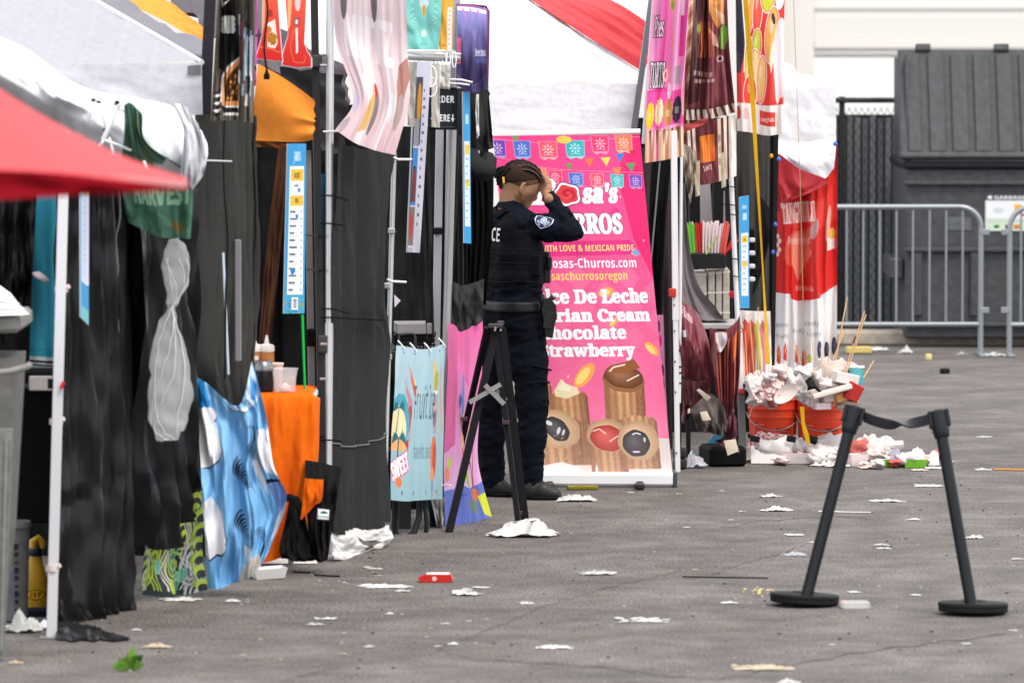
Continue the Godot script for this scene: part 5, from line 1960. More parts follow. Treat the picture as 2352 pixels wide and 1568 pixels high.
	for k in 44:
		var a := PI * k / 43.0
		for q in 2:
			tv.ell(54 - (34 - q * 5) * cos(a), 14 + (74 - q * 9) * pow(sin(a), 0.8), 1.1, 1.6, [rgb(206, 222, 214), rgb(90, 150, 140)][k % 2])
	tv.ell(54, 79, 8, 9, rgb(190, 214, 206))
	tv.poly([40, -2, 68, -2, 66, 20, 54, 34, 42, 22], rgb(200, 220, 226))
	tv.poly([42, -2, 48, -2, 46, 12, 42, 10], rgb(206, 90, 130))
	tv.poly([60, -2, 68, -2, 64, 14, 58, 8], rgb(206, 90, 130))
	tv.poly([49, 22, 59, 22, 58, 42, 52, 44], rgb(232, 170, 60))
	tv.line([54, 24, 54, 42], 1.6, rgb(190, 80, 50))
	tv.rect(44, 103, 62, 109, rgb(88, 150, 142))
	tv.rect(46, 104.5, 60, 107.5, rgb(120, 194, 184))
	tv.rect(-1, -1, 5, 126, rgb(206, 110, 96))
	var ts := sheet([[927, -14, 970, -14, 1015, -14], [929, 60, 970, 60, 1012, 60], [933, 116, 970, 118, 1007, 117]], facing(zf - 0.05), 0.015, 2.0, 1.0, 2.0)
	lone("teal_banner", cloth(ts, 14, 16), print_mat(tv.tex(), 0.6), "teal cloth banner with a white bead necklace print at the top of the ice stall", "banner", P(970, 118, zf))
	var yv := Cv.new(96, 320, rgb(236, 170, 62), 0, 0, 10, 50)
	yv.rect(6, 12, 9.4, 50, rgb(232, 224, 214))
	for k in 8:
		yv.rect(7, 15 + k * 4, 8.4, 16 + k * 4, rgb(200, 150, 140))
	yv.rect(2, 44, 5, 46, rgb(206, 120, 60))
	var ys := sheet([[1012, -14, 1042, -14], [1006, 50, 1040, 50], [1009, 118, 1038, 118]], facing(zf - 0.02), 0.01, 2.0, 1.0, 4.0)
	lone("yellow_banner", cloth(ys, 8, 14), print_mat(yv.tex(), 0.6), "narrow yellow cloth banner between the teal banner and the pipe upright", "banner", P(1024, 118, zf))
	# purple bag
	var pv := Cv.new(256, 512, rgb(86, 80, 134), 0, 0, 100, 200)
	pv.shade(rgb(120, 118, 176), rgb(70, 58, 100))
	pv.poly([0, 6, 100, 8, 98, 22, 60, 20, 0, 18], rgb(196, 196, 226))
	for k in 3:
		pv.poly([14 + k * 24, 8, 22 + k * 24, 14, 28 + k * 24, 44, 30 + k * 24, 58 - k * 6, 24 + k * 24, 40], rgb(168, 90, 140))
	pv.rect(-1, 0, 101, 6, rgb(130, 70, 120))
	pv.rect(95, 0, 101, 170, rgb(110, 64, 110))
	pv.rect(2, 92, 14, 150, rgb(216, 60, 110))
	for k in 5:
		pv.line([3 + k * 2.4, 94, 4 + k * 2.2, 148], 0.8, rgb(244, 170, 190))
	write(pv, "Sweet treats", 76, 132, 16, rgb(216, 220, 240), serif, 34)
	pv.rect(60, 138, 94, 146, rgb(80, 90, 160))
	pv.poly([0, 174, 40, 186, 70, 184, 100, 168, 100, 202, 0, 202], rgb(92, 76, 126))
	pv.line([0, 174, 40, 187, 70, 185, 100, 168], 1.2, rgb(130, 110, 160))
	var ps := sheet([[1050, 10, 1085, 12, 1120, 20], [1049, 60, 1086, 62, 1121, 62], [1048, 130, 1085, 130, 1120, 130], [1047, 196, 1084, 212, 1119, 204]], [facing(29.1), facing(28.98), facing(28.95), facing(29.0)], 0.02, 2.0, 1.0, 6.0, 0.004)
	var bag := thing("purple_bag", "purple printed cover with a wavy hem hung right of the pipe upright", "bag", P(1085, 212, 29.0))
	part("front", cloth(ps, 22, 30), print_mat(pv.tex(), 0.55), bag)
	var side := B.new()
	side.tube([P(1050, 11, 29.08), P(1085, 12, 29.05), P(1116, 15, 29.08), P(1122, 26, 29.1), P(1121, 120, 29.05), P(1119, 204, 29.05)], 0.007, 8)
	part("piping", side, mat(0.14, 0.05, 0.12, 0.5), bag)
	# price strips
	var mv := Cv.new(128, 768, rgb(206, 204, 220), 0, 0, 20, 120)
	mv.rect(0, 10, 10, 55, rgb(80, 78, 88))
	mv.ell(6, 28, 3, 14, rgb(206, 140, 50))
	mv.rect(0, 38, 8, 56, rgb(140, 142, 152))
	mv.rect(0, 56.8, 8, 92, rgb(66, 130, 190))
	for k in 26:
		mv.rect(rng.randf_range(0, 6), rng.randf_range(66, 88), rng.randf_range(4, 8), 90, [rgb(130, 60, 60), rgb(40, 60, 90), rgb(70, 90, 60)][k % 3])
	mv.rect(0, 93, 8, 116, rgb(128, 112, 110))
	mv.ell(3, 104, 2.5, 8, rgb(190, 60, 60))
	mv.rect(0, 117, 8, 120, rgb(170, 170, 180))
	for k in 16:
		mv.rect(11.5, 18 + k * 5.6, 13.5 + (k % 3), 20 + k * 5.6, rgb(110, 108, 130))
	var ms := sheet([[958, 142, 990, 142], [948, 350, 978, 352], [936, 579, 964, 580]], facing(28.2), 0.006, 1.0, 1.0, 3.0)
	lone("photo_strip", cloth(ms, 4, 30), print_mat(mv.tex(), 0.4), "long narrow photo price strip hanging from the cross rail to table height", "menu board", P(950, 580, 28.2))
	var es := B.new()
	es.tube([P(946, 290, 28.19), P(934, 579, 28.19)], 0.004, 6)
	lone("white_edge", es, wht, "thin white rod along the left edge of the long photo price strip", "rod", P(940, 579, 28.19))
	strip_menu("narrow light blue price strip hanging below the purple bag", 29.0, [1063, 210, 1079, 210], [1066, 558, 1082, 560], ["", "", ""], 2)
	var pc := B.new()
	var pcs := sheet([[1094, 216, 1100, 216], [1092, 260, 1100, 262], [1096, 318, 1101, 310]], facing(29.3), 0.02, 2.0, 2.0, 1.0)
	lone("receipt", cloth(pcs, 4, 12), wht, "curled white receipt hanging on the grey drape below the purple bag", "paper strip", P(1098, 318, 29.3))
	# appliances on the counter
	var ct := thing("counter", "dark counter of the ice stall behind the light blue banner", "counter", Vector3(P(950, 800, 29.6).x, 0, -29.7))
	var cb := B.new()
	var cy := P(950, 800, 29.6).y
	cb.box(Vector3(P(950, 800, 29.6).x, cy - 0.02, -29.7), Vector3(0.42, 0.03, 0.7), Basis(), 0.004)
	part("top", cb, mat(0.03, 0.03, 0.03, 0.4), ct)
	for q in [-0.18, 0.18]:
		var l := B.new()
		l.tube([Vector3(ct.position.x + q, 0, -29.4), Vector3(ct.position.x + q, cy - 0.03, -29.4)], 0.014, 8)
		part("leg", l, blk, ct)
	var cr2 := thing("crate", "black plastic crate with square holes on the ice stall counter", "crate", P(955, 800, 29.6))
	var k0 := P(905, 768, 29.55)
	var k1 := P(1001, 800, 29.55)
	var kb := B.new()
	kb.box(Vector3((k0.x + k1.x) / 2, k0.y, k0.z), Vector3(k1.x - k0.x, 0.012, 0.3), Basis(), 0.003)
	part("rim", kb, blk, cr2)
	for r in 3:
		var b := B.new()
		b.box(Vector3((k0.x + k1.x) / 2, lerpf(k0.y - 0.02, k1.y, r / 2.0), k0.z + 0.13), Vector3(k1.x - k0.x, 0.008, 0.006))
		part("side_bar", b, blk, cr2)
	for r in 12:
		var b := B.new()
		b.box(Vector3(lerpf(k0.x + 0.01, k1.x - 0.01, r / 11.0), (k0.y + k1.y) / 2, k0.z + 0.13), Vector3(0.007, k0.y - k1.y, 0.005))
		part("upright_bar", b, blk, cr2)
	var hd := B.new()
	hd.tube([P(915, 796, 29.35), P(917, 768, 29.35), P(948, 766, 29.35), P(953, 772, 29.35), P(954, 796, 29.35)], 0.008, 8)
	part("handle", hd, mat(0.04, 0.04, 0.042, 0.3), cr2)
	var bx := thing("metal_box", "pale metal box lying on the black crate", "box", P(955, 765, 29.5))
	var bb := B.new()
	var b0 := P(908, 752, 29.5)
	var b1 := P(990, 752, 29.5)
	bb.box((b0 + b1) / 2, Vector3(b1.x - b0.x, 0.058, 0.24), Basis(Vector3.UP, 0.1), 0.005)
	part("body", bb, mat(0.30, 0.27, 0.27, 0.4), bx)
	var sc := B.new()
	sc.tri(P(905, 676, 28.6), P(920, 690, 28.6), P(906, 706, 28.6))
	lone("paper_corner", sc, mat(0.6, 0.56, 0.62, 0.7), "pointed corner of white paper sticking out from the thin pole", "paper", P(910, 706, 28.6))
	# light blue banner
	var bv := Cv.new(512, 768, rgb(170, 206, 214), 0, 0, 100, 150)
	bv.shade(rgb(172, 200, 208), rgb(146, 180, 188))
	bv.poly([26, 22, 34, 34, 44, 52, 46, 62, 42, 62, 34, 46], rgb(214, 136, 116))
	bv.poly([32, 36, 44, 54, 45, 62, 41, 60], rgb(208, 70, 60))
	bv.poly([36, 36, 46, 52, 46, 58], rgb(236, 190, 110))
	bv.poly([16, 40, 26, 52, 38, 66, 36, 96, 30, 120, 34, 86, 30, 66], rgb(190, 132, 140))
	bv.ell(33, 84, 4, 13, rgb(176, 70, 66), 0.2)
	bv.poly([72, 16, 80, 22, 84, 40, 82, 56, 78, 42], rgb(206, 190, 130))
	bv.ell(82, 46, 3.4, 12, rgb(178, 164, 50))
	bv.rect(78, 57, 87, 61, rgb(228, 220, 210))
	bv.poly([78, 61, 87, 61, 85, 98, 80, 98], rgb(166, 152, 160))
	bv.ell(82, 82, 3, 10, rgb(140, 100, 120))
	bv.ell(82, 72, 2.4, 6, rgb(200, 160, 150))
	bv.poly([90, 20, 95, 40, 98, 70, 97, 110, 94, 70], rgb(206, 160, 130))
	bv.ell(80, 118, 7, 18, rgb(214, 112, 66), 0.1)
	bv.ell(82, 120, 4, 14, rgb(190, 60, 40), 0.1)
	bv.ell(77, 131, 5, 6, rgb(226, 140, 80))
	bv.poly([73, 134, 80, 134, 77, 154, 74, 150], rgb(170, 150, 160))
	bv.ell(76, 140, 2, 5, rgb(110, 140, 190))
	write(bv, "Fruit Ice", 62, 84, 34, rgb(62, 92, 108), mono, 40)
	write(bv, "shave with a twist", 58, 118, 12, rgb(78, 108, 122), mono, 32)
	bv.ell(14, 86, 20, 26, rgb(72, 160, 178))
	bv.ell(10, 92, 18, 20, rgb(240, 220, 170))
	bv.rect(-2, 100, 26, 112, rgb(236, 170, 110))
	for q in [[12, 74], [14, 102]]:
		bv.line([q[0], q[1], q[0] - 2, q[1] + 22], 1.6, rgb(26, 92, 100))
		for a in 7:
			var an := -PI * a / 6.0
			bv.poly([q[0], q[1], q[0] + 11 * cos(an) , q[1] + 7 * sin(an) - 2, q[0] + 13 * cos(an), q[1] + 9 * sin(an) + 5], rgb(22, 104, 112))
	bv.poly([24, 106, 32, 102, 30, 112], rgb(170, 40, 50))
	write(bv, "SWEET", 18, 130, 13, rgb(250, 240, 240), sans, 30, 0.5, 1.6, rgb(206, 70, 130), 0.0, -0.35, 0.6)
	bv.ell(14, 136, 4, 4, rgb(220, 120, 60))
	for k in 4:
		bv.ell(14 + k * 24, 7.5 if k else 9.0, 0.9, 1.4, rgb(60, 50, 50))
		bv.ell(18 + k * 23, 144, 0.9, 1.6, rgb(90, 50, 50))
	var is_ := sheet([[910, 793, 940, 797, 970, 802, 1000, 796, 1021, 788], [902, 880, 935, 884, 965, 886, 995, 884, 1022, 876], [893, 1000, 930, 1002, 960, 1003, 990, 1002, 1021, 996], [895, 1148, 930, 1151, 960, 1149, 990, 1147, 1016, 1146]], plD, 0.011, 2.2, 0.5, 8.0, 0.002)
	is_.hold = 0.5
	var ib := thing("ice_banner", "light blue Fruit Ice banner with palms and drinks tied across the ice stall counter", "banner", G(955, 1236))
	part("cloth", cloth(is_, 44, 50), print_mat(bv.tex(), 0.55), ib)
	for k in [0.12, 0.38, 0.62, 0.97]:
		var b := B.new()
		var p := is_.at(k, 0.03, 0.01)
		b.tube([p, p + Vector3(-0.02, 0.03, 0.01), p + Vector3(-0.035, 0.045, 0)], 0.004, 6)
		part("tie", b, wht, ib)
	# below it: chair legs and stored things
	var ch := thing("folded_chair", "black tubular folding chair under the light blue banner", "chair", G(930, 1242))
	var cbm := B.new()
	cbm.tube([P(908, 1150, 28.7), P(906, 1210, 28.65), P(910, 1232, 28.6), P(930, 1236, 28.6), P(950, 1225, 28.62), P(962, 1190, 28.7), P(964, 1140, 28.8)], 0.016, 10)
	part("front_frame", cbm, blk, ch)
	var cbm2 := B.new()
	cbm2.tube([P(930, 1150, 28.95), P(928, 1232, 28.9)], 0.03, 4, true)
	part("rear_frame", cbm2, mat(0.035, 0.034, 0.03, 0.6), ch)
	var cbm3 := B.new()
	cbm3.tube([P(974, 1145, 28.75), P(980, 1200, 28.7), P(978, 1240, 28.7)], 0.012, 8)
	part("leg", cbm3, blk, ch)
	var s1 := sheet([[976, 1120, 1000, 1120], [986, 1190, 1006, 1190], [985, 1230, 1000, 1234]], facing(28.95), 0.03, 2.0, 1.0, 2.0)
	lone("teal_cloth", cloth(s1, 8, 14), mat(0.012, 0.03, 0.045, 0.7, "cloth"), "dark teal cloth hanging below the light blue banner", "cloth", P(992, 1232, 28.95))
	var s2 := sheet([[988, 1140, 1022, 1142], [1000, 1190, 1020, 1190], [1004, 1222, 1014, 1222]], facing(28.9), 0.05, 2.0, 1.0, 5.0)
	lone("grey_cloth", cloth(s2, 10, 14), mat(0.30, 0.29, 0.28, 0.7, "cloth"), "twisted pale grey cloth hanging below the light blue banner", "cloth", P(1008, 1222, 28.9))
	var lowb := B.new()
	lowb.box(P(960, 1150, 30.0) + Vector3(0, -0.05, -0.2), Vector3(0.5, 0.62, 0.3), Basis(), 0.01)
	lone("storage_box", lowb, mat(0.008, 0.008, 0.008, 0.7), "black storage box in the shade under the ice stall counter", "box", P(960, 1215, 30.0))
	# pink art banner
	var av := Cv.new(384, 768, rgb(226, 130, 178), 0, 0, 100, 200)
	av.shade(rgb(226, 96, 158), rgb(222, 190, 224))
	av.poly([0, 0, 30, 0, 26, 60, 20, 120, 0, 130], rgb(206, 96, 148))
	av.poly([56, 4, 70, 4, 66, 70, 54, 60], rgb(214, 104, 156))
	av.poly([44, 68, 50, 50, 54, 60, 55, 90, 48, 110, 43, 100], rgb(80, 136, 200))
	av.ell(36, 82, 7, 8, rgb(60, 90, 150), 0.4)
	av.poly([43, 98, 54, 86, 55, 120, 48, 140, 44, 128], rgb(238, 206, 60))
	av.poly([42, 126, 50, 120, 50, 142, 42, 146], rgb(206, 40, 50))
	av.poly([-2, 166, 40, 160, 70, 164, 102, 160, 102, 202, -2, 202], rgb(98, 112, 190))
	for k in 5:
		av.poly([76 - k * 5, 96 + k * 10, 84 - k * 4, 90 + k * 11, 82 - k * 5, 106 + k * 12, 74 - k * 5, 112 + k * 11], [rgb(120, 176, 60), rgb(226, 226, 60), rgb(150, 196, 70)][k % 3])
	av.poly([60, 130, 66, 128, 70, 168, 64, 158], rgb(150, 196, 60))
	av.line([74, 110, 70, 130, 78, 150, 77, 170], 2.4, rgb(130, 60, 50))
	av.line([82, 100, 84, 130, 80, 150, 80, 168], 2.0, rgb(140, 66, 56))
	av.ell(79, 172, 7, 7, rgb(204, 110, 70))
	av.poly([84, 174, 102, 172, 102, 202, 88, 194], rgb(206, 214, 50))
	av.poly([66, 176, 80, 180, 78, 194, 68, 186], rgb(110, 130, 90))
	av.line([30, 171, 46, 169, 60, 171], 0.9, rgb(60, 66, 120))
	av.ell(6, 150, 5, 7, rgb(232, 140, 110))
	av.ell(9, 138, 4, 6, rgb(196, 206, 70))
	var asx := sheet([[1030, 742, 1048, 750, 1061, 762, 1085, 748, 1108, 736], [1026, 880, 1050, 882, 1066, 884, 1086, 880, 1106, 876], [1022, 1050, 1046, 1052, 1064, 1052, 1080, 1050, 1098, 1046], [1024, 1208, 1048, 1207, 1074, 1203, 1096, 1198, 1127, 1186]], vplane(1010, 1212, 1125, 1192), 0.012, 3.0, 0.5, 9.0, 0.003)
	asx.hold = 0.9
	var ap := thing("art_banner", "pink and lilac painted banner with fruit and birds hung behind the black trestle", "banner", G(1075, 1203))
	part("cloth", cloth(asx, 44, 60), print_mat(av.tex(), 0.6), ap)
	var gs := sheet([[1030, 640, 1048, 650, 1062, 655, 1085, 650, 1112, 640], [1032, 700, 1050, 705, 1062, 706, 1085, 704, 1110, 690], [1032, 746, 1048, 756, 1061, 764, 1085, 752, 1108, 738]], facing(29.25), 0.03, 4.0, 1.0, 4.0, 0.005)
	part("grey_top", cloth(gs, 20, 14), mat(0.05, 0.05, 0.05, 0.65, "cloth"), ap)

# ---------------------------------------------------------------- roll-up banner with churros
func churro_banner() -> void:
	var z := gz(1118)
	var fp := facing(z)
	var cv := Cv.new(704, 1600, rgb(244, 88, 160), 0, 0, 338, 780)   # painted in banner pixels: 338 wide, 780 high
	cv.shade(rgb(238, 70, 136), rgb(246, 126, 166))
	for j in 14:
		for i in 8:
			if (i + j) % 2:
				cv.poly([i * 56 - 28, 330 + j * 34, i * 56, 300 + j * 34, i * 56 + 28, 330 + j * 34, i * 56, 360 + j * 34], rgb(246, 112, 158))
	cv.poly([290, 0, 338, 0, 338, 330, 300, 240, 280, 120], rgb(238, 44, 116))
	# papel picado on strings
	var cols := [rgb(120, 70, 178), rgb(84, 116, 204), rgb(236, 92, 110), rgb(64, 178, 184), rgb(232, 62, 112), rgb(244, 124, 92)]
	var rowspec := [[[8, 30], [68, 32], [128, 34], [186, 32], [242, 22], [298, 20]], [[42, 82], [104, 90], [138, 96], [182, 102], [228, 104], [274, 106], [318, 108]]]
	cv.line([-4, 6, 100, 16, 200, 14, 342, 4], 1.0, rgb(250, 160, 190))
	cv.line([0, 44, 60, 64, 140, 78, 240, 84, 342, 88], 1.0, rgb(250, 160, 190))
	for r in 2:
		for k in rowspec[r].size():
			var q: Array = rowspec[r][k]
			var s := 21.0 if r == 0 else 16.0
			var c: Color = cols[(k + r) % 6] if r == 0 else [rgb(240, 110, 130), rgb(246, 130, 90), rgb(238, 70, 110), rgb(84, 116, 204), rgb(240, 90, 110), rgb(70, 180, 180), rgb(126, 76, 180)][k]
			cv.poly([q[0] - s, q[1] - s, q[0] + s, q[1] - s + 1, q[0] + s - 2, q[1] + s * 0.8, q[0] + s * 0.5, q[1] + s * 1.1, q[0], q[1] + s * 0.9, q[0] - s * 0.5, q[1] + s * 1.1, q[0] - s + 2, q[1] + s * 0.8], c.lightened(0.45))
			cv.poly([q[0] - s + 1.5, q[1] - s + 1, q[0] + s - 1.5, q[1] - s + 2, q[0] + s - 3.5, q[1] + s * 0.75, q[0] - s + 3.5, q[1] + s * 0.75], c)
			var lc := c.lightened(0.62)
			for a in 8:
				var an := TAU * a / 8.0
				cv.ell(q[0] + s * 0.42 * cos(an), q[1] - 2 + s * 0.42 * sin(an), s * 0.2, s * 0.08, lc, an)
			cv.ell(q[0], q[1] - 2, s * 0.14, s * 0.14, lc)
			cv.line([q[0] - s * 0.5, q[1] + s * 0.58, q[0], q[1] + s * 0.44, q[0] + s * 0.5, q[1] + s * 0.58], 1.4, lc)
	for q in [[252, 60, 12, rgb(246, 210, 90)], [214, 62, 11, rgb(244, 120, 80)], [286, 52, 11, rgb(70, 130, 206)], [310, 74, 11, rgb(80, 170, 90)], [318, 44, 10, rgb(226, 40, 90)], [170, 74, 7, rgb(90, 170, 90)], [54, 8, 8, rgb(90, 176, 90)], [276, 84, 12, rgb(246, 130, 90)]]:
		cv.poly([q[0] - q[2], q[1] - 8, q[0] + q[2], q[1] - 9, q[0], q[1] + q[2]], q[3])
	cv.ell(164, 10, 16, 9, rgb(250, 200, 90))
	# confetti
	for k in 70:
		var x := rng.randf_range(4, 334)
		var y := rng.randf_range(60, 640)
		var c: Color = [rgb(250, 180, 80), rgb(150, 120, 220), rgb(250, 150, 100), rgb(160, 180, 240), rgb(250, 220, 130), rgb(220, 40, 110)][k % 6]
		cv.poly([x, y, x + rng.randf_range(2, 6), y + rng.randf_range(-2, 2), x + rng.randf_range(1, 5), y + rng.randf_range(2, 6)], c)
	for q in [[160, 552, 34, 15, -0.9], [224, 362, 18, 11, -0.3], [292, 262, 22, 9, 0.9], [236, 430, 14, 6, -0.8], [318, 492, 20, 10, 0.8], [232, 262, 16, 8, 0.2]]:
		cv.ell(q[0], q[1], q[2], q[3], rgb(250, 168, 90), q[4])
		cv.ell(q[0] - 3, q[1] + 1, q[2] * 0.7, q[3] * 0.6, rgb(252, 218, 120), q[4])
	cv.ell(300, 270, 12, 6, rgb(120, 170, 236), 0.6)
	# lettering
	var ink := rgb(90, 30, 70)
	var w := rgb(250, 248, 250)
	write(cv, "R", 106, 158, 58, w, serif, 56, 0.5, 3.0, ink, 0.18, 0.0, 2.5)
	cv.ell(160, 136, 30, 28, ink, 0.3, 0.08, 5)
	cv.ell(160, 136, 28, 26, w, 0.3, 0.08, 5)
	cv.ell(160, 136, 23, 21, rgb(226, 64, 74), 0.3, 0.08, 5)
	for k in 4:
		cv.ell(160 + 3 * cos(k * 1.7), 136 + 3 * sin(k * 1.7), 15 - k * 4, 13 - k * 3.4, [rgb(200, 44, 60), rgb(232, 80, 86), rgb(196, 40, 56), rgb(230, 76, 84)][k])
	write(cv, "sa's", 230, 156, 44, w, serif, 76, 0.5, 3.0, ink, 0.22, 0.0, 2.5)
	for k in 2:
		var ln := []
		for s in 40:
			var t := s / 39.0
			ln.append(130 + 150 * t if k else 60 + 110 * t)
			ln.append(184 + 9 * sin(t * 12.0 + k) * (1.0 - 0.5 * t))
		cv.line(ln, 1.3, rgb(196, 50, 130))
	cv.ell(262, 178, 9, 9, rgb(196, 50, 130))
	cv.ell(262, 178, 7.4, 7.4, rgb(238, 58, 142))
	write(cv, "CHURROS", 176, 226, 44, w, serif, 198, 0.5, 3.0, ink, 0.0, 0.0, 2.2)
	cv.poly([20, 246, 290, 242, 304, 256, 288, 276, 20, 280], rgb(226, 52, 130))
	write(cv, "MADE WITH LOVE & MEXICAN PRIDE", 172, 267, 14, rgb(246, 224, 130), sans, 254)
	write(cv, "Rosas-Churros.com", 201, 305, 21, w, sans, 200)
	write(cv, "@rosaschurrosoregon", 174, 333, 19, rgb(250, 214, 110), sans, 206)
	for q in [["Dulce De Leche", 179, 386, 30, 282], ["Bavarian Cream", 171, 428, 27, 300], ["Chocolate", 165, 468, 28, 190], ["Strawberry", 171, 508, 27, 212]]:
		write(cv, q[0], q[1], q[2], q[3], w, serif, q[4], 0.5, 2.2, rgb(190, 40, 110), 0.0, 0.0, 1.8)
	# churros in paper cones
	var crust := [rgb(150, 92, 58), rgb(176, 112, 68), rgb(128, 76, 52)]
	cv.poly([0, 700, 40, 690, 60, 740, 130, 700, 190, 690, 338, 700, 338, 780, 0, 780], rgb(222, 206, 204))
	cv.poly([60, 740, 120, 680, 150, 780, 60, 780], rgb(236, 226, 226))
	cv.poly([120, 780, 128, 720, 170, 740, 200, 780], rgb(246, 198, 186))
	for q in [[58, 570, 50, 180, 0.05], [120, 590, 84, 170, 0.0], [246, 556, 92, 210, 0.04], [196, 660, 80, 120, 0.0], [268, 650, 90, 120, 0.0], [84, 650, 116, 110, 0.0]]:
		var x0: float = q[0] - q[2] / 2.0
		var sk: float = q[4] * q[3]
		var strips := int(q[2] / 0.7)
		for k in strips:
			var t := k / float(strips)
			var rim := sin(PI * t)
			var ridge := 0.5 + 0.5 * cos(t * TAU * 5.5 + 0.4 * sin(t * 9.0))
			var lum := clampf(0.25 + 0.35 * rim + 0.45 * ridge * rim - 0.18 * t, 0.0, 1.0)
			var a: float = x0 + q[2] * t
			var tp: float = q[1] - 5.0 * ridge + 10.0 * pow(1.0 - rim, 2.0)
			for n in 5:
				var ya := lerpf(tp, q[1] + q[3], n / 5.0)
				var yb := lerpf(tp, q[1] + q[3], (n + 1) / 5.0)
				var c := rgb(124, 76, 52).lerp(rgb(232, 178, 126), clampf(lum + rng.randf_range(-0.1, 0.1) - 0.05 * n, 0, 1))
				cv.poly([a - sk * n / 5.0, ya, a + 0.9 - sk * n / 5.0, ya, a + 0.9 - sk * (n + 1) / 5.0, yb, a - sk * (n + 1) / 5.0, yb], c)
		for k in int(q[2] * 7.0):
			var rx := rng.randf_range(0, 1)
			var ry := rng.randf_range(0, 1)
			var px: float = x0 + q[2] * rx - sk * ry
			var py: float = q[1] + q[3] * ry
			var ds := rng.randf_range(0.4, 1.1)
			cv.rect(px, py, px + ds, py + ds * 1.2, [rgb(216, 160, 110), rgb(240, 206, 164), rgb(104, 58, 38), rgb(184, 120, 76)][k % 4])
	cv.ball(246, 562, 48, 30, rgb(190, 128, 80), 0.12)
	cv.ball(246, 556, 45, 27, rgb(140, 82, 44), 0.15)
	cv.poly([206, 546, 216, 530, 262, 520, 272, 514, 286, 536, 250, 548], rgb(150, 90, 50))
	cv.line([214, 544, 224, 534, 252, 528], 3.6, rgb(240, 220, 196))
	cv.line([252, 566, 282, 552], 3.0, rgb(246, 230, 214))
	cv.poly([88, 588, 108, 560, 120, 572, 142, 580, 146, 594, 116, 606, 90, 600], rgb(238, 222, 176))
	cv.poly([96, 584, 110, 566, 128, 580, 126, 590], rgb(248, 238, 206))
	cv.ball(88, 676, 52, 44, rgb(240, 192, 142), 0.35)
	for q in [[86, 672, 60, 48], [200, 692, 48, 40], [266, 704, 48, 46]]:
		for k in 420:
			var an := rng.randf() * TAU
			var rr := sqrt(rng.randf())
			var ds := rng.randf_range(0.4, 1.3)
			var px: float = q[0] + q[2] * rr * cos(an)
			var py: float = q[1] + q[3] * rr * sin(an)
			cv.rect(px, py, px + ds, py + ds, [rgb(240, 204, 160), rgb(168, 108, 66), rgb(222, 170, 118)][k % 3])
	cv.ball(86, 676, 33, 24, rgb(54, 46, 52), 0.75)
	cv.ell(68, 662, 9, 5, rgb(226, 224, 226), 0.4)
	cv.ell(90, 680, 4, 9, rgb(220, 218, 222), 0.4)
	cv.ell(101, 684, 3, 8, rgb(210, 208, 212), 0.4)
	cv.ball(198, 692, 46, 38, rgb(232, 182, 130), 0.1)
	cv.ball(197, 698, 38, 30, rgb(214, 52, 44), 0.2)
	cv.line([166, 682, 180, 676, 194, 688], 2.8, rgb(250, 200, 190))
	cv.line([200, 706, 214, 696, 230, 688], 2.4, rgb(252, 210, 200))
	cv.ball(266, 704, 48, 46, rgb(238, 188, 138), 0.0)
	cv.ball(260, 710, 32, 31, rgb(52, 46, 54), -0.1)
	cv.line([252, 690, 262, 686, 272, 690], 3.0, rgb(230, 228, 230))
	cv.ell(280, 702, 3, 6, rgb(200, 198, 202))
	cv.ell(258, 730, 9, 2.4, rgb(216, 214, 218))
	for k in 40:
		cv.ell(rng.randf_range(20, 110), rng.randf_range(690, 750), 1.3, 1.3, rgb(226, 180, 130))
	cv.poly([0, 752, 40, 762, 90, 752, 130, 764, 130, 782, 0, 782], rgb(226, 218, 218))
	for y in range(1240, 1600):
		var t := (y - 1240) / 360.0
		for x in 704:
			cv.im.set_pixel(x, y, cv.im.get_pixel(x, y).lerp(rgb(236, 222, 220), 0.30 * t))
	var tex := cv.tex()
	var o := thing("roll_up_banner", "tall pink churro roll-up banner with papel picado and churros, beside the officer", "roll-up banner", G(1390, 1120))
	var s := sheet([[1132, 312, 1240, 311, 1360, 310, 1470, 309], [1158, 570, 1265, 570, 1384, 569, 1494, 568], [1184, 830, 1290, 830, 1409, 829, 1519, 828], [1208, 1088, 1315, 1088, 1434, 1087, 1545, 1086]], fp, 0.012, 1.6, 0.7, 4.0)
	s.hold = 0.6
	part("print", cloth(s, 24, 40), print_mat(tex, 0.4), o)
	var alu := mat(0.72, 0.71, 0.71, 0.35)
	var blk := mat(0.016, 0.015, 0.016, 0.4)
	var tr := B.new()
	tr.tube([P(1130, 309, z - 0.005), P(1471, 302, z - 0.005)], 0.016, 10)
	part("top_rail", tr, mat(0.85, 0.84, 0.84, 0.3), o)
	var c0 := P(1196, 1098, z)
	var c1 := P(1549, 1100, z)
	var bs := B.new()
	bs.box((c0 + c1) / 2, Vector3(c1.x - c0.x, 0.07, 0.13), Basis(Vector3.BACK, -0.004), 0.012)
	part("cassette", bs, alu, o)
	var bl := B.new()
	bl.box((c0 + c1) / 2 + Vector3(0, -0.043, 0), Vector3(c1.x - c0.x - 0.01, 0.02, 0.11), Basis(), 0.004)
	part("base_strip", bl, mat(0.12, 0.12, 0.12, 0.4), o)
	for e in [c0, c1]:
		var eb := B.new()
		eb.box(e + Vector3(0.004 * signf(e.x - o.position.x), -0.006, 0), Vector3(0.022, 0.094, 0.14), Basis(), 0.012)
		part("end_cap", eb, mat(0.05, 0.05, 0.055, 0.35), o)
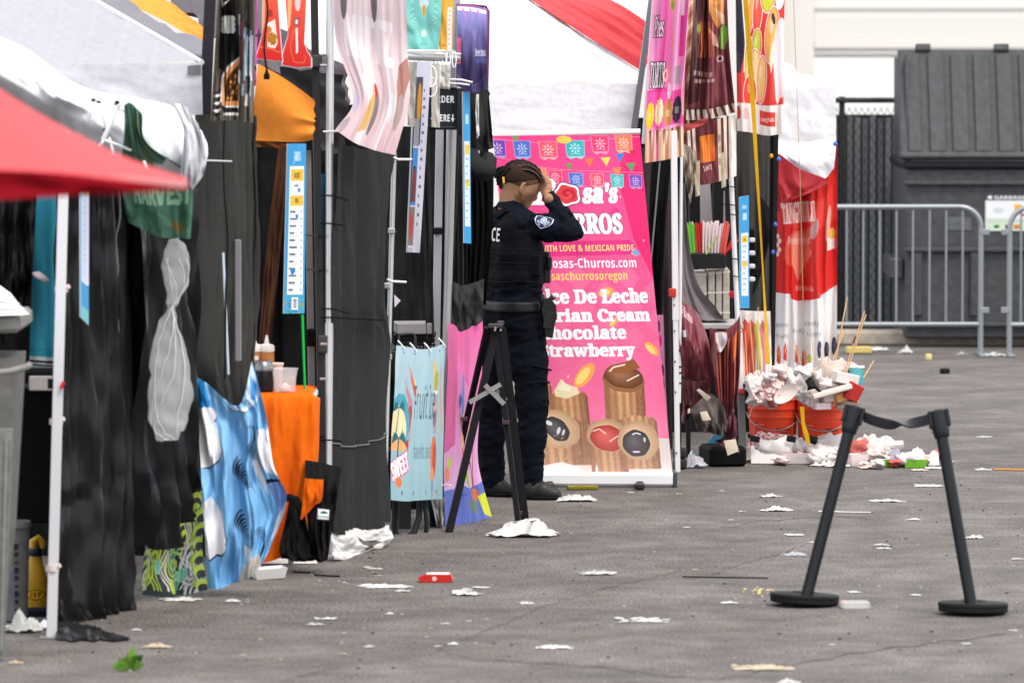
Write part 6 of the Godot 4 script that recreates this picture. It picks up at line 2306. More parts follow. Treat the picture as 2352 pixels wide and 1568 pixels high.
	for x in [1262, 1469]:
		var fb := B.new()
		var q := P(x, 1108, z)
		fb.box(Vector3(q.x, q.y - 0.028, q.z + 0.1), Vector3(0.05, 0.085, 0.06), Basis(), 0.012)
		fb.box(Vector3(q.x, 0.02, q.z + 0.03), Vector3(0.046, 0.03, 0.42), Basis(), 0.01)
		part("foot", fb, blk, o)
	var sp := B.new()
	sp.tube([P(1372, 1090, z + 0.05), P(1301, 306, z + 0.05)], 0.01, 8)
	part("support_pole", sp, alu, o)
	# slim packet lying under the cassette
	var yb := B.new()
	yb.box(G(1338, 1119, 0.012), Vector3(0.17, 0.022, 0.08), Basis(Vector3.UP, 0.1), 0.01)
	lone("snack_packet", yb, mat(0.22, 0.19, 0.03, 0.5, "worn"), "flat yellow packet lying under the base of the pink roll-up banner", "packet", G(1330, 1126))

# ---------------------------------------------------------------- far stalls on the right of the roll-up banner
func far_stall() -> void:
	var wp := mat(0.62, 0.61, 0.61, 0.4)
	var blk := mat(0.014, 0.013, 0.014, 0.5)
	var cord := mat(0.008, 0.008, 0.009, 0.5)
	var maroon := mat(0.115, 0.032, 0.040, 0.42)
	var zq := gz(1085)
	# white gazebo leg with red collar, next to the roll-up banner
	var lg := thing("gazebo_post", "white gazebo leg with holes and a red collar right of the pink roll-up banner", "canopy leg", G(1556, 1086))
	square_post(lg, "outer_tube", 1548, 300, 1552, 735, zq, zq, 0.0165, wp)
	square_post(lg, "inner_tube", 1552, 735, 1557, 1084, zq, zq, 0.0135, wp)
	var col := B.new()
	col.box(P(1545, 672, zq - 0.02), Vector3(0.042, 0.05, 0.045), Basis(), 0.006)
	part("collar", col, mat(0.5, 0.03, 0.025, 0.4), lg)
	for yy in [700, 760, 830, 900, 1040]:
		var hb := B.new()
		hb.box(P(1549 + (yy - 700) * 0.015, yy, zq - 0.017), Vector3(0.008, 0.008, 0.012), Basis())
		part("hole", hb, blk, lg)
	var l2 := thing("banner_pole", "thin white pole with black tape rings standing in two stacked weights", "pole", G(1563, 1080))
	round_post(l2, "white_tube", 1566, 360, 1561, 928, zq + 0.12, zq + 0.1, 0.0085, wp)
	round_post(l2, "black_tube", 1561, 925, 1562, 1046, zq + 0.1, zq + 0.1, 0.010, blk)
	for yy in [805, 842, 856, 880]:
		var tb := B.new()
		tb.tube([P(1561, yy - 2, zq + 0.1), P(1561, yy + 2, zq + 0.1)], 0.0105, 10)
		part("tape_ring", tb, cord, l2)
	for k in 2:
		var wb := B.new()
		wb.lathe(G(1562, 1078) + Vector3(0, 0.004 + k * 0.062, 0), [0.0, 0.0, 0.035, 0.0, 0.041, 0.012, 0.041, 0.046, 0.035, 0.058, 0.0, 0.058], 20)
		part("weight", wb, mat(0.018, 0.018, 0.019, 0.45), l2)
	# dark strut and grey flap behind the pink banner's edge
	var bk := thing("tarp_flap", "black and mauve tarp flaps between the pink roll-up banner and the white gazebo leg", "tarp", G(1510, 1070))
	var m1 := sheet([[1470, 340, 1500, 340, 1540, 340], [1480, 700, 1510, 700, 1542, 700], [1500, 1060, 1520, 1060, 1546, 1060]], facing(34.2), 0.03, 4.0, 0.8, 4.0)
	part("mauve_flap", cloth(m1, 12, 24), mat(0.06, 0.045, 0.05, 0.6, "cloth"), bk)
	var m2 := sheet([[1498, 372, 1515, 370, 1542, 366], [1490, 520, 1508, 520, 1530, 520], [1500, 760, 1508, 760, 1520, 760]], facing(33.8), 0.03, 4.0, 0.8, 6.0)
	part("black_flap", cloth(m2, 12, 24), mat(0.008, 0.008, 0.009, 0.6), bk)
	var rod := B.new()
	rod.tube([P(1516, 372, 33.6), P(1494, 620, 33.6)], 0.005, 6)
	part("thin_rod", rod, mat(0.2, 0.2, 0.2, 0.4), bk)
	var small := Cv.new(64, 256, rgb(216, 140, 180), 0, 0, 10, 40)
	for k in 10:
		small.ell(rng.randf_range(2, 7), 3 + k * 3.8, 2.2, 1.6, [rgb(120, 60, 90), rgb(220, 40, 120), rgb(140, 140, 150), rgb(70, 50, 60)][k % 4])
	var sb := sheet([[1508, 724, 1524, 722], [1514, 900, 1530, 900], [1520, 1080, 1541, 1080]], facing(33.2), 0.01, 1.0, 1.0, 2.0)
	lone("pink_side_banner", cloth(sb, 6, 16), print_mat(small.tex(), 0.6), "narrow pink banner showing behind the right edge of the roll-up banner", "banner", P(1528, 1080, 33.2))
	# pink board with wood grain foot
	var cv := Cv.new(320, 1024, rgb(226, 120, 178), 0, 0, 100, 370)
	for x in 40:
		var t := x / 39.0
		cv.rect(x * 2.5, -1, x * 2.5 + 2.6, 371, rgb(222, 96, 166).lerp(rgb(238, 168, 206), 0.5 + 0.5 * sin(t * 9.0 + 1.0)))
	cv.rect(82, -1, 101, 130, rgb(216, 70, 156))
	cv.poly([0, 196, 30, 192, 62, 190, 60, 210, 30, 218, 0, 222], rgb(232, 60, 150))
	cv.rect(0, 200, 101, 280, rgb(230, 84, 160))
	for k in 60:
		var x := rng.randf_range(-4, 100)
		cv.poly([x, 372, x + 5, 372, x + 3 + rng.randf_range(-2, 2), 282 + rng.randf_range(0, 14), x, 290], [rgb(206, 156, 120), rgb(222, 180, 146), rgb(178, 126, 92), rgb(238, 206, 178)][k % 4])
	for q in [[14, 52], [35, 46], [54, 60], [74, 48], [88, 54]]:
		cv.poly([q[0] - 3, 290, q[0] + 3, 288, q[0] + 1, 320 + q[1] * 0.2, q[0] - 1, 318], rgb(110, 76, 60))
		cv.poly([q[0] + 6, 292, q[0] + 9, 296, q[0] + 6, 336], rgb(244, 222, 204))
	for q in [[12, 254, rgb(236, 210, 40)], [38, 246, rgb(240, 224, 170)], [62, 250, rgb(192, 136, 70)], [84, 246, rgb(60, 56, 66)]]:
		cv.ell(q[0], q[1], 11, 32, q[2], 0.05, 0.07, 11)
		cv.rect(q[0] - 5, q[1] - 8, q[0] + 5, q[1] + 8, q[2].lerp(rgb(230, 226, 210), 0.5))
	write(cv, "Pies", 24, 84, 40, rgb(240, 226, 234), serif, 26, 0.5, 2.2, rgb(90, 40, 70), 0.1)
	write(cv, "TORTS", 26, 190, 54, rgb(240, 232, 236), serif, 40, 0.5, 2.4, rgb(70, 40, 60), 0.1)
	cv.ell(50, 164, 6, 14, rgb(236, 200, 170))
	cv.ell(50, 164, 3, 8, rgb(206, 80, 140))
	cv.rect(72, 148, 88, 188, rgb(178, 160, 176))
	cv.line([60, -4, 62, 30, 64, 100, 62, 186], 2.4, rgb(226, 160, 110))
	cv.ell(58, 14, 7, 22, rgb(208, 160, 90))
	cv.ell(58, 22, 4, 9, rgb(120, 150, 50))
	cv.ell(63, 200, 5, 18, rgb(244, 216, 226))
	cv.rect(82, 8, 90, 44, rgb(226, 214, 220))
	cv.line([100, 0, 98, 150, 94, 200, 98, 260], 2.0, rgb(244, 200, 180))
	var zb := 32.7
	var ps := sheet([[1500, -14, 1540, -14, 1584, -14], [1490, 130, 1532, 128, 1576, 120], [1484, 260, 1524, 258, 1570, 250], [1481, 374, 1520, 368, 1571, 358]], [facing(zb), facing(zb + 0.02), facing(zb), facing(zb - 0.02)], 0.03, 3.0, 0.6, 5.0)
	ps.hold = 1.0
	lone("pink_banner", cloth(ps, 30, 40), print_mat(cv.tex(), 0.35), "hanging pink banner with pastry pictures over a wooden tabletop print", "banner", P(1525, 368, zb))
	var wpole := thing("white_pole", "thin white pole along the left edge of the hanging pink banner", "pole", P(1485, 380, zb))
	round_post(wpole, "tube", 1503, -14, 1478, 330, zb + 0.1, zb + 0.1, 0.011, wp)
	# peach cloth and chocolate banner
	cv = Cv.new(96, 512, rgb(206, 150, 118), 0, 0, 10, 60)
	for k in 16:
		cv.poly([0, k * 4.0, 10, k * 4.0 - 3, 10, k * 4.0 - 1, 0, k * 4.0 + 2.0], rgb(240, 204, 180) if k % 2 else rgb(170, 110, 84))
	var pe := sheet([[1578, -14, 1594, -14], [1574, 120, 1590, 120], [1570, 280, 1584, 270], [1566, 368, 1576, 350]], facing(33.2), 0.03, 2.0, 1.0, 7.0)
	lone("rope_print_cloth", cloth(pe, 8, 26), print_mat(cv.tex(), 0.6), "narrow peach cloth with a twisted rope print behind the hanging pink banner", "cloth", P(1575, 360, 33.2))
	cv = Cv.new(320, 896, rgb(138, 76, 82), 0, 0, 100, 280)
	cv.poly([0, -4, 44, -4, 40, 160, 30, 240, 0, 250], rgb(92, 50, 50))
	cv.poly([46, -4, 92, -4, 88, 60, 74, 84, 62, 70, 48, 40], rgb(240, 176, 110))
	cv.ell(68, 4, 20, 22, rgb(246, 196, 120))
	cv.poly([60, 30, 90, 50, 92, 80, 84, 74], rgb(246, 226, 190))
	cv.ell(86, 104, 11, 30, rgb(150, 196, 96), 0.1, 0.08, 7)
	cv.poly([46, 80, 66, 100, 74, 128, 58, 122], rgb(240, 196, 180))
	for k in 12:
		cv.line([14 + k * 4, 70 + 6 * sin(k * 2.0), 22 + k * 3.4, 110 + 8 * (k % 3), 18 + k * 4, 150], 2.0, [rgb(206, 96, 50), rgb(150, 60, 40), rgb(230, 150, 110)][k % 3])
	cv.ell(18, 84, 6, 12, rgb(170, 170, 60))
	cv.ell(76, 154, 8, 8, rgb(230, 200, 200))
	cv.ell(76, 154, 5, 5, rgb(112, 52, 58))
	for k in 5:
		cv.rect(10 + k * 10, 178 + k, 17 + k * 10, 188 + k, rgb(206, 170, 162))
		cv.rect(14 + k * 10, 196, 22 + k * 10, 204 - k * 0.4, rgb(206, 170, 162))
	cv.rect(0, 254, 100, 282, rgb(116, 60, 52))
	for k in 8:
		cv.poly([k * 14 - 4, 258, k * 14 + 4, 258, k * 14 + 10, 280, k * 14 + 1, 280], rgb(240, 230, 214))
	var ch := sheet([[1594, -14, 1630, -14, 1670, -14], [1588, 120, 1630, 122, 1676, 118], [1576, 276, 1625, 274, 1690, 258]], facing(33.0), 0.06, 4.0, 0.4, 3.0, 0.008)
	ch.hold = 0.9
	lone("chocolate_banner", cloth(ch, 44, 36), print_mat(cv.tex(), 0.5), "folded chocolate brown banner with grilled food and a striped hem", "banner", P(1630, 275, 33.0))
	var rs := sheet([[1570, 286, 1600, 278, 1628, 268], [1572, 304, 1600, 292, 1626, 282]], facing(32.9), 0.01, 2.0, 1.0, 2.0)
	lone("red_cloth_edge", cloth(rs, 10, 4), mat(0.34, 0.06, 0.06, 0.6), "red cloth edge between the two brown banners", "cloth", P(1600, 295, 32.9))
	cv = Cv.new(320, 448, rgb(112, 52, 58), 0, 0, 120, 160)
	for q in [[4, 12, rgb(238, 226, 210)], [18, 26, rgb(238, 226, 210)], [78, 86, rgb(214, 196, 170)], [92, 99, rgb(238, 226, 210)], [103, 122, rgb(240, 230, 216)]]:
		cv.rect(q[0], -1, q[1], 161, q[2])
	cv.rect(36, 36, 70, 104, rgb(226, 126, 50))
	for k in 10:
		cv.line([37 + k * 3.4, 36, 38 + k * 3.3, 104], 1.1, rgb(200, 96, 40) if k % 2 else rgb(240, 150, 70))
	write(cv, "Lucy", 54, 124, 14, rgb(226, 190, 190), serif, 22, 0.5, 0.0, Color.BLACK, 0.2, -0.3)
	for k in 3:
		cv.rect(79, 40 + k * 30, 85, 58 + k * 30, rgb(170, 150, 130))
	var lb := sheet([[1574, 296, 1610, 280, 1650, 272, 1692, 262], [1580, 360, 1612, 352, 1652, 346, 1692, 336], [1594, 424, 1618, 424, 1654, 416, 1692, 404]], facing(32.95), 0.03, 4.0, 0.5, 8.0, 0.004)
	lb.hold = 0.8
	lone("striped_banner", cloth(lb, 36, 24), print_mat(cv.tex(), 0.5), "brown and cream striped banner with an orange square hung below the chocolate one", "banner", P(1640, 418, 32.95))
	var cl := sheet([[1572, 330, 1588, 340, 1600, 372], [1570, 372, 1584, 390, 1598, 400], [1572, 405, 1580, 440, 1586, 470]], facing(32.85), 0.05, 3.0, 1.4, 5.0)
	lone("curled_cloth", cloth(cl, 12, 16), mat(0.34, 0.28, 0.22, 0.6), "curled beige and brown cloth end left of the striped brown banner", "cloth", P(1582, 460, 32.85))
	for q in [[1604, 432, 1.0, "cream tail of cloth hanging from the left of the striped brown banner"], [1664, 412, 0.8, "pale tail of cloth hanging from the right of the striped brown banner"]]:
		var s := sheet([[q[0] - 8, q[1] - 60, q[0] + 4, q[1] - 64], [q[0] - 6, q[1] + 20, q[0] + 4, q[1] + 16]], facing(32.9), 0.01, 1.0, 1.0, q[0])
		lone("cloth_tail", cloth(s, 3, 8), mat(0.45, 0.38, 0.28, 0.6), q[3], "cloth", P(q[0], q[1], 32.9))
	# middle white pole and legs with ties
	var mp := thing("banner_pole", "white pole with black ties holding the striped brown banner", "pole", G(1708, 1062))
	var zm := gz(1062)
	round_post(mp, "white_tube", 1661, -14, 1702, 897, zm, zm, 0.0145, wp)
	square_post(mp, "grey_tube", 1702, 895, 1707, 1060, zm, zm, 0.0195, mat(0.14, 0.135, 0.13, 0.5))
	for yy in [428, 470, 492, 594, 634, 760]:
		var tb := B.new()
		var xx: float = 1661 + (yy + 14) * 0.045
		tb.tube([P(xx - 22 + (yy % 7) * 2, yy - 1, zm - 0.02), P(xx, yy, zm - 0.03), P(xx + 8, yy + 2, zm - 0.02)], 0.0035, 6)
		part("cable_tie", tb, cord, mp)
	var rc := B.new()
	rc.box(P(1704, 898, zm - 0.02), Vector3(0.036, 0.03, 0.04), Basis(), 0.005)
	part("red_collar", rc, mat(0.5, 0.05, 0.04, 0.4), mp)
	var tl := B.new()
	tl.box(P(1682, 676, zm + 0.05), Vector3(0.036, 0.04, 0.05), Basis(), 0.01)
	part("red_grip", tl, mat(0.6, 0.01, 0.03, 0.4), mp)
	var fr := thing("gazebo", "black canopy legs and pale panels behind the straw box", "canopy frame", G(1640, 1040))
	for q in [[1594, 400, 1596, 600, 34.4, 0.032], [1650, 400, 1648, 600, 34.5, 0.03], [1672, 405, 1684, 1040, 33.9, 0.017]]:
		square_post(fr, "leg", q[0], q[1], q[2], q[3], q[4], q[4], q[5], blk)
	for q in [[1618, 425, 1634, 620, 34.8], [1668, 440, 1664, 560, 34.6]]:
		var b := B.new()
		b.quad(P(q[0] - 12, q[1], q[4]), P(q[0] + 14, q[1] - 6, q[4]), P(q[2] + 8, q[3], q[4]), P(q[2] - 30, q[3], q[4]))
		part("pale_panel", b, mat(0.34, 0.31, 0.34, 0.6), fr)
	# straws in a black box, crates below
	var zs := 33.4
	var sbx := thing("straw_box", "black box packed with red, green and white straws", "straw box", P(1626, 617, zs))
	var hb := B.new()
	var h0 := P(1585, 598, zs)
	var h1 := P(1667, 598, zs)
	hb.box((h0 + h1) / 2, Vector3(h1.x - h0.x, 0.092, 0.12), Basis(), 0.008)
	part("box", hb, mat(0.010, 0.010, 0.011, 0.3), sbx)
	var sc := [[0.16, 0.55, 0.05], [0.62, 0.02, 0.02], [0.42, 0.20, 0.06], [0.78, 0.66, 0.66], [0.70, 0.10, 0.08]]
	for k in 46:
		var u := k / 45.0
		var row := (k * 7) % 4
		var tint: Array = sc[0] if u < 0.16 else (sc[1] if u < 0.34 else (sc[2] if u < 0.42 else (sc[3] if u < 0.82 else sc[4])))
		if k % 11 == 5:
			tint = sc[3]
		var bx := lerpf(1589, 1663, u)
		var tx := lerpf(1580, 1676, u) + rng.randf_range(-2, 2)
		var zz := zs - 0.045 + row * 0.03
		var b := B.new()
		b.tube([P(bx, 590, zz), P(tx, 508 + rng.randf_range(-3, 8) + 6.0 * absf(u - 0.5), zz - 0.01)], 0.0045, 6)
		part("straw", b, mat(tint[0], tint[1], tint[2], 0.4), sbx)
	for k in 4:
		var b := B.new()
		b.tube([P(1664, 586 - k, zs - 0.06), P(1690 + k * 2, 534 + k * 6, zs - 0.1)], 0.005, 6)
		part("straw", b, mat(0.66, 0.03, 0.03, 0.4), sbx)
	var gb := B.new()
	gb.tube([P(1622, 584, zs - 0.075), P(1648, 543, zs - 0.08)], 0.0055, 6)
	part("straw", gb, mat(0.34, 0.5, 0.1, 0.4), sbx)
	for k in 4:
		var x0: float = [1592, 1626, 1644, 1660][k]
		var x1: float = [1624, 1643, 1659, 1677][k]
		var y0: float = [624, 620, 619, 618][k]
		var o := thing("crate", ["grey-white plastic crate leftmost under the straw box", "second pale crate of the row under the straw box", "third pale crate of the row under the straw box", "pale crate rightmost under the straw box beside the white pole"][k], "crate", P((x0 + x1) / 2, 735, zs), "pale crates under the straw box")
		var b := B.new()
		var a := P(x0, y0, zs)
		var d := P(x1, 735, zs)
		b.box((a + d) / 2 + Vector3(0, 0, -0.15), Vector3(d.x - a.x - 0.004, a.y - d.y, 0.3), Basis(), 0.006)
		part("body", b, mat(0.46, 0.42, 0.37, 0.5, "worn"), o)
		for r in 3:
			var rb := B.new()
			rb.box(Vector3((a.x + d.x) / 2, lerpf(a.y, d.y, 0.06 + r * 0.4), a.z + 0.004), Vector3(d.x - a.x, 0.014, 0.012), Basis(), 0.003)
			part("rib", rb, mat(0.52, 0.48, 0.43, 0.5), o)
		var hb2 := B.new()
		hb2.box(Vector3((a.x + d.x) / 2, lerpf(a.y, d.y, 0.33), a.z + 0.002), Vector3((d.x - a.x) * 0.35, 0.012, 0.01))
		part("slot", hb2, mat(0.09, 0.075, 0.06, 0.6), o)
	# grey swoosh of tarp and the maroon cover
	var gsw := sheet([[1560, 420, 1566, 420, 1574, 420], [1558, 560, 1570, 560, 1582, 560], [1556, 660, 1580, 662, 1606, 655], [1556, 715, 1600, 726, 1640, 700], [1575, 735, 1610, 736, 1664, 735]], [facing(33.2), facing(33.15), facing(33.0), facing(32.95), facing(32.95)], 0.03, 2.0, 1.0, 3.0)
	lone("grey_tarp", cloth(gsw, 24, 40), mat(0.17, 0.145, 0.15, 0.5, "tarp"), "grey tarp sweeping down in a curve in front of the pale crates", "tarp", P(1600, 735, 33.0))
	var tbl := thing("table", "dark stall table hidden under the maroon cover", "table", Vector3(P(1640, 740, 33.4).x, 0, -33.6))
	var tb2 := B.new()
	var ty := P(1640, 740, 33.4).y
	tb2.box(Vector3(tbl.position.x, ty - 0.02, -33.55), Vector3(0.34, 0.03, 0.6), Basis(), 0.005)
	part("tabletop", tb2, mat(0.4, 0.38, 0.37, 0.5), tbl)
	for q in [[-0.15, -33.3], [0.13, -33.3]]:
		var l := B.new()
		l.tube([Vector3(tbl.position.x + q[0], 0, q[1]), Vector3(tbl.position.x + q[0], ty - 0.03, q[1])], 0.014, 8)
		part("leg", l, blk, tbl)
	cv = Cv.new(320, 256, rgb(104, 44, 52), 0, 0, 100, 80)
	cv.shade(rgb(108, 48, 54), rgb(120, 56, 64))
	write(cv, "@lamo", 30, 14, 9, rgb(214, 180, 176), serif, 44, 0.5, 0.0, Color.BLACK, 0.2, 0.15)
	var mc := sheet([[1560, 690, 1585, 702, 1606, 722], [1560, 760, 1592, 765, 1626, 775], [1561, 820, 1598, 822, 1636, 830], [1562, 862, 1600, 872, 1640, 868]], [facing(32.75), facing(32.6), facing(32.55), facing(32.7)], 0.05, 2.4, 1.0, 4.0, 0.006)
	var mo := thing("maroon_cover", "maroon vinyl cover bulging and falling in folds over the stall table", "cover", G(1620, 1062))
	part("bulge", cloth(mc, 24, 26), print_mat(cv.tex(), 0.35), mo)
	var cut := Cv.new(256, 384, rgb(122, 60, 66), 0, 0, 60, 90)
	for k in 12:
		cut.poly([6 + k * 4, 18, 9 + k * 4, 14, 10 + k * 4, 70 - (k % 3) * 6, 7 + k * 4, 66], [rgb(180, 76, 60), rgb(70, 30, 34), rgb(206, 120, 96), rgb(120, 40, 50)][k % 4])
	cut.rect(16, 20, 24, 80, rgb(60, 26, 30))
	cut.poly([40, 16, 50, 12, 50, 34, 42, 40], rgb(226, 120, 60))
	cut.rect(0, 80, 60, 90, rgb(150, 100, 104))
	var m3 := sheet([[1630, 752, 1660, 760, 1688, 742, 1700, 724], [1634, 800, 1660, 806, 1682, 806, 1702, 780], [1644, 890, 1662, 910, 1680, 905, 1698, 872], [1652, 940, 1666, 975, 1680, 960, 1692, 930]], facing(32.7), 0.05, 3.0, 0.6, 6.0, 0.006)
	part("printed_fold", cloth(m3, 26, 30), print_mat(cut.tex(), 0.35), mo)
	var m4 := sheet([[1560, 868, 1600, 874, 1640, 866], [1561, 920, 1590, 935, 1626, 920], [1563, 965, 1574, 972, 1585, 940]], facing(32.75), 0.07, 3.0, 1.0, 8.0, 0.006)
	part("lower_fold", cloth(m4, 24, 16), maroon, mo)
	var m5 := sheet([[1586, 938, 1630, 905, 1660, 930, 1672, 970], [1596, 970, 1630, 962, 1656, 972, 1668, 990], [1606, 992, 1630, 994, 1650, 1000, 1664, 1000]], facing(32.6), 0.05, 3.0, 1.0, 9.0, 0.006)
	part("brown_fold", cloth(m5, 24, 14), mat(0.10, 0.082, 0.075, 0.5), mo)
	var m6 := sheet([[1672, 960, 1684, 950, 1692, 960], [1664, 1000, 1678, 1000, 1694, 1010], [1640, 1012, 1670, 1030, 1700, 1040]], facing(32.65), 0.05, 3.0, 1.0, 3.0)
	part("tail", cloth(m6, 14, 14), maroon, mo)
	for q in [[[1600, 896], [1606, 892], [1634, 912], [1624, 921]], [[1663, 1012], [1690, 1008], [1697, 1036], [1672, 1046]], [[1608, 946], [1624, 944], [1634, 964], [1614, 966]], [[1580, 940], [1585, 937], [1586, 948], [1580, 950]]]:
		var b := B.new()
		var zz := 32.5
		b.quad(P(q[0][0], q[0][1], zz), P(q[1][0], q[1][1], zz), P(q[2][0], q[2][1], zz - 0.02), P(q[3][0], q[3][1], zz))
		part("cream_patch", b, mat(0.55, 0.48, 0.38, 0.6), mo)
	var wc := sheet([[1643, 764, 1656, 762, 1670, 764], [1646, 790, 1656, 792, 1670, 785], [1650, 808, 1654, 809, 1660, 806]], facing(32.6), 0.02, 2.0, 1.0, 2.0)
	lone("white_napkin", cloth(wc, 8, 8), mat(0.55, 0.5, 0.5, 0.7), "white napkin corner over the edge of the maroon cover", "napkin", P(1656, 808, 32.6))
	var pb := B.new()
	pb.tube([P(1572, 758, 32.5), P(1573, 774, 32.5)], [0.01, 0.011], 8)
	lone("silver_clip", pb, mat(0.5, 0.5, 0.52, 0.25, "metal"), "small silver clip on the maroon cover", "clip", P(1572, 774, 32.5))
	var db := B.new()
	db.box(P(1660, 1045, 33.0), Vector3(0.22, 0.12, 0.3), Basis(Vector3.UP, 0.2), 0.02)
	lone("floor_mat_roll", db, mat(0.006, 0.006, 0.006, 0.7), "black bundle on the ground under the maroon cover", "bundle", G(1660, 1066))
	var bs := B.new()
	bs.prism(PackedVector2Array([Vector2(0, 0), Vector2(0.14, 0), Vector2(0.30, 0.19), Vector2(0.16, 0.19)]), G(1590, 1062) + Vector3(0.01, 0.02, 0.0), Vector3.RIGHT, Vector3(0, 0.96, -0.28), 0.006)
	var bsv := Cv.new(64, 64, rgb(30, 66, 86), 0, 0, 10, 10)
	bsv.shade(rgb(16, 30, 50), rgb(60, 130, 120))
	bsv.poly([4, 0, 7, 0, 4, 10, 1, 10], rgb(36, 90, 120))
	lone("blue_sheet", bs, print_mat(bsv.tex(), 0.3), "dark blue printed sheet leaning under the maroon cover", "sheet", G(1600, 1062))
	crumple("white_plastic", "white plastic sheet bunched behind the stacked black weights", "plastic sheet", 1572, 1622, 1076, 52, mat(0.66, 0.64, 0.66, 0.4), 9, "", 0.2)
	# dark panel, strip menu, strap, fruit banner
	var dp := sheet([[1690, 300, 1740, 300, 1770, 300], [1690, 500, 1740, 500, 1768, 500], [1694, 720, 1740, 720, 1768, 720]], facing(34.6), 0.03, 3.0, 0.6, 4.0)
	lone("grey_side_wall", cloth(dp, 20, 20), mat(0.06, 0.058, 0.055, 0.7, "cloth"), "plain dark grey side wall under the red fruit banner", "side wall", G(1740, 1040))
	var hg := thing("hanging_tools", "dark handles hanging on the grey side wall beside the yellow strap", "tools", P(1745, 640, 34.3))
	for k in 4:
		var b := B.new()
		b.box(P(1724 + k * 3, 535 + k * 30, 34.35), Vector3(0.05, 0.05, 0.04), Basis(), 0.008)
		part("handle", b, mat(0.006, 0.006, 0.006, 0.5), hg)
		var b2 := B.new()
		b2.box(P(1728, 551 + k * 30, 34.3), Vector3(0.036, 0.028, 0.03), Basis(), 0.006)
		part("white_cap", b2, mat(0.6, 0.58, 0.6, 0.5), hg)
	var tri := sheet([[1740, 440, 1770, 480], [1740, 560, 1766, 560], [1728, 680, 1740, 660]], facing(34.4), 0.02, 2.0, 1.0, 2.0)
	part("dark_cloth", cloth(tri, 8, 14), mat(0.014, 0.013, 0.015, 0.6), hg)
	strip_menu("light blue strip menu with yellow squares beside the yellow strap", 34.0, [1699, 452, 1722, 450], [1701, 708, 1723, 709], ["MENU", "NEW", ""], 2)
	cv = Cv.new(320, 896, rgb(226, 64, 56), 0, 0, 110, 310)
	cv.poly([0, -4, 14, -4, 20, 60, 22, 140, 10, 190, 0, 190], rgb(44, 44, 58))
	cv.poly([14, -4, 22, -4, 30, 100, 26, 180, 18, 190, 22, 120], rgb(238, 230, 232))
	for q in [[34, 30, 9, 70, rgb(240, 160, 80)], [52, 40, 8, 60, rgb(230, 90, 70)], [74, -2, 14, 46, rgb(206, 206, 60)], [84, 100, 13, 66, rgb(244, 176, 90)], [50, 130, 9, 40, rgb(196, 206, 70)], [32, 160, 8, 50, rgb(206, 210, 90)], [44, 196, 14, 56, rgb(240, 214, 150)], [34, 232, 14, 34, rgb(232, 80, 60)], [62, 200, 8, 46, rgb(240, 200, 130)]]:
		cv.ell(q[0], q[1], q[2] + 3.4, q[3] + 5, rgb(246, 228, 222), 0.05)
		cv.ell(q[0], q[1], q[2] + 1.6, q[3] + 2, rgb(226, 70, 60), 0.05)
		cv.ell(q[0], q[1], q[2], q[3], q[4], 0.05)
		cv.ell(q[0] - 2, q[1] - q[3] * 0.3, q[2] * 0.3, q[3] * 0.3, q[4].lightened(0.4), 0.05)
	cv.ell(86, 62, 4, 15, rgb(60, 50, 70), -0.15)
	cv.poly([86, 116, 78, 160, 82, 190, 90, 150], rgb(250, 226, 190))
	cv.ell(100, 14, 9, 26, rgb(244, 236, 238), 0.1)
	cv.ell(104, 150, 17, 90, rgb(246, 220, 224), 0.0)
	cv.ell(102, 160, 10, 90, rgb(248, 242, 244), 0.05)
	cv.rect(0, 252, 110, 312, rgb(238, 230, 226))
	cv.ell(4, 272, 6, 14, rgb(214, 50, 44))
	cv.poly([58, 262, 92, 266, 92, 294, 58, 290], rgb(216, 60, 52))
	write(cv, "tanghulu", 75, 283, 8, rgb(246, 214, 206), sans, 30)
	for k in 5:
		cv.line([18 + k * 3, 262, 18 + k * 3, 284], 1.0, rgb(206, 100, 96))
	var fs := sheet([[1690, -14, 1725, -14, 1765, -14, 1803, -14], [1692, 130, 1725, 130, 1762, 132, 1801, 130], [1694, 300, 1725, 304, 1762, 311, 1799, 307]], facing(34.0), 0.03, 3.0, 0.5, 6.0, 0.004)
	lone("fruit_banner", cloth(fs, 34, 40), print_mat(cv.tex(), 0.35), "red banner with glossy fruit pictures and a white foot", "banner", P(1745, 310, 34.0))
	var blp := thing("gazebo_post", "black canopy leg with coloured bulbs left of the red and white banner", "canopy leg", G(1780, 1020))
	square_post(blp, "post", 1784, 290, 1772, 1010, 34.6, 34.6, 0.0125, blk)
	for q in [[1772, 359, 0.62, 0.30, 0.0], [1789, 366, 0.05, 0.18, 0.6], [1781, 516, 0.05, 0.12, 0.5], [1776, 580, 0.05, 0.12, 0.5]]:
		var b := B.new()
		b.lathe(P(q[0], q[1] + 5, 34.45), [0.0, 0.0, 0.011, 0.006, 0.013, 0.014, 0.009, 0.024, 0.005, 0.03], 10)
		part("bulb", b, mat(q[2], q[3], q[4], 0.25), blp)
	var stp := sheet([[1706, -14, 1717, -14], [1722, 200, 1733, 200], [1736, 400, 1743, 400], [1752, 640, 1756, 640], [1759, 836, 1770, 836]], [facing(33.7), facing(33.75), facing(33.7), facing(33.7), facing(33.5)], 0.0)
	var sy := B.new()
	cloth(stp, 2, 40, sy)
	lone("yellow_strap", sy, mat(0.60, 0.33, 0.012, 0.55, "cloth"), "long yellow ratchet strap stretched down in front of the fruit banner", "strap", P(1765, 836, 33.5))
	# white table front with striped print
	cv = Cv.new(192, 384, rgb(238, 230, 226), 0, 0, 70, 140)
	for q in [[10, 20, rgb(224, 96, 70)], [24, 34, rgb(226, 110, 84)], [40, 46, rgb(196, 206, 96)], [52, 56, rgb(206, 120, 140)]]:
		cv.poly([q[0] - 8, 40, q[0], 20, q[1], 30, q[1] + 4, 60, q[1], 142, q[0], 142, q[0] - 2, 80], q[2])
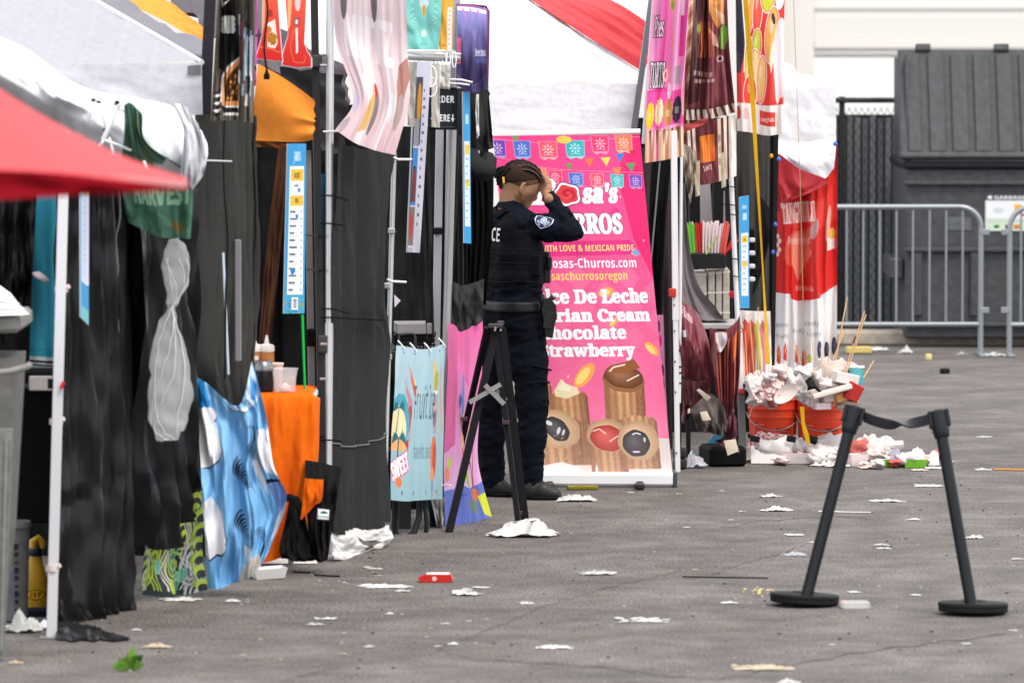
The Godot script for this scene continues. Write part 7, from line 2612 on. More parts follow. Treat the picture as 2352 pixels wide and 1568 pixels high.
	cv.line([4, 0, 8, 140], 1.0, rgb(206, 110, 90))
	cv.line([18, 10, 20, 140], 1.0, rgb(206, 110, 90))
	var tf := sheet([[1700, 712, 1735, 714, 1770, 714], [1702, 780, 1735, 785, 1772, 785], [1704, 880, 1735, 880, 1774, 880]], facing(34.2), 0.03, 3.0, 0.8, 7.0)
	lone("stall_cloth", cloth(tf, 20, 18), print_mat(cv.tex(), 0.45), "white table front with orange and green stripes behind the rubbish", "table cover", P(1735, 880, 34.2))
	# white canopy corner and the red and white banner
	var white := mat(0.80, 0.79, 0.82, 0.72, "cloth")
	var cw := thing("canopy", "white canopy corner with a drooping flap above the red and white banner", "canopy", P(1860, 1000, 35.4))
	roof("roof_panel", cw, [1760, 205, 35.4, 1919, 201, 35.35, 1872, 186, 36.2, 1760, 120, 36.8], white, 0.0, 0.02, 12.0)
	var cvl := sheet([[1780, 205, 1850, 204, 1919, 200], [1782, 260, 1850, 262, 1921, 256], [1784, 322, 1850, 326, 1921, 318]], facing(35.35), 0.006, 2.0, 1.6, 3.0, 0.002)
	part("valance", cloth(cvl, 24, 16), white, cw)
	var fl := sheet([[1784, 318, 1830, 326, 1880, 322, 1921, 312], [1786, 345, 1830, 362, 1882, 366, 1920, 350], [1786, 356, 1830, 388, 1890, 411, 1916, 386]], [facing(35.3), facing(35.2), facing(35.2)], 0.012, 2.0, 1.2, 6.0, 0.002)
	part("flap", cloth(fl, 26, 14), white, cw)
	for q in [[1919, 330, 0.05, 0.18, 0.6]]:
		var b := B.new()
		b.lathe(P(q[0], q[1] + 6, 35.1), [0.0, 0.0, 0.011, 0.006, 0.014, 0.016, 0.009, 0.026, 0.005, 0.032], 10)
		part("bulb", b, mat(q[2], q[3], q[4], 0.25), cw)
	cv = Cv.new(384, 1024, rgb(222, 50, 46), 0, 0, 145, 510)
	cv.poly([-2, -2, 147, -2, 147, 30, 130, 70, 60, 130, 0, 160], rgb(186, 26, 34))
	cv.poly([0, 60, 40, 150, 120, 120, 147, 60, 147, 170, 90, 200, 30, 180], rgb(232, 70, 60))
	for k in 4:
		cv.ell(50 + k * 18, 230 + 12 * sin(k * 2.0), 22, 38, [rgb(234, 100, 84), rgb(228, 74, 64), rgb(240, 130, 112), rgb(214, 56, 50)][k], 0.3)
	cv.poly([40, 210, 70, 190, 90, 240, 60, 300, 44, 260], rgb(240, 140, 120))
	cv.ell(96, 190, 8, 22, rgb(190, 150, 150), 0.2)
	write(cv, "TANGHULU", 60, 176, 46, rgb(250, 214, 206), serif, 78, 0.5, 0.0, Color.BLACK, 0.0, -0.12, 0.8)
	write(cv, "Sweetened", 60, 222, 16, rgb(250, 210, 202), serif, 52, 0.5, 0.0, Color.BLACK, 0.2, 0.0)
	write(cv, "@tanghulu", 74, 318, 11, rgb(240, 170, 160), sans, 40)
	for k in 5:
		cv.ell(10 + (k % 2) * 5, 208 + k * 9, 4, 5, rgb(248, 226, 222))
	cv.ell(126, 180, 5, 40, rgb(240, 170, 160), 0.1)
	cv.poly([124, 210, 140, 214, 140, 236, 124, 238], rgb(244, 226, 220))
	cv.ell(134, 204, 7, 12, rgb(236, 190, 80))
	cv.poly([-2, 322, 60, 326, 110, 330, 147, 310, 147, 512, -2, 512], rgb(240, 236, 236))
	cv.poly([40, 322, 112, 318, 110, 334, 62, 342, 44, 336], rgb(222, 50, 46))
	for q in [["Japanese", 22, 402], ["Fruits", 22, 430], ["fruity", 62, 418], ["candy", 92, 398], ["hungry", 96, 424]]:
		write(cv, q[0], q[1], q[2], 11, rgb(120, 112, 114), mono, 30)
	for q in [[16, 468], [30, 460], [56, 466], [74, 476]]:
		cv.poly([q[0] - 4, q[1] + 22, q[0] - 3, q[1] - 6, q[0] + 1, q[1] - 22, q[0] + 5, q[1], q[0] + 4, q[1] + 30], rgb(220, 66, 46))
		cv.ell(q[0] + 1, q[1], 2, 8, rgb(244, 150, 90))
	for q in [[108, 458], [124, 462], [140, 452]]:
		cv.ell(q[0], q[1], 5, 22, rgb(60, 56, 84))
		cv.ell(q[0] + 1, q[1] - 4, 2, 10, rgb(100, 96, 120))
	cv.ell(86, 482, 5, 14, rgb(206, 206, 80))
	var rb := sheet([[1784, 338, 1830, 340, 1880, 342, 1923, 330], [1778, 500, 1824, 504, 1872, 504, 1923, 498], [1774, 690, 1822, 690, 1870, 690, 1923, 684], [1773, 850, 1822, 850, 1870, 850, 1922, 850]], facing(35.4), 0.07, 3.2, 0.4, 3.0, 0.005)
	rb.hold = 0.6
	lone("candy_banner", cloth(rb, 50, 60), print_mat(cv.tex(), 0.35), "tall red and white candied fruit banner hanging at the end stall", "banner", P(1850, 850, 35.4))
	var dv := sheet([[1790, 352, 1836, 386, 1892, 408, 1904, 420], [1790, 420, 1830, 436, 1860, 440, 1868, 442], [1800, 470, 1812, 462, 1822, 458, 1826, 456]], facing(35.15), 0.02, 2.0, 1.0, 4.0)
	lone("red_fold", cloth(dv, 20, 16), mat(0.36, 0.022, 0.03, 0.45), "dark red folded-over top of the candied fruit banner", "banner", P(1830, 460, 35.15))
	var line := B.new()
	line.tube([P(1823, -14, 33.6), P(1838, 400, 33.6), P(1848, 800, 33.6), P(1850, 860, 33.6)], 0.0022, 5)
	lone("thin_line", line, mat(0.4, 0.3, 0.14, 0.6), "thin cord hanging straight down in front of the candied fruit banner", "cord", P(1850, 860, 33.6))
	var low := B.new()
	low.box(P(1840, 930, 35.6) + Vector3(0, 0, -0.2), Vector3(0.4, 0.55, 0.3), Basis(), 0.01)
	lone("stall_counter", low, mat(0.3, 0.28, 0.27, 0.6, "worn"), "pale counter behind the buckets at the end stall", "counter", G(1840, 1010))

# ---------------------------------------------------------------- rubbish round two orange buckets
func trash_pile() -> void:
	var zb := gz(1062)
	var red := mat(0.66, 0.055, 0.022, 0.4)
	var blk := mat(0.012, 0.011, 0.013, 0.5)
	var paper := mat(0.62, 0.57, 0.55, 0.75)
	var card := mat(0.54, 0.46, 0.40, 0.75)
	var redp := mat(0.42, 0.035, 0.03, 0.6)
	# buckets
	for k in 2:
		var c: Vector3 = [G(1776, 1050), G(1888, 1052)][k]
		var o := thing("bucket", ["orange plastic bucket heaped with paper trays, left of two strapped together", "orange plastic bucket heaped with skewers and boxes, right of two strapped together"][k], "bucket", c, "orange buckets of rubbish")
		var b := B.new()
		b.lathe(c, [0.0, 0.002, 0.128, 0.002, 0.132, 0.01, 0.143, 0.235, 0.148, 0.238, 0.148, 0.25, 0.145, 0.252, 0.146, 0.285, 0.151, 0.287, 0.151, 0.30, 0.147, 0.302, 0.148, 0.338, 0.153, 0.34, 0.153, 0.355, 0.143, 0.355, 0.13, 0.03, 0.0, 0.025], 40)
		part("shell", b, red, o)
		var hd := B.new()
		var hp := []
		for q in 13:
			var a := PI * q / 12.0
			hp.append(c + Vector3(cos(a) * 0.155, 0.27 - 0.10 * sin(a), 0.02 + sin(a) * 0.14))
		hd.tube(hp, 0.0035, 6)
		part("handle", hd, mat(0.3, 0.3, 0.3, 0.4, "metal"), o)
		var cv := Cv.new(256, 128, rgb(212, 62, 36), 0, 0, 100, 50)
		cv.line([4, 4, 30, 4], 1.2, rgb(240, 170, 150))
		cv.line([4, 4, 4, 48], 1.2, rgb(240, 170, 150))
		for q in 3:
			cv.rect(54, 10 + q * 9, 82 - q * 5, 16 + q * 9, rgb(110, 40, 28))
		cv.line([92, 2, 92, 48], 1.0, rgb(240, 170, 150))
		cv.line([92, 2, 100, 2], 1.0, rgb(240, 170, 150))
		var lb := B.new()
		var pts := []
		for j in 3:
			for i in 13:
				var a := lerpf(-1.05, 1.05, i / 12.0)
				var yy := lerpf(0.215, 0.06, j / 2.0)
				var r := lerpf(0.1335, 0.1435, yy / 0.24) + 0.0025
				pts.append(c + Vector3(sin(a) * r, yy, cos(a) * r))
		lb.grid(pts, 12, 2)
		part("printed_label", lb, print_mat(cv.tex(), 0.4), o)
	# black strap round both buckets
	var st := thing("ratchet_strap", "black strap with buckles tied round both orange buckets", "strap", G(1830, 1040))
	var sb := B.new()
	var c0 := G(1776, 1050)
	var c1 := G(1888, 1052)
	var sp := []
	for q in 15:
		var a := lerpf(-PI * 0.55, PI * 0.5, q / 14.0)
		sp.append(c0 + Vector3(sin(a) * 0.142, 0.13 - 0.025 * q / 14.0, cos(a) * 0.142))
	for q in 15:
		var a := lerpf(-PI * 0.5, PI * 0.55, q / 14.0)
		sp.append(c1 + Vector3(sin(a) * 0.142, 0.105 + 0.01 * sin(q), cos(a) * 0.142))
	sb.tube(sp, 0.010, 4, true)
	part("webbing", sb, blk, st)
	for x in [1818, 1868, 1735]:
		var b := B.new()
		b.box(P(x, 1008, zb - 0.14), Vector3(0.055, 0.036, 0.02), Basis(Vector3.BACK, -0.2), 0.006)
		part("buckle", b, blk, st)
	var ys := sheet([[1838, 934, 1848, 934], [1842, 975, 1850, 972], [1848, 1000, 1858, 996], [1855, 1022, 1862, 1020]], facing(zb - 0.19), 0.0)
	lone("yellow_strap_end", cloth(ys, 2, 16), mat(0.60, 0.33, 0.012, 0.55, "cloth"), "loose end of yellow strap hanging between the two orange buckets", "strap", P(1858, 1022, zb - 0.19))
	# checkered paper
	var cv := Cv.new(256, 256, rgb(238, 226, 222), 0, 0, 16, 16)
	for j in 16:
		for i in 16:
			if (i + j) % 2 == 0:
				cv.rect(i, j, i + 0.9, j + 0.9, rgb(226, 130, 122))
	var chk := print_mat(cv.tex(), 0.75)
	var cs := [
		[[1718, 872, 1740, 850, 1770, 862], [1722, 900, 1750, 890, 1790, 880], [1740, 925, 1770, 918, 1800, 905], "red checked tissue crumpled over the left orange bucket, leftmost"],
		[[1745, 866, 1775, 856, 1806, 862], [1742, 892, 1775, 884, 1802, 888], [1748, 908, 1776, 902, 1796, 906], "red checked tissue lying flat on top of the left orange bucket"],
	]
	for q in cs:
		var s := sheet([q[0], q[1], q[2]], [facing(zb + 0.06), facing(zb - 0.1), facing(zb - 0.16)], 0.06, 3.0, 2.0, q[0][0], 0.02)
		s.hold = 1.0
		lone("checked_tissue", cloth(s, 16, 14), chk, q[3], "tissue", P(q[2][0] + 30, q[2][1], zb - 0.1))
	# crumpled napkins heaped on the buckets
	var nap := [
		[1712, 1752, 905, 44, "white napkin crumpled at the left rim of the left bucket"], [1745, 1800, 935, 60, "large off-white crumpled napkin drooping over the left bucket"],
		[1770, 1812, 862, 26, "small white napkin at the very top of the left bucket heap"], [1806, 1856, 905, 50, "white napkin between the two bucket heaps"],
		[1870, 1930, 895, 66, "big white crumpled paper on top of the right bucket"], [1900, 1968, 880, 50, "white greasy paper at the upper right of the right bucket heap"],
		[1830, 1872, 875, 36, "pink-white wrapper at the top between the buckets"], [1922, 1976, 944, 34, "beige crumpled paper at the right rim of the right bucket"],
		[1786, 1832, 880, 34, "white paper ball beside the checked tissue on the left bucket"], [1840, 1900, 930, 40, "white paper stuffed in the right bucket's left rim"],
	]
	for k in 16:
		var fx := rng.randf_range(1714, 2010)
		nap.append([fx, fx + rng.randf_range(44, 78), rng.randf_range(1046, 1060), rng.randf_range(34, 56), ""])
	for k in 46:
		var x := rng.randf_range(1716, 2170)
		var lw := rng.randf_range(24, 52)
		if k >= 22:
			x = rng.randf_range(1712, 1940)
			nap.append([x, x + lw, rng.randf_range(868, 934), lw * rng.randf_range(0.4, 0.8), ""])
			continue
		nap.append([x, x + lw, rng.randf_range(1034, 1066) if x < 1960 else rng.randf_range(1052, 1076), lw * rng.randf_range(0.35, 0.75), ""])
	for k in nap.size():
		var q: Array = nap[k]
		var loose := k >= 10
		var z: float = gz(q[2] + 4.0) if loose and q[2] > 1000 else zb - 0.06 + 0.05 * (k % 3)
		var a := P(q[0], q[2], z)
		var d := P(q[1], q[2], z)
		var w := d.x - a.x
		var h: float = q[3] / FOC * z
		var b := B.new()
		var pts := []
		for j in 11:
			for i in 15:
				var th := TAU * i / 14.0
				var ph := PI * j / 10.0
				var n := Vector3(sin(ph) * cos(th), -cos(ph), sin(ph) * sin(th))
				var r := 1.0 + 0.75 * noise.get_noise_3dv(Vector3(n.x * 90 + k * 70, n.y * 90, n.z * 90)) + 0.5 * noise.get_noise_3dv(n * 240.0 + Vector3(k * 31, 0, 0))
				pts.append(Vector3((a.x + d.x) / 2, a.y + h * 0.5, a.z) + Vector3(n.x * w * 0.52, n.y * h * 0.52, n.z * 0.07) * r)
		b.grid(pts, 14, 10)
		if loose:
			lone("crumpled_wrapper", b, [paper, chk, mat(0.62, 0.51, 0.48, 0.75), paper, mat(0.5, 0.12, 0.10, 0.7), paper][k % 6], "crumpled food wrapper among the rubbish at the orange buckets", "wrapper", Vector3((a.x + d.x) / 2, a.y, a.z), "wrappers among the rubbish at the orange buckets")
		else:
			lone("crumpled_napkin", b, [paper, card, mat(0.62, 0.51, 0.48, 0.75)][k % 3], q[4], "napkin", Vector3((a.x + d.x) / 2, a.y, a.z), "napkins heaped on the orange buckets")
	# oval card trays and boxes in the heaps
	var tray := thing("oval_tray", "beige oval card tray standing on edge against the left bucket", "food tray", P(1812, 925, zb - 0.18))
	for e in 2:
		var b := B.new()
		var bs := Basis(Vector3.BACK, 0.62) * Basis(Vector3.RIGHT, 1.15) * Basis().scaled(Vector3(1.35, 1, 0.8))
		b.lathe(P(1808, 906, zb - 0.17), [0.0, 0.0, 0.042, 0.0, 0.058, 0.022, 0.061, 0.023, 0.06, 0.027, 0.042, 0.005, 0.0, 0.005], 26, bs)
		if e == 0:
			part("tray", b, mat(0.62, 0.53, 0.48, 0.7), tray)
	var t2 := thing("oval_tray", "pale flat card tray tilted on the right bucket heap", "food tray", P(1915, 900, zb - 0.16))
	var tb := B.new()
	tb.box(P(1912, 898, zb - 0.16), Vector3(0.235, 0.03, 0.12), Basis(Vector3.BACK, 0.27), 0.01)
	part("tray", tb, mat(0.70, 0.62, 0.54, 0.7), t2)
	var boxes := [
		[1958, 898, 0.095, 0.10, 0.07, -0.5, redp, "dark red card carton tilted at the right of the right bucket heap"],
		[1942, 868, 0.15, 0.06, 0.08, -0.2, paper, "white card carton under the teal cup on the right bucket"],
		[1900, 912, 0.07, 0.055, 0.07, 0.1, mat(0.55, 0.46, 0.47, 0.6), "small greyish box with a red side in the right bucket"],
		[1868, 915, 0.055, 0.10, 0.05, 0.05, mat(0.52, 0.44, 0.38, 0.6), "upright beige carton standing in the right bucket"],
		[1888, 932, 0.10, 0.04, 0.06, 0.0, mat(0.70, 0.60, 0.62, 0.6), "pale pink lid lying on the right bucket rim"],
		[1932, 912, 0.08, 0.05, 0.06, 0.3, mat(0.62, 0.30, 0.10, 0.6), "orange-brown snack box in the right bucket"],
		[1728, 885, 0.06, 0.09, 0.05, 0.4, paper, "white folded card on the left edge of the left bucket heap"],
	]
	for q in boxes:
		var b := B.new()
		var p := P(q[0], q[1], zb - 0.1)
		b.box(p, Vector3(q[2], q[3], q[4]), Basis(Vector3.BACK, q[5]) * Basis(Vector3.UP, 0.4), 0.004)
		lone("carton", b, q[6], q[7], "carton", p - Vector3(0, q[3] / 2, 0), "cartons in the orange buckets")
	var cup := thing("teal_cup", "white cup with a teal side on top of the right bucket heap", "cup", P(1974, 880, zb - 0.05))
	var cb := B.new()
	cb.lathe(P(1970, 884, zb - 0.05), [0.0, 0.0, 0.034, 0.0, 0.042, 0.10, 0.045, 0.102, 0.045, 0.107, 0.038, 0.104, 0.03, 0.01], 20, Basis(Vector3.BACK, 0.08))
	part("cup", cb, mat(0.10, 0.42, 0.45, 0.5), cup)
	var cl := B.new()
	cl.lathe(P(1969, 853, zb - 0.05), [0.0, 0.036, 0.046, 0.03, 0.048, 0.02, 0.046, 0.018], 20, Basis(Vector3.BACK, 0.08))
	part("lid", cl, paper, cup)
	var peel := B.new()
	peel.tube([P(1856, 872, zb - 0.16), P(1864, 886, zb - 0.18), P(1874, 890, zb - 0.18), P(1886, 904, zb - 0.17)], [0.012, 0.022, 0.017, 0.008], 8)
	for i in peel.v.size():
		peel.v[i] += Vector3(1, 1, 0) * 0.03 * noise.get_noise_3dv(peel.v[i] * 2200.0)
	lone("black_scrap", peel, blk, "black crumpled scrap on the heap between the buckets", "scrap", P(1870, 905, zb - 0.17))
	# skewers
	var sk := [[1947, 682, 1921, 822], [1987, 714, 1914, 934], [1990, 722, 1922, 925], [1939, 762, 1914, 826], [2008, 828, 1984, 868], [1976, 850, 1930, 920], [1864, 740, 1870, 862], [1886, 800, 1892, 860], [1824, 780, 1846, 860], [1722, 720, 1732, 860], [1742, 705, 1742, 868], [1712, 760, 1718, 880], [1734, 920, 1720, 960], [1912, 740, 1902, 838]]
	for k in sk.size():
		var q: Array = sk[k]
		var b := B.new()
		var thin: float = 0.0042 if k < 6 else 0.0024
		b.tube([P(q[0], q[1], zb - 0.05), P(q[2], q[3], zb - 0.12)], thin, 6)
		lone("skewer", b, mat(0.55, 0.34, 0.17, 0.6), "used wooden skewer sticking up from the rubbish in the orange buckets", "skewer", P(q[2], q[3], zb - 0.1), "wooden skewers in the buckets")
	var stain := B.new()
	stain.tube([P(1966, 772, zb - 0.068), P(1961, 788, zb - 0.074)], 0.0062, 6)
	lone("sauce_drip", stain, mat(0.07, 0.02, 0.012, 0.4), "dark sauce blob on the tallest pair of skewers", "sauce", P(1962, 788, zb - 0.07))
	# boxes and trays in front, on the ground
	var fl := [
		[1834, 1064, 0.165, 0.10, 0.065, 0.06, 0.0, paper, redp, "white food tray with a red underside lying before the buckets"],
		[1890, 1068, 0.11, 0.09, 0.05, -0.3, 0.0, paper, card, "white food tray half crushed right of the red-bottomed one"],
		[2045, 1072, 0.10, 0.06, 0.045, 0.1, 0.0, mat(0.16, 0.42, 0.03, 0.6), paper, "small tray with a bright green base, left of two"],
		[2104, 1074, 0.115, 0.06, 0.05, -0.12, 0.0, mat(0.16, 0.42, 0.03, 0.6), paper, "small tray with a bright green base, right of two"],
		[1992, 1052, 0.16, 0.12, 0.075, 0.15, 0.0, mat(0.62, 0.55, 0.58, 0.6), mat(0.6, 0.2, 0.16, 0.6), "white box with a red lining lying open right of the buckets"],
		[1966, 1070, 0.10, 0.08, 0.07, 0.5, 0.0, mat(0.68, 0.56, 0.56, 0.6), paper, "pinkish box tipped against the white one right of the buckets"],
	]
	for q in fl:
		paper_tray(q[9], G(q[0], q[1]), q[2], q[3], q[4], Basis(Vector3.UP, q[5]), q[7], q[8], "", "food_tray")
	# serrated paper bags
	var zig := [[1726, 1066, 78, 50, 0.12, "white paper bag with a serrated edge leaning on the left bucket"], [1984, 1056, 66, 46, -0.2, "pinkish paper bag with a torn zigzag edge right of the buckets"], [2058, 1072, 66, 46, 0.1, "white paper tray with scalloped edge standing behind the green-based trays"], [2112, 1070, 46, 36, 0.0, "second white tray with scalloped edge, right end of the heap"]]
	for q in zig:
		var z := gz(q[1])
		var k: float = z / FOC
		var w: float = q[2] * k
		var h: float = q[3] * k
		var poly := PackedVector2Array([Vector2(0, 0), Vector2(w, 0)])
		for n in 15:
			poly.append(Vector2(w * (1.0 - n / 14.0), h * (1.0 if n % 2 else 0.9) * (0.85 + 0.25 * sin(n * 0.5))))
		var b := B.new()
		b.prism(poly, G(q[0], q[1]) + Vector3(0, 0.004, 0), Vector3(cos(q[4]), 0, sin(q[4])), Vector3(0, 0.86, -0.5), 0.004)
		lone("serrated_bag", b, [paper, mat(0.72, 0.58, 0.52, 0.7)][1 if q[0] == 1984 else 0], q[5], "paper bag", G(q[0], q[1]))
	var st2 := B.new()
	st2.box(P(2058, 1046, gz(1072) - 0.06), Vector3(0.06, 0.07, 0.006), Basis(Vector3.BACK, 0.3))
	lone("printed_paper", st2, mat(0.5, 0.48, 0.6, 0.7, "worn"), "bluish printed paper scrap on the scalloped tray", "paper", P(2058, 1058, gz(1072) - 0.06))
	var cr := [
		[1704, 1750, 1062, 40, "beige crumpled bag against the foot of the white pole"], [1840, 1872, 1040, 34, "white crumpled napkin on the red-bottomed tray"], [1866, 1916, 1072, 26, "white crumpled wrapper in front of the right bucket"],
		[1902, 1950, 1074, 22, "small white wrapper just left of the leaning post"], [1978, 2030, 1078, 22, "flattened white wrapper before the open box"], [2010, 2052, 1058, 30, "red and white checked wrapper beside the scalloped tray"],
		[2128, 2170, 1078, 10, "flat white paper at the right end of the rubbish heap"], [2096, 2130, 1082, 8, "flat white napkin before the green-based trays"], [2150, 2180, 1052, 16, "white crumpled napkin behind the right post"],
		[2168, 2196, 1062, 8, "small white scrap right of the right post"],
	]
	for k in cr.size():
		var q: Array = cr[k]
		crumple("crumpled_wrapper", q[4], "wrapper", q[0], q[1], q[2], q[3], chk if k == 5 else [paper, card, paper][k % 3], 20 + k)

# ---------------------------------------------------------------- black folding trestle
func trestle() -> void:
	var iron := mat(0.010, 0.0095, 0.011, 0.5)
	var plum := mat(0.055, 0.028, 0.036, 0.45)
	var steel := mat(0.36, 0.35, 0.33, 0.35, "metal")
	var o := thing("folding_trestle", "black steel folding trestle with a grey scissor brace standing before the officer", "trestle", G(1115, 1222))
	var zn := gz(1222)
	var zf := gz(1196)
	var legs := [[1141, 752, 1031, 1222, zn, 0.018], [1119, 752, 1021, 1190, zf, 0.015], [1139, 770, 1191, 1213, zn + 0.12, 0.0125], [1153, 752, 1206, 1200, zf - 0.4, 0.0195]]
	for q in legs:
		var b := B.new()
		b.tube([P(q[0], q[1], zn + 0.22), P(q[2], q[3], q[4])], q[5], 4, true)
		var m := part("leg", b, iron, o)
		var e := B.new()
		var t := P(q[0] + 1, q[1] + 14, zn + 0.22)
		var f := P(q[2] + 1, q[3] - 6, q[4])
		var dir := (f - t).normalized()
		e.box((t + f) / 2 + dir.cross(Vector3(0, 0, 1)).normalized() * (q[5] + 0.001), Vector3(0.003, (f - t).length() * 0.96, q[5] * 1.5), Basis(Quaternion(Vector3.UP, -dir)))
		part("inner_face", e, plum, m)
	var hp := B.new()
	hp.box(P(1138, 748, zn + 0.2), Vector3(0.075, 0.022, 0.09), Basis(), 0.004)
	part("hinge_plate", hp, mat(0.04, 0.038, 0.04, 0.35), o)
	var hr := B.new()
	hr.box(P(1150, 742, zn + 0.26), Vector3(0.035, 0.022, 0.05), Basis(), 0.004)
	part("hinge_tab", hr, plum, o)
	for q in [[1137, 757], [1150, 757], [1138, 752]]:
		var b := B.new()
		var p := P(q[0], q[1], zn + 0.18)
		b.tube([p, p + Vector3(0, 0, 0.025)], 0.006, 8)
		part("rivet", b, steel, o)
	for q in [[1078, 924, 1150, 882, 0.09], [1092, 916, 1142, 888, 0.16], [1114, 884, 1158, 928, 0.08], [1140, 898, 1162, 920, 0.2]]:
		var b := B.new()
		b.tube([P(q[0], q[1], zn + q[4]), P(q[2], q[3], zn + q[4])], [0.011, 0.011], 4, true, true)
		part("brace", b, steel, o)
	for q in [[1066, 962, 0.035], [1162, 970, 0.04], [1190, 1178, 0.04]]:
		var b := B.new()
		b.box(P(q[0], q[1], zn + 0.14), Vector3(q[2], 0.02, 0.04), Basis(), 0.003)
		part("bracket", b, plum, o)
	var tb := B.new()
	tb.tube([P(1014, 1114, zn + 0.05), P(1026, 1114, zn), P(1038, 1116, zn)], 0.004, 6)
	part("white_tie", tb, mat(0.7, 0.7, 0.68, 0.4), o)
	crumple("crumpled_tissue", "large white crumpled tissue lying at the right foot of the trestle", "tissue", 1140, 1265, 1236, 54, mat(0.56, 0.545, 0.53, 0.8), 41, "", 0.66)

# ---------------------------------------------------------------- two leaning belt posts
func belt_barrier() -> void:
	var blk := mat(0.009, 0.0095, 0.0115, 0.42)
	var tubem := mat(0.008, 0.0085, 0.0105, 0.36, "worn")
	var rub := mat(0.015, 0.0145, 0.0145, 0.6)
	var posts := [[1848, 1390, 1852, 1374, 1957, 965, "leaning black belt post on a round base, left of two", -0.05, 0.06], [2236, 1410, 2233, 1394, 2160, 975, "leaning black belt post on a round base, right of two", -0.02, 0.03]]
	var tops := []
	for k in 2:
		var q: Array = posts[k]
		var g := G(q[0], q[1])
		var o := thing("belt_post", q[6], "belt post", g, "black belt posts")
		var bs := Basis(Vector3.BACK, q[7]) * Basis(Vector3.RIGHT, -0.035)
		var b := B.new()
		b.lathe(g + Vector3(0, 0.012, 0), [0.0, 0.0, 0.148, 0.0, 0.152, 0.004, 0.152, 0.02, 0.15, 0.022, 0.154, 0.024, 0.154, 0.034, 0.148, 0.04, 0.06, 0.044, 0.05, 0.05, 0.0, 0.05], 48, bs)
		part("base", b, rub, o)
		var z := -g.z
		var p0 := P(q[2], q[3], z)
		var p1 := P(q[4], q[5], z + 0.12)
		var dir := (p1 - p0).normalized()
		var t := B.new()
		t.tube([p0 - dir * 0.02, p1], 0.0265, 24)
		part("tube", t, tubem, o)
		var hd := B.new()
		var hb := Basis(Quaternion(Vector3.UP, dir))
		hd.lathe(p1 - dir * 0.06, [0.027, 0.0, 0.033, 0.002, 0.035, 0.02, 0.038, 0.03, 0.038, 0.115, 0.036, 0.122, 0.0, 0.122], 24, hb)
		var h := part("head", hd, blk, o)
		for s in [-1, 1]:
			var c := B.new()
			c.box(p1 + hb * Vector3(s * 0.038, 0.025, 0.0), Vector3(0.018, 0.075, 0.05), hb, 0.004)
			part("belt_slot", c, blk, h)
		var cc := B.new()
		cc.lathe(p0 - dir * 0.012, [0.030, 0.0, 0.032, 0.004, 0.028, 0.014], 20, hb)
		part("collar", cc, rub, o)
		tops.append(p1 + hb * Vector3(0.046 if k == 0 else -0.046, 0.03, 0.0))
	# twisted belt
	var b := B.new()
	var pts := []
	var a: Vector3 = tops[0]
	var e: Vector3 = tops[1]
	for j in 5:
		for i in 49:
			var u := i / 48.0
			var c := a.lerp(e, u) + Vector3(0, -0.034 * sin(PI * u) * (1.0 - 0.2 * u), 0)
			var th := PI * smoothstep(0.28, 0.98, u) + 0.15
			var d := Vector3(0, cos(th), sin(th))
			var q := Vector3(0, -sin(th), cos(th)) * 0.004
			pts.append(c + d * (0.024 if j in [0, 1, 4] else -0.024) + q * (1.0 if j in [1, 2] else -1.0))
	b.grid(pts, 48, 4)
	lone("belt", b, mat(0.03, 0.028, 0.034, 0.45), "twisted black belt stretched between the two leaning posts", "belt", (a + e) / 2)

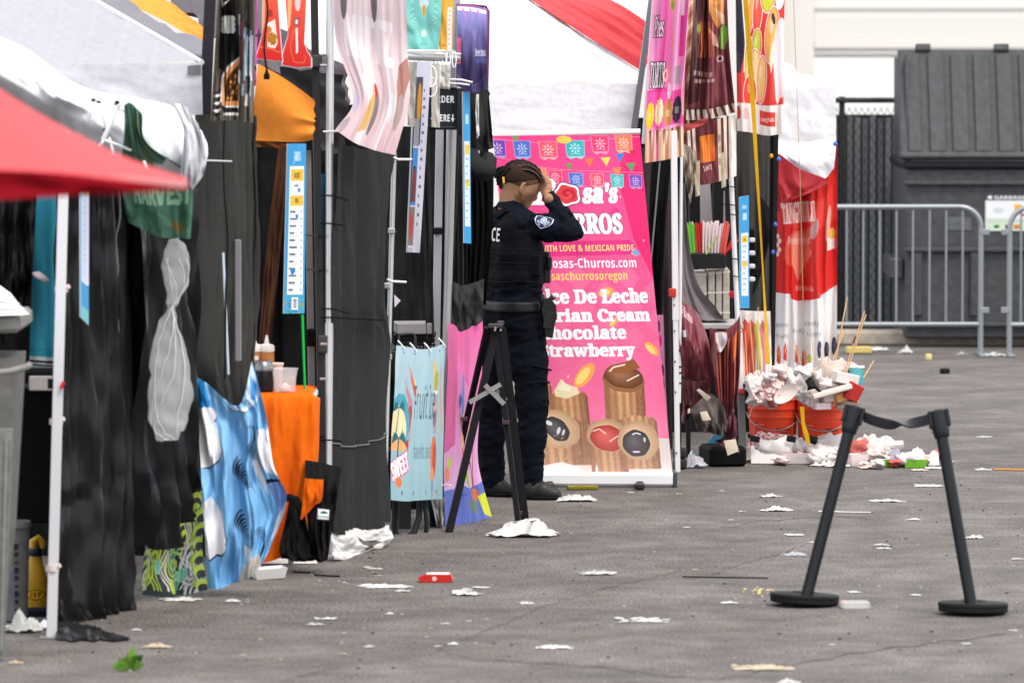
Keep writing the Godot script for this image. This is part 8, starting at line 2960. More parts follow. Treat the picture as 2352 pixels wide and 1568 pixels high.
# ---------------------------------------------------------------- litter on the asphalt
func litter() -> void:
	var paper := mat(0.52, 0.505, 0.50, 0.8)
	var tan := mat(0.42, 0.34, 0.25, 0.8)
	var blk := mat(0.012, 0.012, 0.014, 0.5)
	var big := [
		[1285, 1363, 1153, 22, "white crumpled tissue at the tip of the officer's shoe"],
		[1335, 1411, 1321, 13, "folded white paper strip in the middle of the asphalt"],
		[1748, 1791, 1143, 13, "small crumpled white tissue, upper of the pair left of the left post"],
		[1751, 1816, 1175, 17, "white napkin, lower of the pair left of the left post"],
		[2009, 2077, 1154, 9, "flat white napkin between the two posts, nearest the rubbish heap"],
		[2086, 2114, 1196, 8, "small crumpled tissue just left of the right post"],
		[2220, 2259, 1238, 16, "peaked white paper right of the right post"],
		[2006, 2040, 1254, 6, "upper of two small white scraps midway between the posts"],
		[2014, 2046, 1262, 4, "lower of two small white scraps midway between the posts"],
		[1192, 1225, 1389, 11, "rounded white paper scrap below the red packet's right"],
		[1423, 1530, 1430, 7, "long white paper strip in the foreground, centre"],
		[1236, 1307, 1491, 12, "bent white paper strip in the lower foreground"],
		[827, 935, 1352, 9, "long torn white strip left of the red packet"],
		[905, 940, 1360, 7, "short white scrap under the end of the long torn strip"],
		[1039, 1103, 1369, 22, "crumpled off-white napkin with brown stains right of the red packet"],
		[1089, 1122, 1352, 6, "white paper strip just beyond the stained napkin"],
		[842, 879, 1309, 5, "thin white scrap above the long torn strip"],
		[369, 452, 1382, 9, "white paper strip by the foot of the swirl banner"],
		[516, 549, 1384, 11, "white paper ball left of the blue banner's hem"],
		[706, 742, 1437, 7, "white scrap, lower of two in the left foreground"],
		[726, 767, 1424, 6, "thin white scrap, upper of two in the left foreground"],
		[885, 903, 1412, 6, "small round white scrap in the foreground left of centre"],
		[838, 860, 1488, 7, "small white scrap low in the foreground near the crack"],
		[1030, 1053, 1482, 9, "small grey-white scrap beside the crack in the foreground"],
		[301, 321, 1449, 7, "small white scrap near the black plastic tail"],
		[326, 390, 1489, 14, "crumpled beige wrapper near the green leaves"],
		[22, 47, 1525, 13, "small beige scrap in the lower left corner"],
		[1698, 1814, 1540, 14, "string of crumpled beige tissue at the bottom right of centre"],
		[1789, 1835, 1572, 18, "white plastic cap cut by the bottom edge"],
		[1803, 1850, 1231, 3, "thin white straw wrapper left of the left post"],
		[2100, 2171, 1119, 4, "long thin white straw wrapper beside the right post"],
		[1856, 1874, 1248, 5, "small white scrap touching the left post"],
		[1949, 1978, 1363, 7, "white scrap right of the left post's base"],
		[2092, 2115, 1369, 5, "white scrap left of the right post's base"],
		[2326, 2352, 1286, 5, "white scrap at the right edge of the asphalt"],
		[1660, 1697, 1387, 6, "two-part white scrap left of the left post's base"],
		[2242, 2278, 1081, 6, "white scraps on the painted line at the right"],
		[2250, 2277, 1006, 6, "flat pale scrap on the far asphalt"],
		[1975, 2040, 806, 14, "white scraps before the fence kerb"], [2068, 2096, 812, 22, "white bag by the corner of the dumpster"], [2200, 2222, 815, 11, "pale scraps under the crowd barrier's end"], [2262, 2312, 818, 14, "white scraps between the two crowd barriers"],
	]
	for k in big.size():
		var q: Array = big[k]
		crumple("paper_scrap", q[4], "paper scrap", q[0], q[1], q[2], q[3], tan if q[4].contains("beige") else [paper, mat(0.44, 0.425, 0.41, 0.8), paper][k % 3], 60 + k)
	# scraps that nothing tells apart
	for k in 34:
		var y := rng.randf_range(1105, 1545)
		var x := rng.randf_range(700, 2340)
		if y > 1330 and rng.randf() < 0.4:
			x = rng.randf_range(120, 1100)
		if x < 1250 and y < 1290:
			continue
		var w := rng.randf_range(6, 20)
		crumple("small_scrap", "tiny pale paper scrap lying flat on the open asphalt", "paper scrap", x, x + w, y, rng.randf_range(1.0, 2.6), [paper, tan, mat(0.56, 0.5, 0.46, 0.8)][k % 3], 120 + k, "tiny paper scraps on the asphalt")
	# popcorn crumbs
	for k in 26:
		var g := G(1742 + rng.randf_range(-70, 60) * rng.randf(), 1356 + rng.randf_range(-14, 30) * rng.randf())
		var b := B.new()
		b.box(g + Vector3(0, 0.004, 0), Vector3(0.012, 0.008, 0.01) * rng.randf_range(0.6, 1.4), Basis(Vector3.UP, rng.randf() * 3.0), 0.003)
		lone("crumb", b, mat(0.56, 0.44, 0.22, 0.9), "tiny yellow popcorn crumb scattered left of the left post's base", "crumb", g, "popcorn crumbs")
	# sticks
	for q in [[672, 712, 1314, "short black stick on the asphalt, left of two near the black bag"], [722, 780, 1322, "short black stick on the asphalt, right of two near the black bag"], [1568, 1765, 1326, "long thin black rod on the asphalt left of the left post"], [1881, 2001, 1176, "thin bent white wire on the asphalt behind the left post"]]:
		var b := B.new()
		b.tube([G(q[0], q[2] - 2, 0.006), G((q[0] + q[1]) / 2.0, q[2], 0.006), G(q[1], q[2] + 1, 0.006)], 0.0045 if q[0] != 1568 else 0.0035, 6)
		lone("stick", b, mat(0.6, 0.58, 0.56, 0.6) if q[0] == 1881 else blk, q[3], "stick", G((q[0] + q[1]) / 2.0, q[2]))
	# red packet
	var rp := thing("sauce_packet", "red sauce carton with a white top lying on the asphalt", "packet", G(1000, 1342))
	var g := G(1000, 1338)
	var rb := B.new()
	var ln := 0.118
	rb.prism(PackedVector2Array([Vector2(-0.082, 0.014), Vector2(-0.055, 0.0), Vector2(0.066, 0.0), Vector2(0.082, 0.012), Vector2(0.07, 0.036), Vector2(-0.045, 0.036)]), g + Vector3(0, 0.002, -0.03), Vector3(1, 0, 0.05).normalized(), Vector3.UP, 0.07)
	part("carton", rb, mat(0.50, 0.018, 0.012, 0.35), rp)
	var tb := B.new()
	tb.box(g + Vector3(0.012, 0.039, -0.03), Vector3(0.105, 0.004, 0.066), Basis(Vector3.UP, -0.05))
	part("white_top", tb, mat(0.78, 0.76, 0.76, 0.5), rp)
	var db := B.new()
	db.tube([g + Vector3(-0.005, 0.019, 0.0045), g + Vector3(-0.005, 0.019, 0.0075)], 0.011, 14)
	part("round_mark", db, mat(0.6, 0.45, 0.42, 0.5), rp)
	# clear tub lid, plastic film
	var cl := thing("clear_tub", "crushed clear plastic tub lying beside the left post's base", "tub", G(1966, 1402))
	var cb := B.new()
	cb.box(G(1966, 1400) + Vector3(0, 0.018, -0.04), Vector3(0.125, 0.034, 0.09), Basis(Vector3.UP, 0.1), 0.01)
	part("tub", cb, mat(0.75, 0.73, 0.72, 0.3, "clear"), cl)
	var cr := B.new()
	cr.box(G(1938, 1396) + Vector3(0, 0.02, -0.03), Vector3(0.02, 0.02, 0.03), Basis())
	part("red_mark", cr, mat(0.5, 0.16, 0.12, 0.5), cl)
	crumple("clear_film", "thin clear plastic film caught on the asphalt left of the left post", "film", 1800, 1850, 1278, 14, mat(0.7, 0.72, 0.75, 0.3, "clear"), 99)
	# leaves
	var lv := thing("leaf_sprig", "sprig of bright green leaves lying in the lower left foreground", "leaves", G(300, 1546))
	var leafm := mat(0.055, 0.13, 0.016, 0.5)
	var lg := G(300, 1540)
	for k in 9:
		var a: float = [-1.3, -0.9, -0.2, 0.15, 0.5, 1.1, 1.4, -1.5, 0.9][k]
		var up: float = [0.03, 0.05, 0.075, 0.10, 0.06, 0.07, 0.03, 0.015, 0.015][k]
		var len: float = [0.075, 0.065, 0.05, 0.05, 0.05, 0.06, 0.06, 0.07, 0.055][k]
		var tip := lg + Vector3(sin(a) * len, up, 0.03 - 0.05 * cos(a * 2.0))
		var mid := (lg + tip) / 2 + Vector3(0, 0.016, 0)
		var sd := (tip - lg).cross(Vector3(0.2, 0.3, 1)).normalized() * 0.019
		var b := B.new()
		b.tri(lg, mid + sd, mid + Vector3(0, -0.004, 0))
		b.tri(lg, mid + Vector3(0, -0.004, 0), mid - sd)
		b.tri(mid + sd, tip, mid + Vector3(0, -0.004, 0))
		b.tri(mid + Vector3(0, -0.004, 0), tip, mid - sd)
		part("leaf", b, leafm if k % 3 else mat(0.10, 0.20, 0.03, 0.5), lv)
	# yellow carton by the kerb, black lump
	var yc := B.new()
	yc.box(G(1973, 812) + Vector3(0, 0.03, 0), Vector3(0.19, 0.05, 0.09), Basis(Vector3.UP, 0.1), 0.006)
	lone("yellow_carton", yc, mat(0.60, 0.47, 0.16, 0.6), "yellow carton lying before the fence kerb", "carton", G(1973, 812))
	var bl := B.new()
	bl.box(G(2171, 858) + Vector3(0, 0.02, 0), Vector3(0.07, 0.04, 0.05), Basis(Vector3.UP, 0.5), 0.01)
	lone("black_lump", bl, blk, "small black lump on the far asphalt", "scrap", G(2171, 858))
	var yl := B.new()
	yl.box(G(2134, 826) + Vector3(0, 0.02, 0), Vector3(0.045, 0.05, 0.04), Basis(Vector3.UP, 0.5), 0.012)
	lone("lemon_half", yl, mat(0.6, 0.5, 0.2, 0.6), "pale yellow lump under the crowd barrier", "scrap", G(2134, 826))
	# foreground red canopy
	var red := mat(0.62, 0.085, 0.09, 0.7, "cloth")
	var z := 14.3
	var o := thing("red_canopy", "blurred red canopy corner in the near left foreground", "canopy", P(100, 460, z))
	var top := sheet([[-260, 60, -60, 170, 100, 268, 260, 350, 428, 424], [-260, 380, -60, 388, 120, 396, 280, 414, 428, 432]], [facing(z + 0.9), facing(z)], 0.0)
	var tbm := B.new()
	var pts := []
	for j in 13:
		for i in 25:
			pts.append(top.at(i / 24.0, j / 12.0) + Vector3(0, 0.02 * sin(PI * j / 12.0), 0))
	tbm.grid(pts, 24, 12)
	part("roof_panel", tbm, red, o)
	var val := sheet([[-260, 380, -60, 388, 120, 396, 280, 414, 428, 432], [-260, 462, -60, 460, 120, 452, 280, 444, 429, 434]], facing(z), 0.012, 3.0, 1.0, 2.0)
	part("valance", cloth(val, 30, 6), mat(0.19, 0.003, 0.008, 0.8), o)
	var rib := B.new()
	rib.tube([P(-260, 384, z + 0.03), P(120, 400, z + 0.03), P(424, 431, z + 0.03)], 0.012, 8)
	part("frame_bar", rib, mat(0.2, 0.2, 0.2, 0.4), o)
	var rpost := B.new()
	rpost.tube([P(-260, 380, z + 0.1), Vector3(P(-260, 380, z).x, 0, P(-260, 380, z).z)], 0.02, 8)
	part("leg", rpost, mat(0.5, 0.5, 0.5, 0.4), o)

# ---------------------------------------------------------------- bodies: tapered bones joined by a smooth minimum, meshed as surface nets
func bone_d(p: Vector3, k: Array) -> float:
	var a: Vector3 = k[0]
	var ab: Vector3 = k[1] - a
	var t := clampf((p - a).dot(ab) / maxf(ab.length_squared(), 1e-9), 0.0, 1.0)
	return (p - a - ab * t).length() - lerpf(k[2], k[3], t)

func field_d(p: Vector3, bones: Array, sharp: float) -> float:
	var s := 0.0
	for k in bones:
		s += exp(-sharp * clampf(bone_d(p, k), -0.3, 0.3))
	return -log(s) / sharp

# cuts: planes; what lies on the outer side (normal . p > d) is removed
func nets(b: B, bones: Array, cell: float, sharp: float, cuts: Array, grow := 0.0, wr := 0.0, wf := Vector3(60, 25, 60), seed_off := 0.0) -> void:
	var lo := Vector3(1e9, 1e9, 1e9)
	var hi := -lo
	for k in bones:
		for e in 2:
			var r: float = maxf(k[2], k[3]) + grow + cell * 3.0
			lo = lo.min(k[e] - Vector3(r, r, r))
			hi = hi.max(k[e] + Vector3(r, r, r))
	var nx := int((hi.x - lo.x) / cell) + 2
	var ny := int((hi.y - lo.y) / cell) + 2
	var nz := int((hi.z - lo.z) / cell) + 2
	var s := PackedFloat32Array()
	s.resize(nx * ny * nz)
	var sx := 1
	var sy := nx
	var sz := nx * ny
	for k in bones:
		var a: Vector3 = k[0]
		var ab: Vector3 = k[1] - a
		var inv := 1.0 / maxf(ab.length_squared(), 1e-9)
		var ra: float = k[2] + grow
		var rb: float = k[3] + grow
		var m: float = maxf(ra, rb) + maxf(cell * 2.5, 3.5 / sharp)
		var l: Vector3 = ((a.min(k[1]) - Vector3(m, m, m) - lo) / cell).floor().max(Vector3.ZERO)
		var h: Vector3 = ((a.max(k[1]) + Vector3(m, m, m) - lo) / cell).ceil().min(Vector3(nx - 1, ny - 1, nz - 1))
		for z in range(int(l.z), int(h.z) + 1):
			for y in range(int(l.y), int(h.y) + 1):
				var base := z * sz + y * sy
				for x in range(int(l.x), int(h.x) + 1):
					var pa := lo + Vector3(x, y, z) * cell - a
					var t := clampf(pa.dot(ab) * inv, 0.0, 1.0)
					var d := (pa - ab * t).length() - (ra + (rb - ra) * t)
					if d < m:
						s[base + x] += exp(-sharp * maxf(d, -0.25))
	for i in s.size():
		s[i] = -log(s[i]) / sharp if s[i] > 1e-12 else 0.5
	if wr > 0.0 or cuts.size():
		for z in nz:
			for y in ny:
				for x in nx:
					var i := z * sz + y * sy + x
					if absf(s[i]) < cell * 3.0 or (cuts.size() and s[i] < 0.0):
						var p := lo + Vector3(x, y, z) * cell
						if wr > 0.0 and absf(s[i]) < cell * 3.0:
							var n := noise.get_noise_3d(p.x * wf.x * 10.0 + seed_off, p.y * wf.y * 10.0, p.z * wf.z * 10.0)
							s[i] += wr * (absf(n) * 2.2 - 0.5)
						for c in cuts:
							s[i] = maxf(s[i], c.normal.dot(p) - c.d)
	var ids := {}
	var off := [0, sx, sy, sx + sy, sz, sx + sz, sy + sz, sx + sy + sz]
	var corner := [Vector3(0, 0, 0), Vector3(1, 0, 0), Vector3(0, 1, 0), Vector3(1, 1, 0), Vector3(0, 0, 1), Vector3(1, 0, 1), Vector3(0, 1, 1), Vector3(1, 1, 1)]
	var edges := [[0, 1], [2, 3], [4, 5], [6, 7], [0, 2], [1, 3], [4, 6], [5, 7], [0, 4], [1, 5], [2, 6], [3, 7]]
	var lim := cell * 2.0
	for z in nz - 1:
		for y in ny - 1:
			var base := z * sz + y * sy
			for x in nx - 1:
				var i := base + x
				if absf(s[i]) > lim:
					continue
				var mask := 0
				for q in 8:
					if s[i + off[q]] < 0.0:
						mask |= 1 << q
				if mask == 0 or mask == 255:
					continue
				var acc := Vector3.ZERO
				var cnt := 0
				for e in edges:
					var fa := s[i + off[e[0]]]
					var fb := s[i + off[e[1]]]
					if (fa < 0.0) != (fb < 0.0):
						acc += (corner[e[0]] as Vector3).lerp(corner[e[1]], fa / (fa - fb))
						cnt += 1
				ids[i] = b.vert(lo + (Vector3(x, y, z) + acc / cnt) * cell)
	for i in ids:
		var ax := [[sx, sy, sz], [sy, sz, sx], [sz, sx, sy]]
		for a in ax:
			if i + a[0] >= s.size():
				continue
			var f0 := s[i]
			var f1 := s[i + a[0]]
			if (f0 < 0.0) == (f1 < 0.0):
				continue
			var i1: int = i - a[1]
			var i2: int = i - a[2]
			var i3: int = i - a[1] - a[2]
			if not (ids.has(i1) and ids.has(i2) and ids.has(i3)):
				continue
			if f0 < 0.0:
				b.idx.append_array([ids[i], ids[i2], ids[i3], ids[i], ids[i3], ids[i1]])
			else:
				b.idx.append_array([ids[i], ids[i1], ids[i3], ids[i], ids[i3], ids[i2]])

# ---------------------------------------------------------------- the officer
func officer() -> void:
	var z0 := gz(1143)
	var yaw := deg_to_rad(22)
	var f := Vector3(cos(yaw), 0, -sin(yaw))
	var r := Vector3(sin(yaw), 0, cos(yaw))
	var up := Vector3.UP
	var o := thing("person", "officer in dark navy uniform and vest, head bowed with right hand raised to the forehead", "person", G(1190, 1143))
	var J := func(x: float, y: float, d: float) -> Vector3: return P(x, y, z0 - d)
	var seg := func(x: float, y: float, w: float, rad: float) -> Array: return [P(x, y, z0) - r * w, P(x, y, z0) + r * w, rad, rad]
	var skin := mat(0.30, 0.155, 0.095, 0.5)
	var navy := mat(0.0065, 0.0078, 0.0135, 0.7, "cloth")
	var navy2 := mat(0.0055, 0.0063, 0.0105, 0.75, "cloth")
	var black := mat(0.0065, 0.0065, 0.0085, 0.6, "cloth")
	var gear := mat(0.007, 0.007, 0.008, 0.45)
	# joints
	var sh_r: Vector3 = P(1178, 514, z0) + r * 0.165
	var el_r: Vector3 = J.call(1316, 533, 0.20)
	var wr_r: Vector3 = J.call(1258, 446, 0.12)
	var sh_l: Vector3 = P(1176, 514, z0) - r * 0.165
	var el_l: Vector3 = J.call(1172, 640, -0.25)
	var wr_l: Vector3 = J.call(1226, 690, -0.15)
	var hip_r: Vector3 = J.call(1205, 748, 0.075)
	var kn_r: Vector3 = J.call(1223, 928, 0.10)
	var an_r: Vector3 = J.call(1221, 1108, 0.11)
	var hip_l: Vector3 = J.call(1156, 748, -0.07)
	var kn_l: Vector3 = J.call(1126, 930, -0.08)
	var an_l: Vector3 = J.call(1133, 1112, -0.09)
	var torso := [seg.call(1179, 735, 0.08, 0.118), seg.call(1179, 690, 0.08, 0.116), seg.call(1179, 640, 0.085, 0.118), seg.call(1178, 582, 0.10, 0.115), seg.call(1175, 530, 0.115, 0.095), seg.call(1177, 508, 0.155, 0.058)]
	var arm_r := [[sh_r, sh_r.lerp(el_r, 0.5), 0.070, 0.062], [sh_r.lerp(el_r, 0.5), el_r, 0.061, 0.044], [el_r, el_r.lerp(wr_r, 0.4), 0.046, 0.044], [el_r.lerp(wr_r, 0.4), wr_r, 0.045, 0.033]]
	var arm_l := [[sh_l, el_l, 0.074, 0.056], [el_l, wr_l, 0.054, 0.036]]
	var leg_r := [[hip_r, hip_r.lerp(kn_r, 0.5), 0.108, 0.096], [hip_r.lerp(kn_r, 0.5), kn_r, 0.096, 0.078], [kn_r, kn_r.lerp(an_r, 0.4), 0.077, 0.070], [kn_r.lerp(an_r, 0.4), an_r, 0.069, 0.056]]
	var leg_l := [[hip_l, hip_l.lerp(kn_l, 0.5), 0.100, 0.080], [hip_l.lerp(kn_l, 0.5), kn_l, 0.080, 0.060], [kn_l, kn_l.lerp(an_l, 0.4), 0.060, 0.060], [kn_l.lerp(an_l, 0.4), an_l, 0.061, 0.062]]
	# head frame: bowed forward
	var bow := deg_to_rad(24)
	var hf := (f * cos(bow) - up * sin(bow)).normalized()
	var hu := (up * cos(bow) + f * sin(bow)).normalized()
	var H: Vector3 = J.call(1197, 417, 0.0)
	var hp := func(a: float, b2: float, c: float) -> Vector3: return H + hf * a + hu * b2 + r * c
	var neck := [[J.call(1166, 500, 0.0), J.call(1180, 446, 0.0), 0.068, 0.058]]
	# body surface
	var bb := B.new()
	var slim := []
	for k in torso + arm_l + leg_r + leg_l + neck + arm_r:
		var thin := 0.86 if k == neck[0] else 0.58
		slim.append([k[0], k[1], k[2] * thin, k[3] * thin])
	nets(bb, slim, 0.02, 90.0, [])
	var head := [
		[hp.call(-0.030, 0.018, 0.0), hp.call(0.030, 0.022, 0.0), 0.083, 0.078], [hp.call(-0.02, 0.0, -0.01), hp.call(0.03, 0.0, 0.01), 0.076, 0.072],
		[hp.call(0.045, -0.02, -0.018), hp.call(0.045, -0.02, 0.018), 0.050, 0.050], [hp.call(0.035, -0.06, -0.02), hp.call(0.035, -0.06, 0.02), 0.045, 0.045],
		[hp.call(0.000, -0.068, 0.046), hp.call(0.066, -0.108, 0.014), 0.024, 0.019], [hp.call(0.000, -0.068, -0.046), hp.call(0.066, -0.108, -0.014), 0.024, 0.019],
		[hp.call(0.066, -0.112, -0.012), hp.call(0.066, -0.112, 0.012), 0.018, 0.018], [hp.call(0.088, -0.014, 0.0), hp.call(0.106, -0.048, 0.0), 0.010, 0.014],
		[hp.call(0.098, -0.052, -0.013), hp.call(0.098, -0.052, 0.013), 0.009, 0.009], [hp.call(0.079, -0.078, -0.016), hp.call(0.079, -0.078, 0.016), 0.012, 0.012],
		[hp.call(0.074, -0.090, -0.014), hp.call(0.074, -0.090, 0.014), 0.012, 0.012], [hp.call(0.074, 0.008, -0.036), hp.call(0.074, 0.008, 0.036), 0.018, 0.018],
		[hp.call(0.060, -0.040, 0.040), hp.call(0.030, -0.045, 0.058), 0.024, 0.02], [hp.call(0.060, -0.040, -0.040), hp.call(0.030, -0.045, -0.058), 0.024, 0.02],
		[hp.call(-0.03, -0.05, 0.0), J.call(1168, 478, 0.0), 0.056, 0.060]]
	nets(bb, head, 0.0048, 110.0, [])
	# right hand laid against the forehead, left hand at the belt
	for side in 2:
		var w: Vector3 = wr_r if side == 0 else wr_l
		var tip: Vector3 = hp.call(0.108, 0.078, 0.0) if side == 0 else (J.call(1256, 700, -0.06) as Vector3)
		var d := (tip - w).normalized()
		var n: Vector3 = (-hf if side == 0 else -f)
		n = (n - d * n.dot(d)).normalized()
		var s := d.cross(n).normalized()
		if (s.dot(r) > 0.0) == (side == 0):
			s = -s
		var hand := [[w - d * 0.05, w + d * 0.012, 0.026, 0.022]]
		var lens := [0.066, 0.076, 0.071, 0.056]
		for q in 4:
			var so: float = -0.031 + q * 0.0205
			var k0 := w + d * 0.02 + s * so * 0.7
			var k1 := w + d * (0.092 - 0.006 * absf(q - 1.3)) + s * so
			hand.append([k0, k1, 0.0165, 0.0125])
			var m1: Vector3 = k1 + (d * 0.92 + n * 0.30).normalized() * lens[q] * 0.46 + s * so * 0.10
			var m2: Vector3 = m1 + (d * 0.75 + n * 0.62).normalized() * lens[q] * 0.32
			var m3: Vector3 = m2 + (d * 0.55 + n * 0.82).normalized() * lens[q] * 0.26
			hand.append([k1, m1, 0.0105, 0.0095])
			hand.append([m1, m2, 0.0094, 0.0086])
			hand.append([m2, m3, 0.0086, 0.0074])
		var t0 := w + d * 0.034 - s * 0.012
		var t1 := w + d * 0.055 - s * 0.036 + n * 0.012
		var t2 := t1 + d * 0.032 - s * 0.005 + n * 0.013
		var t3 := t2 + d * 0.022 + n * 0.012
		hand.append([t0, t1, 0.013, 0.0112])
		hand.append([t1, t2, 0.0115, 0.0098])
		hand.append([t2, t3, 0.0096, 0.008])
		nets(bb, hand, 0.0036, 210.0, [])
	# ear
	for sd in [1.0, -1.0]:
		var ep := []
		for k in 11:
			var a := TAU * k / 12.0 + 0.8
			ep.append(hp.call(-0.006 + 0.017 * cos(a), -0.040 + 0.030 * sin(a), sd * (0.080 + 0.012 * cos(a + PI))))
		bb.tube(ep, [0.004, 0.006, 0.0065, 0.007, 0.007, 0.007, 0.0065, 0.006, 0.006, 0.006, 0.005], 8)
		bb.tube([hp.call(-0.004, -0.062, sd * 0.078), hp.call(-0.006, -0.04, sd * 0.078), hp.call(-0.006, -0.02, sd * 0.080)], [0.008, 0.012, 0.008], 8)
	part("body", bb, skin, o)
	for sd in [1.0, -1.0]:
		var eb := B.new()
		eb.tube([hp.call(0.086, -0.016, sd * 0.024), hp.call(0.083, -0.019, sd * 0.034), hp.call(0.074, -0.018, sd * 0.046)], [0.003, 0.0045, 0.003], 8)
		part("eye", eb, mat(0.03, 0.02, 0.015, 0.3), o)
		var br := B.new()
		br.tube([hp.call(0.094, 0.006, sd * 0.016), hp.call(0.090, 0.012, sd * 0.032), hp.call(0.074, 0.010, sd * 0.050)], [0.003, 0.004, 0.002], 8)
		part("eyebrow", br, mat(0.01, 0.007, 0.006, 0.7), o)
	# hair
	var hairm := mat(0.009, 0.007, 0.006, 0.6)
	var skull := [head[0], head[1]]
	var fade := B.new()
	nets(fade, skull, 0.005, 110.0, [Plane((-hu * 0.80 + hf * 0.60).normalized(), (-hu * 0.80 + hf * 0.60).normalized().dot(hp.call(0.0, -0.030, 0.0)))], 0.0025)
	var hair := part("hair", fade, mat(0.10, 0.052, 0.034, 0.7), o)
	var cap := B.new()
	nets(cap, skull, 0.005, 110.0, [Plane((-hu * 0.86 + hf * 0.50).normalized(), (-hu * 0.86 + hf * 0.50).normalized().dot(hp.call(0.0, 0.008, 0.0)))], 0.0052)
	part("hair_cap", cap, mat(0.030, 0.017, 0.012, 0.7), hair)
	for k in 7:
		var lat := (k - 3) * 0.026
		var rr := sqrt(maxf(0.0, 1.0 - pow(lat / 0.092, 2.0)))
		var pth := []
		var rad := []
		for q in 26:
			var a := lerpf(1.18, -1.55, q / 25.0)
			var conv := lat * (1.0 - 0.55 * smoothstep(0.55, 1.0, q / 25.0))
			pth.append(hp.call(sin(a) * 0.116 * lerpf(1.0, rr, 0.7), 0.020 + cos(a) * 0.089 * rr, conv))
			rad.append(0.0102 + 0.0018 * sin(q * 2.4))
		var cb := B.new()
		cb.tube(pth, rad, 8)
		part("cornrow", cb, hairm, hair)
		var sl := B.new()
		var sp := []
		for q in 20:
			sp.append((pth[q] as Vector3) + r * 0.0135 + hu * -0.003)
		sl.tube(sp, 0.0028, 6)
		part("parting", sl, mat(0.15, 0.08, 0.052, 0.6), hair)
	var ends := [[1140, 408], [1145, 424], [1153, 434], [1160, 438], [1143, 416], [1150, 430], [1166, 434]]
	for k in ends.size():
		var e: Array = ends[k]
		var root: Vector3 = hp.call(-0.100, 0.035 - 0.01 * (k % 3), (k - 3) * 0.014)
		var tip: Vector3 = J.call(e[0], e[1], (k - 3) * 0.016)
		var mid := root.lerp(tip, 0.45) + Vector3(-0.034, 0.03, 0)
		var cb := B.new()
		var pth := []
		var rad := []
		for q in 10:
			var t := q / 9.0
			pth.append(root.lerp(mid, t).lerp(mid.lerp(tip, t), t))
			rad.append(0.0125 + 0.002 * sin(q * 2.2) - 0.003 * t)
		cb.tube(pth, rad, 8)
		part("braid", cb, hairm, hair)
	var bd := B.new()
	bd.tube([J.call(1156, 406, 0.075), J.call(1157, 420, 0.075)], 0.006, 10)
	part("bead", bd, mat(0.75, 0.42, 0.07, 0.3), hair)
	# trousers
	var ground := Plane(Vector3.DOWN, 0.0)
	var top := Plane(Vector3.UP, P(1180, 704, z0).y)
	var tr := B.new()
	nets(tr, [torso[0], torso[1]] + leg_r + leg_l, 0.011, 75.0, [top, Plane(Vector3.DOWN, -P(1180, 1122, z0).y)], 0.004, 0.010, Vector3(55, 120, 55), 3.0)
	var trp := part("trousers", tr, navy2, o)
	for q in [[1207, 838, 1266, 850, 0.20], [1215, 880, 1262, 878, 0.205]]:
		var pb := B.new()
		pb.tube([J.call(q[0], q[1], q[4] - 0.01), J.call((q[0] + q[2]) / 2.0, (q[1] + q[3]) / 2.0 - 3, q[4] + 0.0), J.call(q[2], q[3], q[4] - 0.08)], 0.006, 6)
		part("pocket_seam", pb, navy, trp)
	# boots
	var bm := mat(0.016, 0.0155, 0.015, 0.45)
	var sm := mat(0.012, 0.011, 0.011, 0.7)
	for k in 2:
		var heel: Vector3 = [J.call(1217, 1128, 0.12), J.call(1124, 1124, -0.09)][k]
		var toe: Vector3 = [J.call(1276, 1138, 0.14), J.call(1170, 1134, -0.06)][k]
		var ank: Vector3 = [an_r, an_l][k]
		heel.y = 0.040
		toe.y = 0.028
		var b := B.new()
		nets(b, [[ank, heel + Vector3(0, 0.02, 0), 0.05, 0.046], [heel, heel.lerp(toe, 0.5) + Vector3(0, 0.012, 0), 0.044, 0.045], [heel.lerp(toe, 0.5) + Vector3(0, 0.012, 0), toe, 0.044, 0.034]], 0.007, 90.0, [Plane(Vector3.DOWN, -0.016)])
		var bt := part("boot", b, bm, o)
		var s := B.new()
		nets(s, [[heel, heel.lerp(toe, 0.5), 0.049, 0.050], [heel.lerp(toe, 0.5), toe, 0.050, 0.041]], 0.006, 120.0, [ground, Plane(Vector3.UP, 0.020)])
		part("sole", s, sm, bt)
		for q in 5:
			var l := B.new()
			var t := 0.42 + q * 0.1
			var c := heel.lerp(toe, t) + Vector3(0, 0.062 - 0.012 * q * 0.5, 0)
			l.tube([c + r * 0.030 + Vector3(0, -0.018, 0), c + r * 0.012, c - r * 0.02 + Vector3(0, -0.004, 0)], 0.0035, 6)
			part("lace", l, mat(0.06, 0.058, 0.055, 0.6), bt)
	# shirt
	var st := B.new()
	var hand_cut := Plane((wr_r - el_r).normalized(), (wr_r - el_r).normalized().dot(wr_r - (wr_r - el_r).normalized() * 0.006))
	nets(st, [torso[1], torso[2], torso[3], torso[4], torso[5], [J.call(1160, 505, 0.0), J.call(1172, 478, 0.0), 0.085, 0.066]] + arm_l, 0.011, 45.0, [Plane(Vector3.DOWN, -P(1180, 712, z0).y), Plane((up * 0.9 + f * -0.35).normalized(), (up * 0.9 + f * -0.35).normalized().dot(J.call(1172, 470, 0.0)))], 0.006, 0.012, Vector3(50, 110, 50), 40.0)
	nets(st, [torso[5]] + arm_r, 0.008, 95.0, [hand_cut], 0.004, 0.013, Vector3(95, 60, 70), 70.0)
	var shirt := part("shirt", st, navy, o)
	var co := B.new()
	var cbs := Basis(f, up, r) * Basis(Vector3.BACK, -0.42)
	co.lathe(J.call(1172, 484, 0.0), [0.086, -0.012, 0.080, 0.012, 0.070, 0.050, 0.066, 0.052, 0.066, 0.03], 28, cbs)
	part("collar", co, navy, shirt)
	var cu := B.new()
	var ad := (wr_r - el_r).normalized()
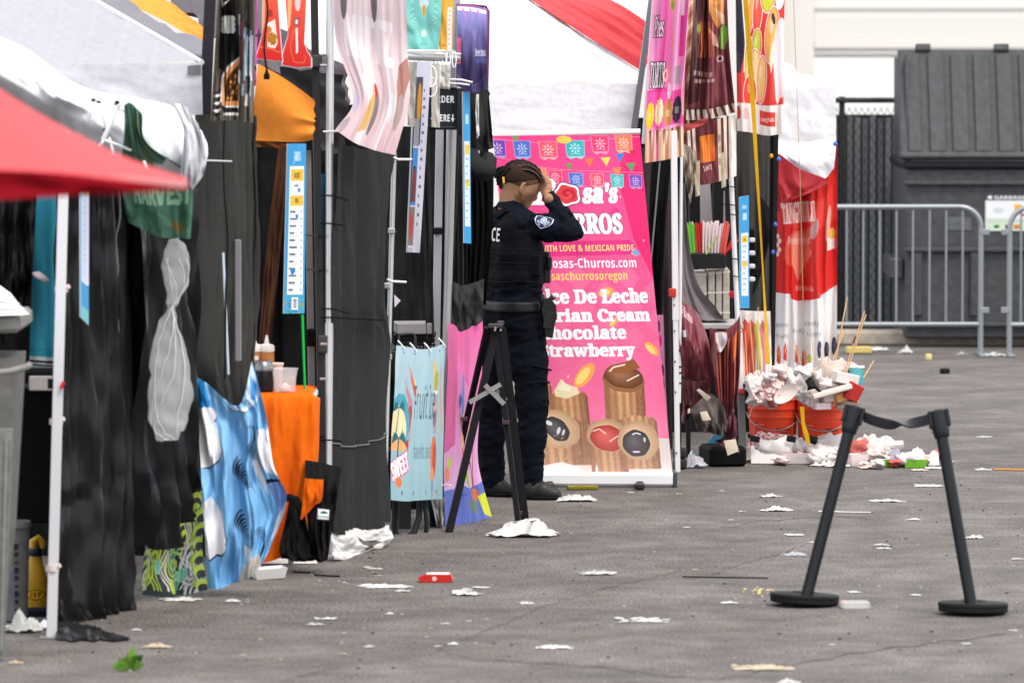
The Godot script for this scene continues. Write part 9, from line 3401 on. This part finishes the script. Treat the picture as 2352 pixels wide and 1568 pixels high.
	cu.tube([wr_r - ad * 0.05, wr_r - ad * 0.006, wr_r - ad * 0.005], [0.040, 0.038, 0.03], 18)
	part("cuff", cu, navy, shirt)
	# sleeve badge
	var pc := Cv.new(256, 192, rgb(222, 226, 234), 0, 0, 40, 30)
	pc.poly([2.2, 3, 9, 1.4, 20, 2.2, 31, 1.4, 37.8, 3, 38, 12, 33, 21, 20, 28, 7, 21, 2, 12], rgb(28, 40, 84))
	pc.ell(20, 11, 7.2, 7.2, rgb(206, 216, 232))
	pc.ell(20, 11, 5.4, 5.4, rgb(96, 120, 170))
	pc.ell(20, 11, 3.2, 3.2, rgb(200, 210, 226))
	write(pc, "SEATTLE", 9.5, 19, 4.6, rgb(220, 226, 240), sans, 12, 0.5, 0.0, Color.BLACK, 0.0, 0.95)
	write(pc, "POLICE", 31, 17.5, 5.6, rgb(220, 226, 240), sans, 13, 0.5, 0.0, Color.BLACK, 0.0, -0.95)
	var ax := (el_r - sh_r).normalized()
	var v1 := (Vector3(0, 0.42, 1) - ax * Vector3(0, 0.42, 1).dot(ax)).normalized()
	var v2 := v1.cross(ax).normalized()
	if v2.y < 0:
		v2 = -v2
	var sh := [Vector2(-1, 0.8), Vector2(-0.55, 0.92), Vector2(0, 0.86), Vector2(0.55, 0.92), Vector2(1, 0.8), Vector2(1.02, 0.2), Vector2(0.7, -0.4), Vector2(0, -0.92), Vector2(-0.7, -0.4), Vector2(-1.02, 0.2)]
	var pb2 := B.new()
	var grow_at := sh_r + ax * 0.112
	var rings := 7
	var n2 := sh.size()
	for j in rings:
		for i in n2 + 1:
			var q: Vector2 = sh[i % n2] * (float(j) / (rings - 1))
			q = q.rotated(-0.15)
			var th := q.y * 0.042 / 0.084
			var p := grow_at + ax * q.x * 0.050 + (v1 * cos(th) + v2 * sin(th)) * 0.085
			# settle on the sleeve
			for it in 8:
				var dd := field_d(p, [torso[5]] + arm_r, 60.0) - 0.004
				p -= (v1 * cos(th) + v2 * sin(th)) * (dd - 0.006)
			var qq: Vector2 = sh[i % n2] * (float(j) / (rings - 1))
			pb2.vert(p, Vector2(qq.x * 0.49 + 0.5, 0.5 - qq.y * 0.52))
	for j in rings - 1:
		for i in n2:
			var a := j * (n2 + 1) + i
			pb2.idx.append_array([a, a + n2 + 1, a + n2 + 2, a, a + n2 + 2, a + 1])
	part("sleeve_badge", pb2, print_mat(pc.tex(), 0.6), shirt, "dark blue shield badge with white edge")
	# vest
	var vb := [torso[2], torso[3], torso[4], seg.call(1177, 512, 0.10, 0.062)]
	var ve := B.new()
	nets(ve, vb, 0.010, 45.0, [Plane(Vector3.DOWN, -P(1180, 658, z0).y), Plane(Vector3.UP, P(1180, 488, z0).y)], 0.017, 0.005, Vector3(40, 90, 40), 90.0)
	var vest := part("vest", ve, black, o)
	for k in 4:
		var wb := B.new()
		var yy := 578.0 + k * 22.0
		var pth := []
		for q in 15:
			var a := lerpf(-0.2, PI * 0.98, q / 14.0)
			var dir := (r * sin(a) + -f * cos(a)).normalized()
			var p: Vector3 = J.call(1178, yy, 0.0) + dir * 0.36
			for it in 14:
				p -= dir * (field_d(p, vb, 45.0) - 0.018)
			pth.append(p)
		wb.tube(pth, 0.0035, 6)
		part("webbing", wb, mat(0.010, 0.010, 0.012, 0.6), vest)
	for q in [[1225, 610, 0.19, 0.085, 0.12, 0.05], [1190, 640, 0.205, 0.10, 0.05, 0.035], [1212, 568, 0.185, 0.03, 0.035, 0.03]]:
		var b := B.new()
		b.box(J.call(q[0], q[1], q[2]), Vector3(q[3], q[4], q[5]), Basis(Vector3.UP, -0.3), 0.01)
		part("pouch", b, black, vest)
	var sp := B.new()
	sp.tube([J.call(1142, 500, 0.10), J.call(1160, 486, 0.115), J.call(1182, 484, 0.115), J.call(1198, 492, 0.10)], 0.020, 8, false, true, 0.5)
	part("shoulder_strap", sp, black, vest)
	# front gear: radio and pouches seen past the chest
	for q in [[1253, 622, 0.05, 0.042, 0.13, 0.06], [1259, 604, 0.07, 0.03, 0.07, 0.05], [1254, 590, 0.03, 0.03, 0.06, 0.05]]:
		var b := B.new()
		b.box(J.call(q[0], q[1], q[2]), Vector3(q[3], q[4], q[5]), Basis(Vector3.UP, yaw), 0.008)
		part("radio", b, gear, vest)
	var cl := B.new()
	cl.tube([J.call(1247, 655, 0.08), J.call(1251, 664, 0.085), J.call(1246, 672, 0.085)], 0.004, 6)
	part("clip_ring", cl, mat(0.4, 0.38, 0.34, 0.3, "metal"), vest)
	# lettering across the back of the vest
	var g := glyphs("POLICE", sans)
	var lt := B.new()
	var lw := 0.335
	var tri: PackedVector2Array = g[0]
	for i in range(0, tri.size(), 3):
		var pts := []
		for j in 3:
			var q := tri[i + j]
			var p: Vector3 = J.call(1178, 552, 0.0) + r * ((q.x / g[1] - 0.5) * lw - 0.035) + up * (q.y * 0.072) - f * 0.4
			for it in 24:
				p += f * maxf((field_d(p, vb, 45.0) - 0.0235) * 0.9, -0.02)
			pts.append(p)
		lt.tri(pts[0], pts[1], pts[2])
	part("lettering", lt, mat(0.78, 0.77, 0.74, 0.6), vest)
	# belt and holster
	var be := B.new()
	nets(be, [torso[0], torso[1]], 0.009, 45.0, [Plane(Vector3.DOWN, -P(1180, 714, z0).y), Plane(Vector3.UP, P(1180, 689, z0).y)], 0.016)
	var belt := part("belt", be, gear, o)
	var ho := B.new()
	var k2 := (z0 - 0.16) / FOC
	var out := PackedVector2Array()
	for q in [[1246, 688], [1262, 684], [1274, 700], [1278, 724], [1272, 746], [1267, 776], [1250, 773], [1247, 740], [1241, 712]]:
		out.append(Vector2((q[0] - 1260) * k2, -(q[1] - 730) * k2))
	ho.prism(out, P(1260, 730, z0 - 0.17), Vector3(cos(0.3), 0, sin(-0.3)), up, 0.045)
	part("holster", ho, gear, belt)
	var gr := B.new()
	gr.tube([J.call(1251, 706, 0.17), J.call(1246, 690, 0.175), J.call(1243, 676, 0.18)], [0.02, 0.019, 0.016], 10)
	gr.tube([J.call(1262, 690, 0.18), J.call(1268, 682, 0.18), J.call(1274, 688, 0.18)], [0.012, 0.016, 0.012], 8)
	part("grip", gr, mat(0.014, 0.014, 0.014, 0.25), belt)
	var hb := B.new()
	hb.box(J.call(1259, 735, 0.20), Vector3(0.045, 0.09, 0.012), Basis(Vector3.BACK, -0.1), 0.006)
	hb.box(J.call(1275, 712, 0.17), Vector3(0.016, 0.06, 0.03), Basis(Vector3.BACK, 0.1), 0.005)
	part("holster_plate", hb, mat(0.016, 0.016, 0.017, 0.22), belt)
